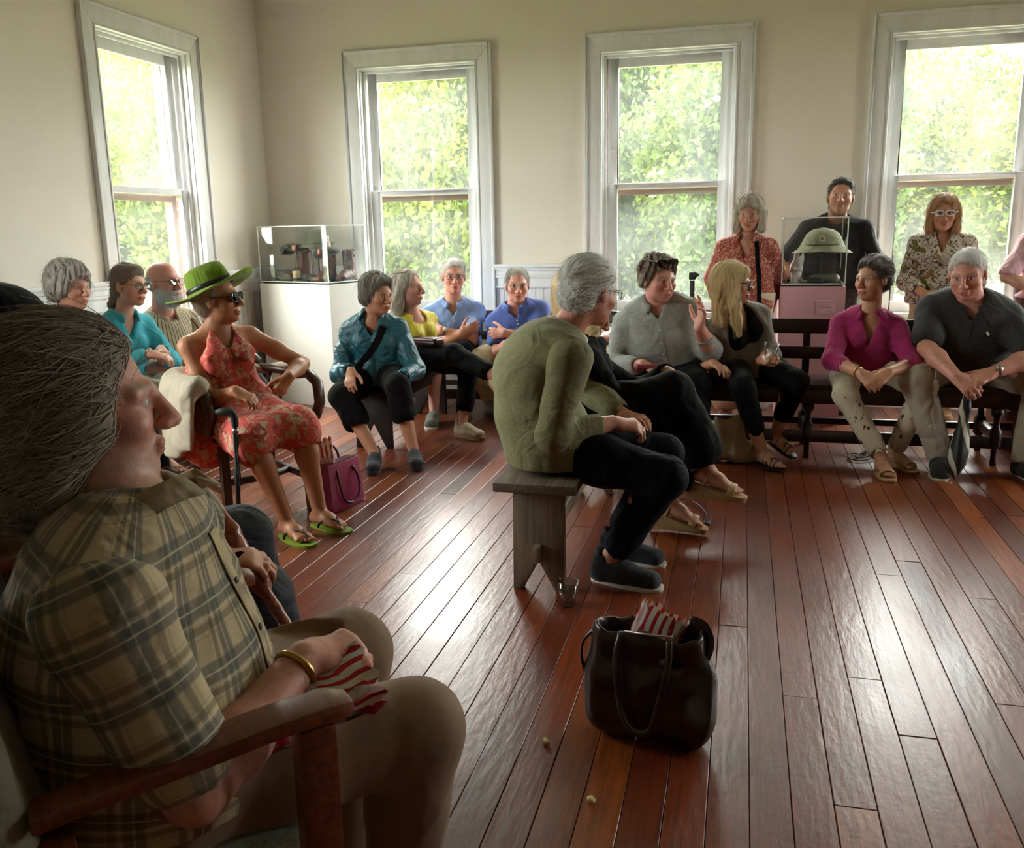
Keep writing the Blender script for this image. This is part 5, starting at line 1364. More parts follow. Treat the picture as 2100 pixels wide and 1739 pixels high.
p = Person('woman dressed in black with wedge sandals beside the tweed jacket', fem=True, H=1.70, hip=(-.68, 3.88, .53), neck=at(1212, 712, 3.92), az=8, look=(20, 24, 0), headc=at(1205, 640, 3.97),
    arms={'R': (at(1372, 785, 3.82), (0, -.5, -1)), 'L': (at(1368, 762, 3.98), (0, .6, -1))}, hands={'R': ((.8, .1, -.15), (0, .3, -1), 35, .3), 'L': ((.7, -.5, -.2), (0, 0, -1), 40)},
    legs={'L': (fl(1375, 1026, .152), (1, .3, .8), -8, 13), 'R': (at(1452, 962, 3.86), (.6, -.2, 1), -6, 13)}, build=1.08, voxel=.0045, skin='tan', slouch=.07)
p.bare_feet = {'L', 'R'}; p.body(); p.top(C_BLACK2, 'black_cardigan', e=.022, sleeve=1.9, hem=-.08, seed=4, fold=.006, loose=.03, sl_e=.02)
p.pants(C_BLACK, 'wide_trousers', e=.026, hem=.72, flare=.035, seed=8, fold=.006)
p.hair(HAIR['blond'], SHORT_F+mirror([('c', (.068, .006, .01), (.09, .05, -.12), .036, .034), ('c', (.09, .05, -.12), (.08, .075, -.25), .036, .018), ('c', (.04, -.065, 0), (.05, -.06, -.20), .055, .04)]), face=FACE_F, strand=.003, freq=60)
watch(p, 'R', plain('red_band', srgb(110, 20, 24), .5), M_WHITEF)
for sd in 'LR': p.shoe(sd, 'wedge', [plain('tan_cork', srgb(170, 136, 92), .8, .2, 90), LEATHER_T])
P13 = p

# --- long bench on the right
p = Person('heavyset man in grey shirt gesturing with sunglasses on head', H=1.80, hip=(-.44, 5.48, .53), neck=at(1345, 628, 5.40), az=-84, look=(-52, 8, 0), headc=at(1352, 572, 5.34),
    arms={'R': (at(1318, 748, 5.08), (-.8, .1, -1)), 'L': (at(1434, 672, 5.06), (.5, .1, -1))}, hands={'R': ((.75, -.5, -.2), (0, .2, -1), 30), 'L': ((.15, -.15, .95), (-.85, -.5, .25), [18, 14, 25, 35], 1.6, 1.5)},
    legs={'R': (fl(1350, 960, .085), (-.2, -1, 1), -85), 'L': (fl(1430, 940, .085), (.4, -1, 1), -75)}, build=1.28, belly=.10, voxel=.0048, skin='pink', jaw=1.15, face_w=1.06)
p.body(); M_GH = heather_mat('grey_chambray', srgb(128, 130, 126), srgb(178, 180, 176)); o = p.top(M_GH, 'grey_shirt', e=.014, sleeve={'R': 1.75, 'L': 1.55}, hem=-.08, seed=18, fold=.007, loose=.01, neck_cut=('v', .05), sl_e=.014); p.collar(M_GH, spread=1.3); p.front_trim(o, .03, M_GH, side=.0); p.buttons(o, M_WHITEF, (.2, .38, .56, .74)); p.trim(o, [p.spine(.74)+p.l*.04, p.spine(.74)+p.l*.13], p.f, .012, M_GH, 'pocket'); p.trim(o, [p.spine(.74)-p.l*.04, p.spine(.74)-p.l*.13], p.f, .012, M_GH, 'pocket')
p.pants(C_BLACK, seed=5)
p.hair(HAIR['brown'], [('e', (0, -.026, .040), (.092, .112, .098)), ('e', (0, -.058, -.018), (.080, .062, .062))]+mirror([('e', (.070, -.018, .004), (.024, .036, .042))]), face=(0, .116, -.022, .15, .088, .112), strand=.008, freq=30, voxel=.0042, flow='curl', nst=900, length=.05)
p.glasses(plain('black_plastic', (.01, .01, .01), .25), LENS_D, rx=.030, rz=.020, r=.0034, up=(-.030, .096), temples=True, name='sunglasses_on_head')
for sd in 'LR': p.shoe(sd, 'loafer', [LEATHER_D, RUB_D])
P14 = p

p = Person('long-haired blonde woman in black with grey cardigan holding plastic cup', fem=True, H=1.66, hip=(.02, 5.50, .53), neck=at(1508, 642, 5.42), az=-60, look=(-2, 0, 0), headc=at(1502, 582, 5.38),
    arms={'R': (at(1462, 745, 5.16), (-.5, 0, -1)), 'L': (at(1560, 740, 5.12), (.6, .3, -1))}, hands={'R': ((.6, -.7, -.2), (0, 0, -1), 25), 'L': ((.45, -.6, -.1), (.1, .3, .9), 45, .2)},
    legs={'R': (fl(1562, 925, .085), (-.2, -1, 1), -50), 'L': (fl(1590, 905, .085)+A(0, 0, .05), (.6, -1, 1), -48, 14)}, build=1.08, voxel=.0048, skin='tan')
p.bare_feet = {'L', 'R'}; p.body(); p.top(C_BLACK, 'black_vest_top', e=.014, sleeve=0.0, hem=-.08, seed=7, neck_cut=('v', .10), loose=.015)
M_CARD = fabric('taupe_cardigan', srgb(116, 108, 98))
def openf(F): F.ec(p.spine(-.1)+p.f*.20, p.spine(1.0)+p.f*.16, .165, .11, .18, .14, side=p.l, k=.01, op='s')
p.top(M_CARD, 'cardigan', e=.026, sleeve=1.35, hem=-.12, seed=17, loose=.02, sl_e=.012, extra=openf); p.pants(C_BLACK, 'cropped_trousers', hem=.62, seed=3)
p.hair(HAIR['blond'], LONG+mirror([('c', (.088, .035, -.20), (.084, .05, -.29), .030, .016)])+[('e', (0, .055, .065), (.066, .045, .045))], face=(0, .104, -.050, .058, .075, .098), strand=.0028, freq=64, voxel=.0042)
p.glasses(M_METAL_D, LENS, r=.0018)
for sd in 'LR': p.shoe(sd, 'strappy', [LEATHER_D, LEATHER_D])
P15 = p

p = Person('short-haired woman in magenta blouse and floral trousers on the long bench', fem=True, H=1.66, hip=(.70, 5.56, .53), neck=at(1785, 648, 5.47), az=-92, look=(-135, 2, 0), headc=at(1789, 572, 5.43),
    arms={'R': (at(1766, 766, 5.10), (-.6, -.5, -.8)), 'L': (at(1824, 762, 5.10), (.6, -.5, -.8))}, hands={'R': ((.6, -.6, -.55), (.3, .5, -.5), 35), 'L': ((-.7, -.5, -.5), (-.2, .5, -.6), 35)},
    legs={'R': (fl(1808, 940, .085), (-1, -1, 1), -82), 'L': (fl(1835, 925, .085), (.9, -1, 1), -60)}, build=1.08, voxel=.0048, skin=srgb(204, 152, 124))
p.bare_feet = {'L', 'R'}; p.body(); M_MAG = fabric('magenta_linen', srgb(168, 36, 104)); p.top(M_MAG, 'magenta_blouse', e=.016, sleeve=1.38, hem=-.10, seed=26, loose=.022, neck_cut=('v', .13), fold=.006, sl_e=.014); p.collar(M_MAG, open_=.75, spread=1.7, drop=.06)
p.pants(leafprint_mat('leaf_print_cotton', srgb(206, 196, 170), srgb(70, 60, 40), srgb(120, 104, 70)), 'floral_trousers', hem=.90, seed=4, e=.010)
p.hair(HAIR['dark'], [('e', (0, -.024, .040), (.088, .110, .100)), ('e', (0, -.06, -.02), (.076, .06, .065)), ('e', (.02, .045, .085), (.065, .05, .034))], face=FACE_M, strand=.0035, freq=50, flow='back', voxel=.0042)
for sd in 'LR': p.shoe(sd, 'sandal', [LEATHER_T, LEATHER_T])
watch(p, 'R', M_GOLD, M_GOLD, False, 'bracelet'); P18 = p

p = Person('heavyset white-haired man in dark grey polo and khaki trousers', H=1.82, hip=(1.22, 5.60, .54), neck=at(1994, 620, 5.48), az=-98, look=(-112, 14, 4), headc=at(1984, 562, 5.36),
    arms={'R': (at(1960, 772, 5.10), (-.8, -.4, -.6)), 'L': (at(2036, 764, 5.12), (1, -.4, -.4))}, hands={'R': ((.6, -.5, -.5), (.3, .5, -.5), 35), 'L': ((-.8, -.4, -.3), (-.1, .5, -.8), 35)},
    legs={'R': (fl(1928, 935, .085), (-.9, -1, 1), -100), 'L': (fl(2100, 945, .085), (1, -1, 1), -70)}, build=1.32, belly=.085, voxel=.005, skin='pink', jaw=1.15, face_w=1.06)
p.body(); M_DP = stripe_mat('charcoal_pique', srgb(50, 50, 48), srgb(38, 38, 37), .008, .5, 1); o = p.top(M_DP, 'polo_shirt', e=.018, sleeve=.78, hem=-.06, seed=29, neck_cut=('v', .04), sl_e=.018, fold=.005); p.collar(M_DP, spread=1.3, drop=.055); p.front_trim(o, .028, M_DP, .6, .95); p.trim(o, [p.spine(.73)+p.l*.09+p.up*.008, p.spine(.73)+p.l*.105-p.up*.008], p.f, .012, M_WHITEF, 'chest_logo', n=5); p.pants(C_KHAKI2, seed=6, e=.02, fold=.005)
p.hair(HAIR['white'], CAP, face=FACE_M, strand=.002, freq=60, voxel=.0045)
for sd in 'LR': p.shoe(sd, 'sneaker', [fabric('black_sneaker', (.02, .02, .022)), RUB_W, LACE_D])
watch(p, 'L', M_METAL_G, M_METAL_G); P20 = p

# --- people standing along the window wall
def standing(label, px, py_neck, py_head, Y, H, **kw):
    nk = at(px, py_neck, Y); hx = kw.pop('hipx', nk[0]); hz = .53*H; a = kw.get('az', -95); f = azv(a); l = np.cross(UPV, f)
    hip = A(hx, Y+kw.pop('lean', .02), hz); k = H/1.72
    legs = {'L': (A(hx, Y+.02, .085)+l*.10*k+f*.02, tuple(f*1.0+A(0, 0, .2)), a+8), 'R': (A(hx, Y+.02, .085)-l*.10*k+f*.02, tuple(f*1.0+A(0, 0, .2)), a-8)}
    if 'arms' not in kw:
        kw['arms'] = {'L': (hip+l*.27*k-f*.02+A(0, 0, -.05), tuple(-f+l*.3)), 'R': (hip-l*.27*k-f*.02+A(0, 0, -.05), tuple(-f-l*.3))}; kw['hands'] = {'L': ((0, 0, -1), tuple(-l), 20), 'R': ((0, 0, -1), tuple(l), 20)}
    return Person(label, H=H, hip=hip, neck=nk, headc=at(kw.pop('hpx', px), py_head, Y-.05), legs=legs, **kw)
_f = azv(-97); _l = np.cross(UPV, _f)
p = standing('standing woman in red patterned shirt behind the long bench', 1532, 488, 436, 6.30, 1.58, fem=True, az=-97, look=(-100, 10, 0), hpx=1538, voxel=.005, skin=srgb(202, 148, 126), build=1.05,
    arms={'L': ((.20, 6.46, .76), (.5, .5, 0)), 'R': ((-.15, 6.46, .76), (-.5, .5, 0))}, hands={'L': ((-.6, .1, -.8), (0, 1, 0), 20), 'R': ((.6, .1, -.8), (0, 1, 0), 20)})
p.bare_feet = {'L', 'R'}; p.body(); M_RED = vine_mat('red_scribble_cotton', srgb(150, 52, 44), srgb(214, 168, 146), 52, .085); o = p.top(M_RED, 'red_shirt', e=.016, sleeve=1.5, hem=-.12, seed=33, loose=.02, neck_cut=('v', .12), sl_e=.02); p.collar(M_RED, open_=.6)
p.pants(fabric('cream_cotton', srgb(220, 204, 176)), hem=.72, e=.03, flare=.05, seed=4); p.hair(HAIR['ashblond'], BOB[:-2]+mirror([('c', (.068, .0, .01), (.078, .0, -.075), .034, .026)]), face=FACE_F, strand=.004, freq=44)
p.trim(o, [p.spine(.96)+p.l*.07, p.spine(.5)+p.l*.095, p.spine(-.05)+p.l*.11], p.f, .028, C_BLACK, 'bag_strap', off=.003, th=.003); p.front_trim(o, .022, M_RED, .0, .8)
for sd in 'LR': p.shoe(sd, 'strappy', [LEATHER_D, LEATHER_D])

p = standing('dark-haired man in black tee standing behind the pith helmet case', 1714, 452, 404, 6.76, 1.72, az=-96, look=(-94, -6, -4), hpx=1724, voxel=.005, skin=srgb(200, 148, 122), build=1.12,
    arms={'R': (at(1648, 590, 6.66), (-1, .3, -.3)), 'L': (at(1782, 622, 6.74), (1, .5, -.3))}, hands={'R': ((.4, 0, -.9), (.9, 0, .3), 20), 'L': ((-.1, 0, -1), (-1, 0, 0), 20)})
p.beard = (srgb(70, 52, 44), .35); p.body(); p.top(fabric('black_tee', (.020, .020, .024)), 'black_tee', e=.016, sleeve=.78, hem=-.05, seed=37, sl_e=.014, fold=.006, loose=.012); p.pants(fabric('washed_grey_jeans', srgb(92, 90, 88)), 'jeans', seed=6)
p.hair(HAIR['black'], CAP+[('e', (0, -.08, -.06), (.06, .04, .05))], face=FACE_M, strand=.002, flow='back')
for sd in 'LR': p.shoe(sd, 'sneaker', [fabric('black_sneaker', (.02, .02, .022)), RUB_W, LACE_D])

p = standing('standing woman with white glasses and botanical blouse before the window', 1934, 480, 438, 6.58, 1.60, fem=True, az=-98, look=(-98, 0, 0), hpx=1936, voxel=.005, skin='tan', build=1.05,
    arms={'L': ((1.40, 6.36, .88), (.5, .3, -1)), 'R': ((1.16, 6.36, .88), (-.5, .3, -1))}, hands={'L': ((-.7, -.5, -.4), (0, .9, -.2), 30), 'R': ((.7, -.5, -.4), (0, .9, -.2), 30)})
p.body(); M_BOT = vine_mat('botanical_silk', srgb(206, 196, 178), srgb(92, 66, 48), 24, .10, [(10, .64, .68, srgb(112, 112, 60)), (14, .68, .72, srgb(150, 106, 66))]); p.top(M_BOT, 'botanical_blouse', e=.018, sleeve=1.55, hem=-.10, seed=41, loose=.025, neck_cut=('v', .11), sl_e=.018); p.collar(M_BOT, open_=.7, spread=1.4)
p.pants(C_BEIGE, seed=3); p.hair(HAIR['copper'], BOB, face=(0, .100, -.03, .066, .08, .112), strand=.0035, freq=48); p.glasses(M_WHITEF, LENS, rx=.026, rz=.016, r=.0035)
for sd in 'LR': p.shoe(sd, 'loafer', [LEATHER_T, RUB_T])

p = standing('person in pink shirt with rolled sleeves cut by the right picture edge', 2170, 475, 410, 6.45, 1.64, fem=True, az=-100, look=(-110, 0, 0), voxel=.006, skin='fair', build=1.1,
    arms={'R': (at(2135, 600, 6.25), (-1, .2, -.4)), 'L': (at(2190, 600, 6.3), (1, .2, -.4))}, hands={'L': ((-.7, -.5, -.4), (0, .9, -.2), 30), 'R': ((.7, -.5, -.4), (0, .9, -.2), 30)})
p.body(); p.top(fabric('pale_pink_cotton', srgb(226, 178, 186)), 'pink_shirt', e=.02, sleeve=.86, hem=-.04, seed=43, loose=.02, neck_cut=('v', .08), sl_e=.020, fold=.006); p.pants(fabric('brown_corduroy', srgb(96, 66, 54)), 'skirt', hem=.8, e=.03, flare=.06); p.hair(HAIR['brown'], BOB, face=FACE_F)
for sd in 'LR': p.shoe(sd, 'loafer', [LEATHER_D, RUB_D])
# ------------------------------------------------------------------ furniture
def wood_mat(name, c1, c2, rough=.5, scale=1.0, coat=0.0, axis=1):
    if name in _MC: return _MC[name]
    t = NT(name); sc = [26, 26, 26]; sc[axis] = 1.6
    v = t.coords('Object', tuple(q*scale for q in sc)); f = t.noise(v, 2.2, 6, .62, .9); g = t.noise(v, 9, 3)
    c = t.mix(t.math('MULTIPLY', g, .35), t.ramp(f, [(.3, c1), (.7, c2)]), c1)
    t.base(c); t.set(Roughness=rough, Coat_Weight=coat, Coat_Roughness=.2); t.l(t.bump(f, .25, .004), t.b.inputs['Normal']); _MC[name] = t.m; return t.m
W_GREY = wood_mat('weathered_pine', srgb(92, 80, 64), srgb(158, 142, 116), .8, axis=2)
W_GREYS = wood_mat('weathered_pine_seat', srgb(78, 66, 52), srgb(132, 116, 94), .75, axis=1)
W_BLACK = wood_mat('black_painted_wood', (.010, .010, .011), (.022, .021, .022), .45)
W_DARK = wood_mat('dark_mahogany', srgb(26, 12, 10), srgb(44, 20, 15), .35, axis=0, coat=.3)
W_CHAIR = wood_mat('walnut_chair_wood', srgb(44, 26, 18), srgb(84, 50, 32), .4, axis=2, coat=.2)
W_ARM = wood_mat('cherry_chair_wood', srgb(92, 42, 24), srgb(146, 78, 44), .4, axis=1, coat=.2)
W_OAK = wood_mat('brown_oak', srgb(96, 58, 36), srgb(134, 84, 54), .5, axis=2)
UPH = fabric('sage_upholstery', srgb(138, 132, 110), .9, .08, 500, .4)

def plank_bench(name, label, x0, x1, y0, y1, top, legs, m_seat, m_leg, over=.0, notch=.12, thick=.035, lw=.04, inset=.03, peg=True):
    """plank seat on notched end boards with a through stretcher; runs along y"""
    cx = (x0+x1)/2; r = thing(name, label, 'bench', (cx, y0, 0))
    L = lambda x, y, z: (x-cx, y-y0, z)
    def bx(nm, m, a, b, c, d, e, f, bev=.004): q = MB().box(a-cx, b-cx, c-y0, d-y0, e, f).build(nm, m, r, bevel=bev); return q
    bx('seat', m_seat, x0, x1, y0, y1, top-thick, top, .006)
    for yl in legs:
        w0, w1 = x0+inset, x1-inset; h = top-thick; c = (w0+w1)/2
        poly = [(w0, 0), (w0+.035, 0), (c, notch), (w1-.035, 0), (w1, 0), (w1-.004, h), (w0+.004, h)]
        MB().prism([(px-cx, pz) for px, pz in poly], (0, yl-y0, 0), (1, 0, 0), (0, 0, 1), (0, 1, 0), lw).build('leg', m_leg, r, bevel=.003)
    for sx in (x0+inset+.01, x1-inset-.032):
        bx('apron', m_leg, sx, sx+.022, legs[0]+lw, legs[-1], top-thick-.075, top-thick)
    if peg: bx('stretcher', m_leg, cx-.014, cx+.014, legs[0]-.045, legs[-1]+lw+.045, .13, .19)
    return r
plank_bench('plank_bench', 'weathered grey plank bench under the tweed jacket', -.862, -.552, 3.03, 4.62, .440, (3.10, 4.40), W_GREYS, W_GREY, inset=.055)
plank_bench('plank_bench', 'small black painted plank bench under the teal jacket', -2.40, -2.06, 4.98, 6.42, .385, (5.12, 6.20), W_BLACK, W_BLACK, inset=.05, notch=.17, peg=False)

def slat_bench(name, label, xs, y0, y1, top, x0, x1, m, back_y, rails, low=True, zs=.0):
    """long settle: seat board, apron, slatted back, lower rails, shaped legs"""
    r = thing(name, label, 'bench', ((x0+x1)/2, (y0+y1)/2, 0)); cx, cy = (x0+x1)/2, (y0+y1)/2
    def bx(nm, a, b, c, d, e, f, bev=.004): return MB().box(a-cx, b-cx, c-cy, d-cy, e, f).build(nm, m, r, bevel=bev)
    bx('seat', x0, x1, y0, y1, top-.03, top, .006)
    bx('apron', x0, x1, y0+.01, y0+.035, top-.115, top-.03); bx('apron', x0, x1, y1-.035, y1-.01, top-.10, top-.03)
    for z0, z1 in rails: bx('back_rail', x0, x1, back_y, back_y+.025, z0, z1, .006)
    for q in xs:
        bx('back_post', q-.022, q+.022, back_y+.025, back_y+.06, top-.12, rails[0][1]-.01)
        # turned-looking leg: block, neck, block, foot
        for yy in (y0+.03, y1-.03):
            mb = MB(); pr = [(.034, top-.115), (.034, top-.15), (.020, top-.165), (.016, .25), (.020, .215), (.034, .20), (.034, .11), (.018, .095), (.016, .05), (.018, .0)][::-1]
            mb.lathe(pr, (q-cx, yy-cy, 0), 12); mb.build('leg', m, r, True)
        if low: bx('foot_rail', q-.02, q+.02, y0+.03, y1-.03, .14, .19)
    if low:
        bx('lower_rail', x0+.05, x1-.05, y0+.015, y0+.045, .095, .165); bx('lower_rail', x0+.05, x1-.05, y1-.045, y1-.015, .13, .17)
    return r
slat_bench('settle_bench', 'long dark wooden settle along the right windows', (-.60, .40, 1.40, 2.30), 5.33, 5.74, .440, -.78, 2.45, W_DARK, 5.74, ((.685, .775), (.53, .605)))
slat_bench('settle_bench', 'dark wooden settle against the wall behind the folded-arm men', (-2.45, -1.55, -.72), 6.32, 6.76, .40, -2.62, -.60, W_DARK, 6.80, ((.63, .72), (.49, .56)), low=True)
# oak prop block and low end of another seat seen under the settle
r = thing('oak_trestle', 'low brown oak trestle behind the khaki trousers', 'trestle', (1.62, 5.98, 0))
MB().box(-.05, .05, -.3, .3, .0, .36).build('post', W_OAK, r, bevel=.006); MB().box(-.10, .10, -.36, .36, .20, .26).build('crosspiece', W_OAK, r, bevel=.006); MB().box(-.09, .09, -.34, .34, .36, .40).build('cap', W_OAK, r, bevel=.006)
plank_bench('side_bench', 'plain wooden bench along the left wall under the turquoise shirt', -3.84, -3.42, 3.55, 5.40, .42, (3.75, 5.15), W_OAK, W_OAK, inset=.05, peg=False)

# near armchair
def armchair(name, label, loc, rz):
    """upholstered easy chair with wooden frame; front is +x"""
    r = thing(name, label, 'armchair', loc, rz)
    for s_ in (-1, 1):
        y = s_*.285
        mb = MB(); pr = []
        pts = [(-.19, .640), (-.10, .652), (0, .665), (.12, .678), (.20, .682), (.235, .676)]
        n = len(pts); vs = []
        for i, (x, z) in enumerate(pts):
            w = .028 if i < 2 else (.034 if i < n-1 else .024); t = .016
            vs += [(x, y-w, z-t), (x, y+w, z-t), (x, y+w, z+t*.7), (x, y-w, z+t*.7)]
        fs = [(0, 1, 2, 3), tuple(4*(n-1)+k for k in (3, 2, 1, 0))]
        for i in range(n-1):
            for k in range(4): fs.append((4*i+k, 4*(i+1)+k, 4*(i+1)+(k+1) % 4, 4*i+(k+1) % 4))
        mb.add(vs, fs); mb.build('armrest', W_ARM, r, bevel=.010)
        MB().box(.15, .205, y-.026, y+.026, 0, .66).build('front_leg', W_ARM, r, bevel=.006)
        MB().box(-.20, -.14, y-.026, y+.026, 0, .60).build('back_leg', W_ARM, r, bevel=.006)
        MB().box(-.15, .16, y-.014, y+.014, .26, .335).build('side_rail', W_ARM, r, bevel=.004)
    MB().box(.155, .185, -.26, .26, .27, .335).build('front_rail', W_ARM, r, bevel=.004)
    F = Field(); F.box((.0, 0, .365), (.215, .255, .065), rd=.045); F.ell((0, 0, .42), (.18, .2, .03), k=.03)
    me, _ = F.mesh('seat_cushion', .013); link('seat_cushion', me, UPH, r)
    F = Field(); ax = np.stack([nrm(A(1, 0, .20)), A(0, 1, 0), np.cross(nrm(A(1, 0, .20)), A(0, 1, 0))], 1)
    F.box((-.235, 0, .66), (.045, .31, .28), ax, rd=.042); F.ell((-.20, 0, .58), (.03, .2, .2), ax, k=.04)
    me, _ = F.mesh('back_cushion', .013); link('back_cushion', me, UPH, r)
    return r
armchair('easy_chair', 'sage upholstered armchair with cherry wood arms under the plaid shirt', (-.905, 1.14, 0), math.radians(44))
armchair('easy_chair', 'upholstered armchair of the man in black cap', (-1.65, 1.80, 0), math.radians(35))

# captain's chair of the woman in green hat
r = thing('captains_chair', 'dark wooden captains chair with scrolled arms under the red sundress', 'chair', (-2.335, 3.83, 0), math.radians(-36))
F = Field(); F.box((0, 0, .425), (.235, .25, .022), rd=.02); F.ell((.02, .09, .46), (.16, .085, .022), k=.01, op='s'); F.ell((.02, -.09, .46), (.16, .085, .022), k=.01, op='s')
me, _ = F.mesh('seat', .007); link('seat', me, W_CHAIR, r)
for sx, sy in ((.19, .205), (.19, -.205), (-.19, .195), (-.19, -.195)):
    dx = .02 if sx > 0 else -.035; MB().beam((sx+dx, sy*1.04, 0), (sx, sy, .41), .040, .040, (1, 0, 0)).build('leg', W_CHAIR, r, bevel=.004)
for a, b in (((.2, .21), (-.215, .2)), ((.2, -.21), (-.215, -.2))):
    MB().beam((a[0], a[1], .17), (b[0], b[1], .17), .022, .034).build('stretcher', W_CHAIR, r, bevel=.003)
mb = MB(); mb.tube([(0, .205, .17), (.05, .1, .17), (.06, 0, .17), (.05, -.1, .17), (0, -.205, .17)], .016, 8, flat=1.2); mb.build('stretcher', W_CHAIR, r, True)
pts = []
for t in np.linspace(-1, 1, 25):
    a = t*1.75; pts.append((-.03-.235*math.cos(a)*1.05, .285*math.sin(a), .655+.02*math.cos(a)))
pts = [(.20, -.27, .46), (.245, -.275, .54), (.225, -.28, .63), (.12, -.285, .668)]+[q for q in pts if q[0] < .06]+[(.12, .285, .668), (.225, .28, .63), (.245, .275, .54), (.20, .27, .46)]
mb = MB(); mb.tube(pts, .032, 10, flat=.75); mb.build('arm_rail', W_CHAIR, r, True)
mb = MB(); mb.tube([(-.255, .2, .69), (-.29, .1, .76), (-.30, 0, .775), (-.29, -.1, .76), (-.255, -.2, .69)], [.02, .034, .036, .034, .02], 10, flat=1.3); mb.build('crest', W_CHAIR, r, True)
for t in np.linspace(-1.2, 1.2, 9): mb = MB(); mb.tube([(-.02-.20*math.cos(t), .225*math.sin(t), .44), (-.03-.24*math.cos(t), .28*math.sin(t), .65)], [.010, .012], 8); mb.build('spindle', W_CHAIR, r, True)

# ------------------------------------------------------------------ display cases
PED_W = plain('white_pedestal_paint', srgb(226, 224, 214), .55, .03, 4); PED_P = plain('white_pedestal_pink_shade', srgb(222, 170, 178), .6, .03, 4)  # the pink is the tone of shade, put into a white pedestal's colour
BLK = plain('matt_black', (.012, .012, .013), .6)
def acrylic():
    t = NT('acrylic'); tr = t.n('ShaderNodeBsdfTransparent'); tr.inputs[0].default_value = (.985, .992, .988, 1); gl = t.n('ShaderNodeBsdfGlossy'); gl.inputs[1].default_value = .02; lw = t.n('ShaderNodeLayerWeight'); lw.inputs[0].default_value = .5
    f = t.math('ADD', t.math('MULTIPLY', t.math('POWER', lw.outputs['Facing'], 4.0), .4), .03); ms = t.n('ShaderNodeMixShader'); t.l(f, ms.inputs[0]); t.l(tr.outputs[0], ms.inputs[1]); t.l(gl.outputs[0], ms.inputs[2]); t.l(ms.outputs[0], t.out.inputs['Surface']); return t.m
ACR = acrylic(); ACR_E = plain('acrylic_edge', srgb(226, 236, 226), .2)
def vitrine(lp, lc, loc, rz, w, d, hp, hc, mat, name=('display_pedestal', 'acrylic_case')):
    pd = thing(name[0], lp, 'pedestal', loc, rz)
    for nm, a in (('front_panel', (-w/2, w/2, -d/2, -d/2+.012)), ('back_panel', (-w/2, w/2, d/2-.012, d/2)), ('side_panel', (-w/2, -w/2+.012, -d/2+.012, d/2-.012)), ('side_panel', (w/2-.012, w/2, -d/2+.012, d/2-.012))):
        MB().box(*a, 0, hp).build(nm, mat, pd)
    MB().box(-w/2+.012, w/2-.012, -d/2+.012, d/2-.012, hp-.014, hp-.002).build('top_panel', mat, pd)
    MB().box(-w/2+.02, w/2-.02, -d/2+.02, d/2-.02, hp-.002, hp+.012).build('deck', BLK, pd)
    c = thing(name[1], lc, 'display case', (loc[0], loc[1], hp), rz); w2, d2 = w/2-.008, d/2-.008; t = .005
    for nm, b in (('pane', (-w2, w2, -d2, -d2+t, .012, hc)), ('pane', (-w2, w2, d2-t, d2, .012, hc)), ('pane', (-w2, -w2+t, -d2+t, d2-t, .012, hc)), ('pane', (w2-t, w2, -d2+t, d2-t, .012, hc)), ('pane', (-w2, w2, -d2, d2, hc, hc+t))): MB().box(*b).build(nm, ACR, c)
    e = .0035
    for sx in (-1, 1):
        for sy in (-1, 1): MB().box(sx*w2-e, sx*w2+e, sy*d2-e, sy*d2+e, .012, hc+t).build('edge', ACR_E, c)
    for s_ in (-1, 1):
        for z in (.016, hc+t/2): MB().box(-w2+e, w2-e, s_*d2-e, s_*d2+e, z-e, z+e).build('edge', ACR_E, c); MB().box(s_*w2-e, s_*w2+e, -d2+e, d2-e, z-e, z+e).build('edge', ACR_E, c)
    return pd, c
RL = math.atan2(6.28-6.53, -3.03+3.77); LC = A(-3.40, 6.405)+A(-math.sin(RL), math.cos(RL))*.225
PL, CL = vitrine('white display pedestal in the left room corner', 'acrylic case over the army helmet and boots', (LC[0], LC[1], 0), RL, .76, .44, .955, .44, PED_W)
PR, CR = vitrine('white display pedestal with pink shade in its colour behind the long settle', 'acrylic case over the pith helmet', (.457, 6.47, 0), 0.0, .416, .36, .935, .445, PED_P)
pl = thing('text_placard', 'small pale placard with printed lines on the pink-tinted pedestal', 'placard', (.545, 6.287, .80)); MB().box(-.06, .06, 0, .003, -.045, .045).build('card', plain('pink_card', srgb(232, 186, 194), .5), pl)
INK = plain('ink', (.05, .04, .045), .6)
for z, a, b, h in ((.032, -.045, .045, .003), (.008, -.045, .02, .0016), (-.002, -.045, .038, .0016)): MB().box(a, b, -.0008, 0, z-h/2, z+h/2).build('text_line', INK, pl)

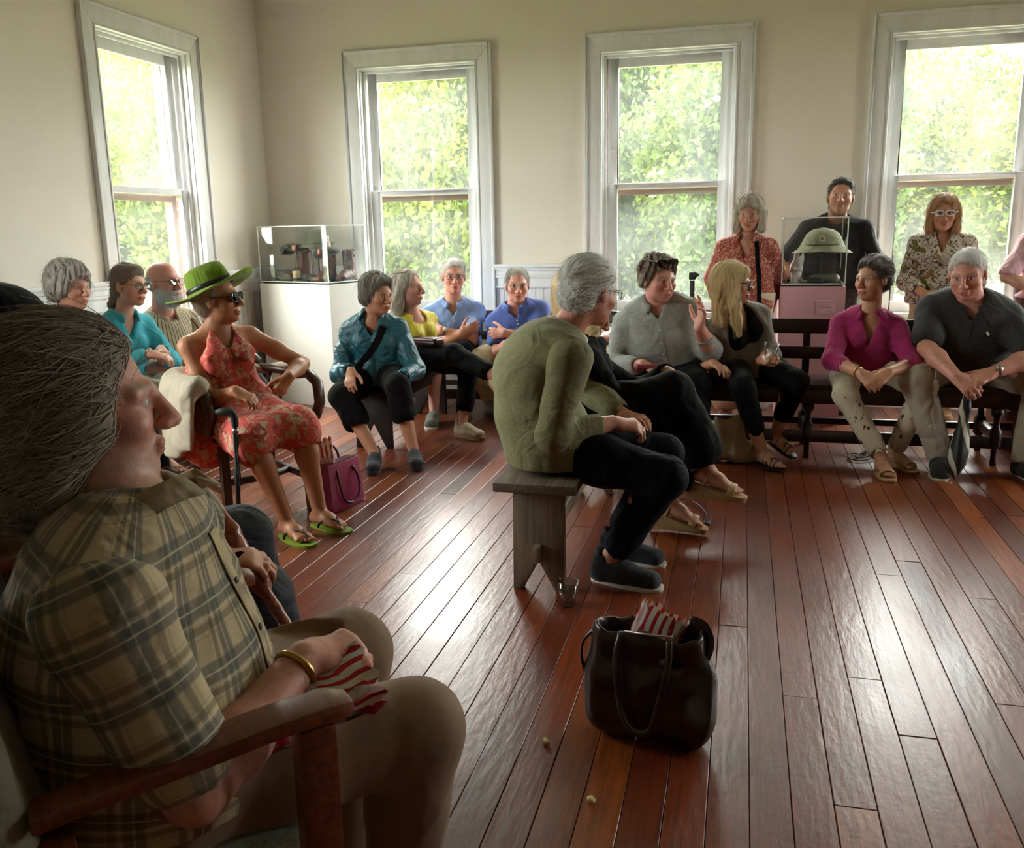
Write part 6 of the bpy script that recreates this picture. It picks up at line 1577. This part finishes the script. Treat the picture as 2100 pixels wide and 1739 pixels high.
OD = fabric('olive_drab_canvas', srgb(82, 86, 62), .8, .15); BOOT = plain('brown_boot_leather', srgb(84, 52, 40), .5, .25, 30, .4, 60); BERET = fabric('dark_green_beret', srgb(40, 44, 38), .9, .12)
def inL(x, y, z=0): c, s_ = math.cos(RL), math.sin(RL); return A(LC[0]+x*c-y*s_, LC[1]+x*s_+y*c, .967+z)
def cased(name, label, cat, x, y, z=0, rz=0, group=None): q = inL(x, y, z); return thing(name, label, cat, tuple(q), RL+rz, group)
def boot(label, x, y, rz, lean=0):
    b = cased('army_boot', label, 'boot', x, y, 0, rz, 'boots in the left case'); F = Field()
    F.ec((-.055, 0, .04), (.06, 0, .045), .040, .042, .035, .038, side=(0, 1, 0), k=.03); F.ec((.05, 0, .042), (.135, 0, .032), .042, .044, .036, .028, side=(0, 1, 0), k=.03); F.ec((-.05, 0, .05), (-.045, 0, .22), .046, .052, .058, .062, side=(0, 1, 0), k=.03)
    F.ec((-.045, 0, .20), (-.045, 0, .30), .044, .048, k=.01, op='s'); F.plane((0, 0, .012), (0, 0, -1)); F.func(folds(3, .002, 60)); me, _ = F.mesh('boot_upper', .007); link('boot_upper', me, BOOT, b)
    MB().box(-.095, .175, -.042, .042, 0, .014).build('sole', RUB_D, b, bevel=.004)
    for j in range(7):
        z = .085+j*.02; x_ = .035-j*.0045; mb = MB(); mb.tube([(x_-.01, -.03, z), (x_+.012, 0, z+.006), (x_-.01, .03, z)], .0028, 6); mb.build('lace', LACE_D, b)
    return b
boot('brown army boot under the left beret', -.15, .0, -2.0); boot('brown army boot under the right beret', .17, -.02, -1.3); boot('brown army boot behind the right beret', .26, .12, -1.2)
def beret(label, x, y, z, rz):
    b = cased('beret', label, 'beret', x, y, z, rz, 'berets in the left case'); F = Field(); F.ell((0, 0, .03), (.115, .095, .035)); F.ell((-.09, .0, .0), (.05, .075, .04), k=.04); F.plane((0, 0, -.03), (0, 0, -1)); F.func(folds(5, .003, 40)); me, _ = F.mesh('crown', .005); link('crown', me, BERET, b)
    MB().prism([(-.02, .03), (.02, .03), (.02, 0), (0, -.022), (-.02, 0)], (.04, -.092, .02), (1, 0, 0), (0, .15, 1), (0, -1, 0), .006).build('flash_badge', plain('red_flash', srgb(150, 52, 44), .6), b)
    MB().prism([(-.012, .022), (.012, .022), (.012, 0), (0, -.013), (-.012, 0)], (.04, -.0985, .022), (1, 0, 0), (0, .15, 1), (0, -1, 0), .002).build('badge_field', plain('tan_badge', srgb(170, 150, 112), .6), b)
beret('dark beret with red badge left of the case stand', -.17, .0, .235, .2); beret('dark beret with tan badge right of the case stand', .18, -.01, .205, -.3)
st = cased('display_stand', 'thin black stand under the army helmet', 'stand', .02, .05); mb = MB(); mb.tube([(0, 0, .006), (0, 0, .27)], .006, 8); mb.build('rod', BLK, st, True); MB().lathe([(.06, 0), (.06, .006), (0, .006)], n=20).build('base', BLK, st); MB().lathe([(.05, .262), (.05, .268), (0, .268)], n=20).build('plate', BLK, st)
hl = cased('army_helmet', 'olive army helmet on the thin stand', 'helmet', .02, .05, .27, .1); F = Field(); F.ell((0, 0, .01), (.135, .115, .125)); F.ell((0, 0, -.02), (.118, .098, .11), k=.006, op='s'); F.plane((0, 0, -.008), (0, 0, -1)); me, _ = F.mesh('shell', .005); link('shell', me, OD, hl)
mb = MB(); mb.tube([(.148*math.cos(t), .127*math.sin(t), -.006-.012*math.cos(t)) for t in np.linspace(0, 6.283, 36, endpoint=False)], .008, 6, closed=True, flat=.6); mb.build('brim', OD, hl, True)
mb = MB(); mb.tube([(.138*math.cos(t), .118*math.sin(t), .026) for t in np.linspace(0, 6.283, 36, endpoint=False)], .006, 6, closed=True); mb.build('band', OD, hl, True)
pk = plain('pale_card', srgb(190, 172, 160), .7, .3, 60); MB().box(.108, .134, -.062, -.018, .02, .085).build('packet', pk, hl, bevel=.003); MB().box(.118, .142, -.052, -.012, -.004, .034).build('packet', pk, hl, bevel=.003)
cn = cased('ration_tin', 'small tan ration tin before the left boot', 'tin', -.055, -.13); MB().lathe([(.030, 0), (.030, .085), (.028, .087), (0, .087)], n=20).build('can', plain('tan_tin', srgb(178, 160, 116), .5, .15, 30), cn, True); mb = MB(); mb.lathe([(.0308, .012), (.0308, .03)], n=20); mb.build('band', RUB_D, cn)
for i, (x, y, rx, lb) in enumerate(((-.26, -.05, .055, 'dark canteen left of the boots in the case'), (-.17, -.15, .075, 'olive ammunition pouch at the front of the case'), (.08, -.14, .07, 'dark web belt pouch between the boots'), (.20, -.16, .075, 'brown leather pouch at the right front of the case'))):
    q = cased('field_pouch', lb, 'pouch', x, y); F = Field(); F.ell((0, 0, .026), (rx, .045, .032)); F.plane((0, 0, 0), (0, 0, -1)); F.func(folds(i, .003, 50)); me, _ = F.mesh('pouch_body', .005); link('pouch_body', me, (BLK, OD, BERET, BOOT)[i], q)
    mb = MB(); mb.tube([(-rx*.5, -.048, .02), (-rx*.5, -.03, .055), (-rx*.5, .03, .055)], .006, 6, flat=.3); mb.build('strap', BLK, q)

def onR(x, y, z=0): return (.457+x, 6.47+y, .947+z)
hp = thing('pith_helmet', 'pale olive pith helmet with round badge in the right case', 'helmet', onR(.06, 0, .24), -.1); M_PITH = fabric('pale_olive_cork', srgb(150, 152, 122), .8, .06)
prof = [(.0, .125), (.03, .124), (.07, .115), (.105, .09), (.125, .05), (.130, .02), (.150, .0), (.180, -.022), (.185, -.028), (.180, -.029), (.15, -.012), (.12, -.006), (.11, .03), (.06, .10), (0, .115)]
mb = MB(); n = 40; vs = []
for rr, z in prof:
    for j in range(n): t = 2*math.pi*j/n; vs.append((rr*math.cos(t)*(1.0 if rr < .13 else 1+.06*abs(math.cos(t))), rr*math.sin(t)*.86, z-(.012*abs(math.cos(t)) if rr > .14 else 0)))
mb.add(vs, [(i*n+j, i*n+(j+1) % n, (i+1)*n+(j+1) % n, (i+1)*n+j) for i in range(len(prof)-1) for j in range(n)]); mb.build('helmet_shell', M_PITH, hp, True)
mb = MB(); mb.tube([(.133*math.cos(t), .116*math.sin(t), .014) for t in np.linspace(0, 6.283, 32, endpoint=False)], .008, 6, closed=True, flat=.4, up=(1, 0, 0)); mb.build('strap_band', fabric('olive_strap', srgb(96, 98, 72)), hp, True)
MB().lathe([(.016, 0), (.016, .004), (.006, .008), (0, .008)], (0, 0, .124), 14).build('vent_button', M_PITH, hp, True)
ax = np.stack([A(1, 0, 0), A(0, .3, 1), A(0, -1, .3)], 1); MB().lathe([(.022, 0), (.022, .004), (.018, .004), (.018, .002), (0, .002)], (0, -.108, .058), 18, axis=ax).build('badge', plain('cream_badge', srgb(196, 190, 160), .5), hp, True); MB().lathe([(.009, .0), (.008, .004), (0, .005)], (0, -.109, .058), 5, axis=ax).build('badge_star', plain('star_red', srgb(120, 70, 50), .5), hp)
sp = thing('helmet_stand', 'slim stand with grey panel under the pith helmet', 'stand', onR(.06, .03)); mb = MB(); mb.tube([(0, 0, .004), (0, 0, .33)], .004, 8); mb.build('rod', BLK, sp); MB().lathe([(.05, 0), (.05, .006), (0, .006)], n=18).build('base', BLK, sp)
fg = thing('white_figurine', 'small white figurine of a robed standing figure', 'figurine', onR(-.105, -.05), -.3); F = Field()
F.ec((0, 0, .0), (0, 0, .10), .036, .028, .028, .022, side=(1, 0, 0), k=.02); F.ec((0, 0, .09), (0, 0, .15), .028, .022, .022, .018, side=(1, 0, 0), k=.02); F.ec((0, 0, .15), (0, 0, .178), .010, .010); F.ell((0, 0, .192), (.016, .018, .022)); F.ec((.024, 0, .14), (.036, -.012, .10), .008, .007); F.ec((-.024, 0, .14), (-.03, -.018, .09), .008, .007); F.ec((.036, -.012, .10), (.01, -.03, .095), .007, .006); F.plane((0, 0, 0), (0, 0, -1)); F.func(folds(9, .002, 120)); me, _ = F.mesh('statue', .0035); link('statue', me, plain('white_porcelain', srgb(226, 216, 214), .35, .03), fg)
MB().lathe([(.045, -.001), (.045, .010), (.04, .014), (0, .014)], n=18).build('plinth', plain('white_porcelain', srgb(226, 216, 214)), fg, True)
gb = thing('metal_canteen', 'grey metal canteen lying beside the figurine', 'canteen', onR(.085, -.08, .035), .1); F = Field(); F.ec((-.05, 0, 0), (.06, 0, .002), .034, .034, .030, .030, side=(0, 1, 0), k=.02); F.ell((-.085, 0, 0), (.03, .02, .02), k=.03); me, _ = F.mesh('vessel', .004); link('vessel', me, plain('dull_green_metal', srgb(104, 112, 100), .35, .2, 40, metallic=.4), gb)
MB().lathe([(.014, 0), (.014, .02), (0, .02)], (-.108, 0, 0), 14, axis=np.stack([A(0, 1, 0), A(0, 0, 1), A(-1, 0, 0)], 1)).build('cap', BLK, gb, True)
for x, y, rx, lb in ((-.12, .08, .05, 'black folded cloth behind the figurine'), (.02, -.11, .055, 'dark strap bundle at the front of the right case')):
    q = thing('dark_cloth', lb, 'cloth', onR(x, y)); F = Field(); F.ell((0, 0, .018), (rx, .04, .026)); F.plane((0, 0, 0), (0, 0, -1)); F.func(folds(int(rx*999), .004, 60)); me, _ = F.mesh('folded_cloth', .005); link('folded_cloth', me, BLK, q)

# ------------------------------------------------------------------ bags, cups and sticks
def stripe_paper():
    t = NT('red_striped_paper'); s = t.sep(t.coords(attr='cuv')); c = t.mix(stripe(t, s[0], .024, .48, .06), srgb(232, 222, 214), srgb(196, 28, 44))
    lab = t.math('MULTIPLY', stripe(t, s[1], 1.0, .05, .01, .45), 1.0); v = t.coords(attr='cuv'); n = t.n('ShaderNodeTexNoise'); n.inputs['Scale'].default_value = 60; n.inputs['Detail'].default_value = 1; t.l(v, n.inputs['Vector'])
    ink = clamp01(t, t.math('DIVIDE', t.math('SUBTRACT', .03, t.math('ABSOLUTE', t.math('SUBTRACT', n.outputs['Fac'], .5))), .02))
    c = t.mix(lab, c, t.mix(ink, srgb(226, 196, 188), srgb(190, 40, 56))); t.base(c); t.set(Roughness=.7); return t.m
M_POP = stripe_paper(); M_CORN = plain('popcorn', srgb(226, 206, 140), .8, .1, 60)
def popcorn_bag(label, loc, up, face, w=.10, d=.055, h=.17, crush=.006, seed=0, fill=True):
    up = nrm(up); f = nrm(np.asarray(face, float)-up*np.dot(face, up)); s_ = np.cross(f, up); r_ = thing('popcorn_bag', label, 'paper bag', tuple(loc)); rr = np.random.default_rng(seed)
    nz, nu = 9, 32; V = []; UV = []
    for i in range(nz):
        z = h*i/(nz-1); g = 1+.10*i/(nz-1)
        for j in range(nu):
            t = 2*math.pi*j/nu; ca, sa = math.cos(t), math.sin(t); x = math.copysign(abs(ca)**.45, ca)*w/2*g; y = math.copysign(abs(sa)**.45, sa)*d/2*g
            zz = z+(.008*((j % 2)*2-1) if i == nz-1 else 0); q = s_*x+f*y+up*zz+rr.normal(size=3)*crush*.35*(i > 0); V.append(q); UV.append(((x if abs(sa)**.45 > abs(ca)**.45 else y+.5), zz, 0))
    fs = [(i*nu+j, i*nu+(j+1) % nu, (i+1)*nu+(j+1) % nu, (i+1)*nu+j) for i in range(nz-1) for j in range(nu)]
    V = np.array(V); c0 = V[:nu].mean(0); me = bpy.data.meshes.new('bag_paper'); me.from_pydata([tuple(q) for q in V]+[tuple(c0)], [], fs+[(len(V), (j+1) % nu, j) for j in range(nu)])
    a_ = me.attributes.new('cuv', 'FLOAT_VECTOR', 'POINT'); a_.data.foreach_set('vector', np.array(UV+[(0, 0, 0)], np.float32).ravel()); me.polygons.foreach_set('use_smooth', [True]*len(me.polygons)); o = link('bag_paper', me, M_POP, r_)
    if fill:
        F = Field()
        for q in range(14): F.ell(s_*rr.uniform(-.4, .4)*w+f*rr.uniform(-.3, .3)*d+up*(h*.82+rr.uniform(-.01, .012)), A(.013, .013, .012), k=.004)
        me, _ = F.mesh('popcorn_fill', .005); m2 = link('popcorn_fill', me, M_CORN, r_); m2['kind'] = 'stuff'
    return r_
# brown leather bag in the foreground
BROWN = plain('dark_brown_bag_leather', srgb(40, 22, 16), .32, .25, 18, .35, 40)
bc = A(-.205, 2.20, 0); bg = thing('leather_bag', 'slouchy dark brown leather bag on the near floor', 'bag', tuple(bc), math.radians(-8)); bg.scale = (.84, .9, 1.06); F = Field()
F.ec((-.135, 0, .07), (.135, .01, .07), .085, .085, .075, .075, side=(0, 1, 0), k=.03); F.ec((-.125, 0, .16), (.13, .01, .15), .090, .085, .10, .10, side=(0, 1, 0), k=.05); F.ec((-.125, 0, .27), (.12, .0, .275), .072, .070, .06, .06, side=(0, 1, 0), k=.05); F.ell((.165, -.02, .09), (.05, .06, .06), k=.04)
F.ec((-.105, 0, .235), (.10, .0, .235), .050, .048, .05, .05, side=(0, 1, 0), k=.02, op='s'); F.ec((-.11, 0, .31), (.105, .0, .315), .052, .050, .07, .07, side=(0, 1, 0), k=.02, op='s'); F.plane((0, 0, 0), (0, 0, -1)); F.plane((0, 0, .318), (0, .02, 1)); F.func(folds(51, .0055, 20)); me, _ = F.mesh('bag_body', .0055); link('bag_body', me, BROWN, bg)
for y, z in ((-.080, .30), (.078, .31)):
    mb = MB(); s_ = -1 if y < 0 else 1
    if s_ < 0: pts = [(-.07, -.074, .30), (-.075, -.112, .25), (-.06, -.118, .14), (-.03, -.122, .08), (.03, -.122, .07), (.06, -.118, .14), (.085, -.106, .25), (.08, -.072, .30)]
    else: pts = [(-.06, .06, .30), (-.07, .09, .36), (-.02, .10, .40), (.04, .09, .37), (.06, .06, .30)]
    if s_ < 0: mb.tube(pts, .011, 8, flat=.6); mb.build('handle', BROWN, bg, True)
mb = MB(); mb.tube([(-.165, -.02, .285), (-.205, -.03, .25), (-.212, -.03, .20), (-.195, -.03, .16), (-.17, -.03, .145)], .010, 8, flat=.5); mb.build('side_strap', BROWN, bg, True)
mb = MB(); mb.tube([(.12, .03, .31), (.165, .02, .305), (.18, .01, .27), (.165, 0, .235)], .024, 8, flat=.2, up=(0, 1, 0)); mb.build('side_strap', BROWN, bg, True)
mb = MB(); mb.tube([(-.06, -.068, .305), (.03, -.07, .307), (.09, -.066, .308)], .003, 6); mb.build('zip', M_METAL_G, bg, True)
popcorn_bag('red striped popcorn bag poking out of the brown leather bag', bc+A(-.035, .0, .165), (.42, .25, 1), (-.1, -1, .45), w=.12, h=.20, seed=3)
bp = thing('blue_pouch', 'shiny blue pouch inside the brown leather bag', 'pouch', tuple(bc+A(-.105, .0, .235))); F = Field(); F.ec((-.02, 0, 0), (.03, .0, .045), .035, .022, .022, .018, side=(0, 1, 0)); F.func(folds(4, .004, 70)); me, _ = F.mesh('pouch_skin', .004); link('pouch_skin', me, plain('blue_nylon', srgb(40, 100, 170), .3), bp)
for q, rz in (((1212, 1640), .3), ((1120, 1520), 1.2)):
    k_ = fl(*q, .008); pc = thing('popcorn_kernel', 'single popped kernel on the floor below the brown bag' if rz < 1 else 'single popped kernel left of the brown bag', 'popcorn', tuple(k_)); F = Field()
    for i_ in range(5): F.ell(A(math.cos(i_*1.3+rz)*.006, math.sin(i_*1.3)*.006, .002*(i_ % 2)), A(.006, .006, .006), k=.003)
    me, _ = F.mesh('kernel', .002); link('kernel', me, M_CORN, pc)
# plastic cups
def cup_mat():
    t = NT('clear_plastic'); tr = t.n('ShaderNodeBsdfTransparent'); tr.inputs[0].default_value = (.90, .91, .91, 1); gl = t.n('ShaderNodeBsdfGlossy'); gl.inputs[1].default_value = .08; lw = t.n('ShaderNodeLayerWeight'); lw.inputs[0].default_value = .5; ms = t.n('ShaderNodeMixShader'); t.l(t.math('ADD', t.math('MULTIPLY', t.math('POWER', lw.outputs['Facing'], 2.5), .7), .06), ms.inputs[0]); t.l(tr.outputs[0], ms.inputs[1]); t.l(gl.outputs[0], ms.inputs[2]); t.l(ms.outputs[0], t.out.inputs['Surface']); return t.m
CUP = cup_mat()
def cup(label, loc, r0=.026, r1=.038, h=.092, tilt=(0, 0)):
    c = thing('plastic_cup', label, 'cup', tuple(loc)); c.rotation_euler = (tilt[0], tilt[1], 0)
    MB().lathe([(0, .002), (r0, .002), (r1, h), (r1-.0012, h), (r0-.0012, .005), (0, .005)], n=28).build('cup_wall', CUP, c, True); mb = MB(); mb.tube([(r1*math.cos(t), r1*math.sin(t), h) for t in np.linspace(0, 6.283, 28, endpoint=False)], .0022, 6, closed=True); mb.build('rim', CUP, c, True); return c
cup('empty clear plastic cup on the floor by the weathered bench', fl(1165, 1240))
_w = P15.arm['L'][2]; cup('clear plastic cup in the blonde womans hand', _w+A(.045, -.06, .012), .028, .040, .095, (.1, .1))
# magenta handbag with popcorn, bottle
MAG = plain('magenta_leather', srgb(150, 32, 84), .4, .1, 20, .2, 60); MAG_D = plain('plum_leather', srgb(84, 20, 46), .4)
hb_ = thing('handbag', 'magenta leather handbag beside the flip-flops', 'handbag', (-1.925, 3.96, 0), math.radians(77)); w, d, h = .135, .065, .235; mb = MB()
mb.hexa([(-w, -d, 0), (w, -d, 0), (w, d, 0), (-w, d, 0), (-w*.88, -d*.55, h), (w*.88, -d*.55, h), (w*.88, d*.55, h), (-w*.88, d*.55, h)]); mb.build('bag_body', MAG, hb_, bevel=.010)
MB().box(-w*.8, w*.8, -d*.42, d*.42, h-.004, h+.002).build('bag_lining', MAG_D, hb_)
for s_ in (-1, 1):
    mb = MB(); y = s_*d*.62; mb.tube([(-.06, y, h*.82), (-.065, y*1.25, h+.02), (-.04, y*1.8, h+.07*(1 if s_ > 0 else -.3)), (.04, y*1.9, h+.07*(1 if s_ > 0 else -.3)), (.065, y*1.25, h+.02), (.06, y, h*.82)] if s_ > 0 else [(-.06, y, h*.85), (-.075, y*1.6, h*.6), (-.06, y*1.9, h*.25), (.0, y*2.0, h*.12), (.06, y*1.9, h*.25), (.075, y*1.6, h*.6), (.06, y, h*.85)], .0065, 8); mb.build('handle', MAG_D, hb_, True)
mb = MB(); mb.tube([(-.125, 0, h), (-.15, .02, .30), (-.17, .03, .40), (-.16, .05, .46)], .004, 6); mb.build('long_strap', MAG_D, hb_, True)
popcorn_bag('red striped popcorn bag standing in the magenta handbag', A(-1.955, 3.90, .19), (-.15, .05, 1), (.6, -1, .2), w=.085, d=.04, h=.165, seed=5)
wb = thing('water_bottle', 'clear water bottle with blue label behind the flip-flops', 'bottle', tuple(fl(650, 1052))); MB().lathe([(0, 0), (.030, 0), (.032, .01), (.031, .14), (.028, .16), (.013, .185), (.013, .20), (0, .20)], n=22).build('bottle_wall', CUP, wb, True); MB().lathe([(.0325, .07), (.0325, .125)], n=22).build('label_band', plain('blue_label', srgb(40, 130, 190), .4, .3, 60), wb, True); MB().lathe([(.015, .195), (.015, .212), (0, .212)], n=18).build('cap', M_WHITEF, wb, True)
# canvas tote by the settle
CANV = plain('cream_leather', srgb(196, 184, 150), .6, .08, 12, .2, 40)
tb = thing('tote_bag', 'slouchy cream tote bag at the blonde womans feet', 'bag', (.02, 5.19, 0), .05); F = Field()
F.ec((-.16, 0, .05), (.15, 0, .045), .055, .05, .05, .045, side=(0, 1, 0), k=.03); F.ec((-.15, 0, .06), (-.105, 0, .27), .055, .03, .05, .045, side=(0, 1, 0), k=.05); F.ec((.0, 0, .06), (-.03, 0, .24), .07, .035, .07, .03, side=(0, 1, 0), k=.06); F.ec((-.10, .0, .24), (-.02, 0, .24), .028, .028, .03, .03, k=.04); F.plane((0, 0, 0), (0, 0, -1)); F.ell((-.07, 0, .29), (.06, .03, .07), k=.01, op='s'); F.func(folds(61, .007, 26)); me, _ = F.mesh('bag_body', .008); link('bag_body', me, CANV, tb)
mb = MB(); mb.tube([(-.01, -.055, .20), (-.02, -.072, .13), (.01, -.08, .085), (.055, -.078, .10), (.07, -.065, .16), (.05, -.05, .21)], .008, 8, flat=.5); mb.build('handle', CANV, tb, True)
# burgundy purse, red pouch
BURG = plain('burgundy_leather', srgb(74, 20, 34), .3, .15, 20)
pu = P8.leg['R'][0]*.45+P8.leg['R'][1]*.55+A(-.02, -.02, .10); q = thing('purse', 'burgundy purse on the lap of the yellow top', 'purse', tuple(pu), -.35); F = Field(); F.box((0, 0, 0), (.11, .055, .028), rd=.022); me, _ = F.mesh('purse_body', .006); link('purse_body', me, BURG, q); MB().box(-.10, .10, -.058, -.054, -.004, .004).build('zip', M_METAL_G, q)
rp = at(1335, 752, 5.06); q = thing('red_pouch', 'small red pouch in the lap of the grey shirt', 'pouch', tuple(rp), .2); F = Field(); F.box((0, 0, 0), (.09, .045, .016), rd=.014); me, _ = F.mesh('pouch_body', .006); link('pouch_body', me, plain('dark_red_leather', srgb(130, 28, 40), .4), q); MB().box(-.085, .085, -.047, -.044, -.003, .003).build('zip', M_METAL_G, q)
# sticks
cane = thing('walking_cane', 'black cane with silver collar leaning on the captains chair', 'cane', tuple(fl(492, 1108))); b0 = fl(492, 1108); t0 = at(482, 872, 3.36); mb = MB(); mb.tube([A(0, 0, .012), (t0-b0)*.5, t0-b0], .011, 10); mb.build('shaft', BLK, cane, True); mb = MB(); mb.tube([A(0, 0, 0), A(0, 0, .03)], .014, 10); mb.build('ferrule', RUB_D, cane, True)
e_ = t0-b0; mb = MB(); mb.tube([e_+A(0, 0, -.005), e_+A(0, 0, .03), e_+A(-.012, 0, .052), e_+A(-.045, -.01, .062), e_+A(-.075, -.015, .055)], [.015, .017, .019, .018, .013], 10); mb.build('handle', BLK, cane, True); mb = MB(); mb.tube([e_-A(0, 0, .035), e_-A(0, 0, .015)], .0135, 12); mb.build('collar', M_METAL_G, cane, True)
mb = MB(); mb.tube([e_-A(0, 0, .02), e_+A(.012, -.02, -.12), e_+A(.016, -.02, -.24), e_+A(.006, -.015, -.26), e_+A(.0, -.014, -.12), e_-A(0, .01, .02)], .004, 6); mb.build('wrist_strap', BLK, cane, True)
a_, b_ = at(446, 1050, 1.80), at(558, 1235, 1.76); ws = thing('carved_stick', 'knobbly carved reddish walking stick held before the plaid shirt', 'walking stick', (b_[0], b_[1], 0)); d_ = nrm(b_-a_); foot = b_+d_*((b_[2]-.01)/-d_[2]) if d_[2] < 0 else b_
F = Field(); o_ = A(b_[0], b_[1], 0); 
L_ = np.linalg.norm(b_-a_); sd_ = nrm(np.cross(d_, A(0, 0, 1)))
for i_, (t, r_, off) in enumerate(((0, .020, .006), (.12, .017, .0), (.25, .021, -.006), (.42, .023, .004), (.60, .026, .0), (.78, .021, .004))): 
    p0 = a_+d_*L_*t+sd_*off-o_; F.ell(p0, A(r_, r_, r_*1.25), k=.02)
F.ec(a_-o_, a_+d_*L_*.8-o_, .014, .017, k=.02); F.ec(a_+d_*L_*.75-o_, foot-o_, .015, .010, k=.02); F.ec(a_+sd_*.004-o_, a_-d_*.012+sd_*.026-o_, .014, .010, k=.012); F.func(folds(71, .0025, 90)); me, _ = F.mesh('stick_wood', .004); link('stick_wood', me, wood_mat('polished_knotty_wood', srgb(96, 44, 32), srgb(186, 104, 74), .28, 2.0, .4), ws)
mb = MB(); mb.tube([foot-o_, foot-o_+A(0, 0, .02)], .013, 10); mb.build('ferrule', RUB_D, ws, True)
# popcorn bag in the plaid man's hand
wR = P1.arm['R'][2]; popcorn_bag('crumpled red striped popcorn bag in the plaid mans hand', wR+A(.02, -.03, -.07)-azv(44)*.08, nrm(azv(44)*1.0+A(0, 0, .22)), (.3, -.4, 1), w=.10, d=.05, h=.19, seed=9, crush=.012)
# beige jacket over the captain's chair
jk = thing('draped_jacket', 'beige jacket draped over the arm of the captains chair', 'jacket', (-2.26, 3.77, 0), math.radians(-36)); F = Field()
F.ec((-.18, -.30, .68), (.14, -.31, .69), .06, .05, .045, .04, side=(0, 1, 0), k=.04); F.ec((-.10, -.345, .64), (-.06, -.37, .36), .14, .12, .034, .028, side=(1, 0, 0), k=.05); F.ec((.08, -.345, .64), (.06, -.365, .42), .09, .10, .032, .026, side=(1, 0, 0), k=.05); F.ec((-.28, -.12, .68), (-.18, -.28, .69), .05, .05, k=.04)
F.func(folds(81, .006, 24)); me, _ = F.mesh('jacket_cloth', .006); link('jacket_cloth', me, fabric('stone_poplin', srgb(178, 168, 146), .8, .06), jk)
mb = MB(); mb.tube([(-.30, .12, .70), (-.31, .2, .66), (-.25, .26, .68), (-.12, .30, .70)], [.03, .035, .03, .02], 8, flat=.6); mb.build('jacket_sleeve', fabric('stone_poplin', srgb(178, 168, 146)), jk, True)
# umbrella between the khaki trousers
um = thing('folded_umbrella', 'folded black and white umbrella between the khaki trousers', 'umbrella', tuple(fl(1958, 985))); b0 = fl(1958, 985); t0 = at(1985, 800, 5.12)-b0; mb = MB(); dd = t0; n = 14; vs = []; M_UMB = NT('black_white_nylon'); s3 = M_UMB.sep(M_UMB.coords(attr='cuv')); M_UMB.base(M_UMB.mix(stripe(M_UMB, s3[0], .5, .3, .04), (.012, .012, .014), srgb(206, 200, 184))); M_UMB.set(Roughness=.5)
rs = [(.02, .006), (.06, .016), (.18, .040), (.34, .046), (.52, .034), (.66, .024), (.78, .036), (.90, .022), (1.0, .012)]; UV = []
for i, (t, rr) in enumerate(rs):
    for j in range(n): a = 2*math.pi*j/n; w_ = 1+.16*math.sin(4*a+t*7); vs.append(tuple(dd*t+A(math.cos(a)*rr*w_, math.sin(a)*rr*w_, 0))); UV.append((j/n+t*.8, t, 0))
me = bpy.data.meshes.new('canopy'); me.from_pydata(vs, [], [(i*n+j, i*n+(j+1) % n, (i+1)*n+(j+1) % n, (i+1)*n+j) for i in range(len(rs)-1) for j in range(n)]); a_ = me.attributes.new('cuv', 'FLOAT_VECTOR', 'POINT'); a_.data.foreach_set('vector', np.array(UV, np.float32).ravel()); me.polygons.foreach_set('use_smooth', [True]*len(me.polygons)); link('canopy', me, M_UMB.m, um)
mb = MB(); mb.tube([A(0, 0, .0), dd*.04], .005, 8); mb.build('tip', M_METAL_G, um, True); mb = MB(); mb.tube([dd*.98, dd*1.08, dd*1.16], [.011, .014, .012], 8); mb.build('handle', BLK, um, True)
# action camera on a slim pole behind the settle
tp = at(1420, 566, 6.05); tr_ = thing('camera_pole', 'slim black camera pole standing before the middle window', 'camera stand', (tp[0], tp[1], 0)); mb = MB(); mb.tube([(0, 0, .02), (0, 0, tp[2]-.16)], .009, 8); mb.build('pole', BLK, tr_, True); mb = MB(); mb.tube([(0, 0, tp[2]-.17), (0, 0, tp[2]-.03)], .016, 10); mb.build('grip', RUB_D, tr_, True); F = Field(); F.box((.0, 0, tp[2]), (.022, .016, .024), rd=.006); F.ec((.018, -.01, tp[2]+.008), (.034, -.02, tp[2]+.008), .012, .011); me, _ = F.mesh('camera_head', .003); link('camera_head', me, BLK, tr_)
for k_ in range(3): a = k_*2.094; mb = MB(); mb.tube([(0, 0, .16), (math.cos(a)*.13, math.sin(a)*.13, .008)], .007, 6); mb.build('leg', BLK, tr_, True)
# red strap loop by the wedge sandals and leather straps under the settle
rs_ = thing('red_strap', 'dark red bag strap looped on the floor behind the wedge sandals', 'strap', tuple(fl(1400, 1050))); c_ = fl(1400, 1050); mb = MB(); mb.tube([fl(x, y, .02)-c_ for x, y in ((1352, 1052), (1380, 1026), (1415, 1024), (1442, 1040), (1455, 1060), (1450, 1075))], .012, 8, flat=.3); mb.build('strap_band', BURG, rs_, True); mb = MB(); mb.tube([fl(x, y, .02)-c_ for x, y in ((1446, 1068), (1450, 1076))], .014, 8, flat=.5); mb.build('buckle', M_METAL_D, rs_, True)
ls = thing('leather_straps', 'looped brown leather straps on the floor beside the floral trousers', 'strap', tuple(fl(1775, 938))); c_ = fl(1775, 938)
for pts in (((1800, 918), (1770, 930), (1745, 930), (1742, 940), (1765, 944), (1798, 938)), ((1800, 912), (1772, 926), (1756, 936), (1770, 938), (1800, 926))): mb = MB(); mb.tube([fl(x, y, .012)-c_ for x, y in pts], .008, 6, flat=.5); mb.build('strap_band', LEATHER_D, ls, True)
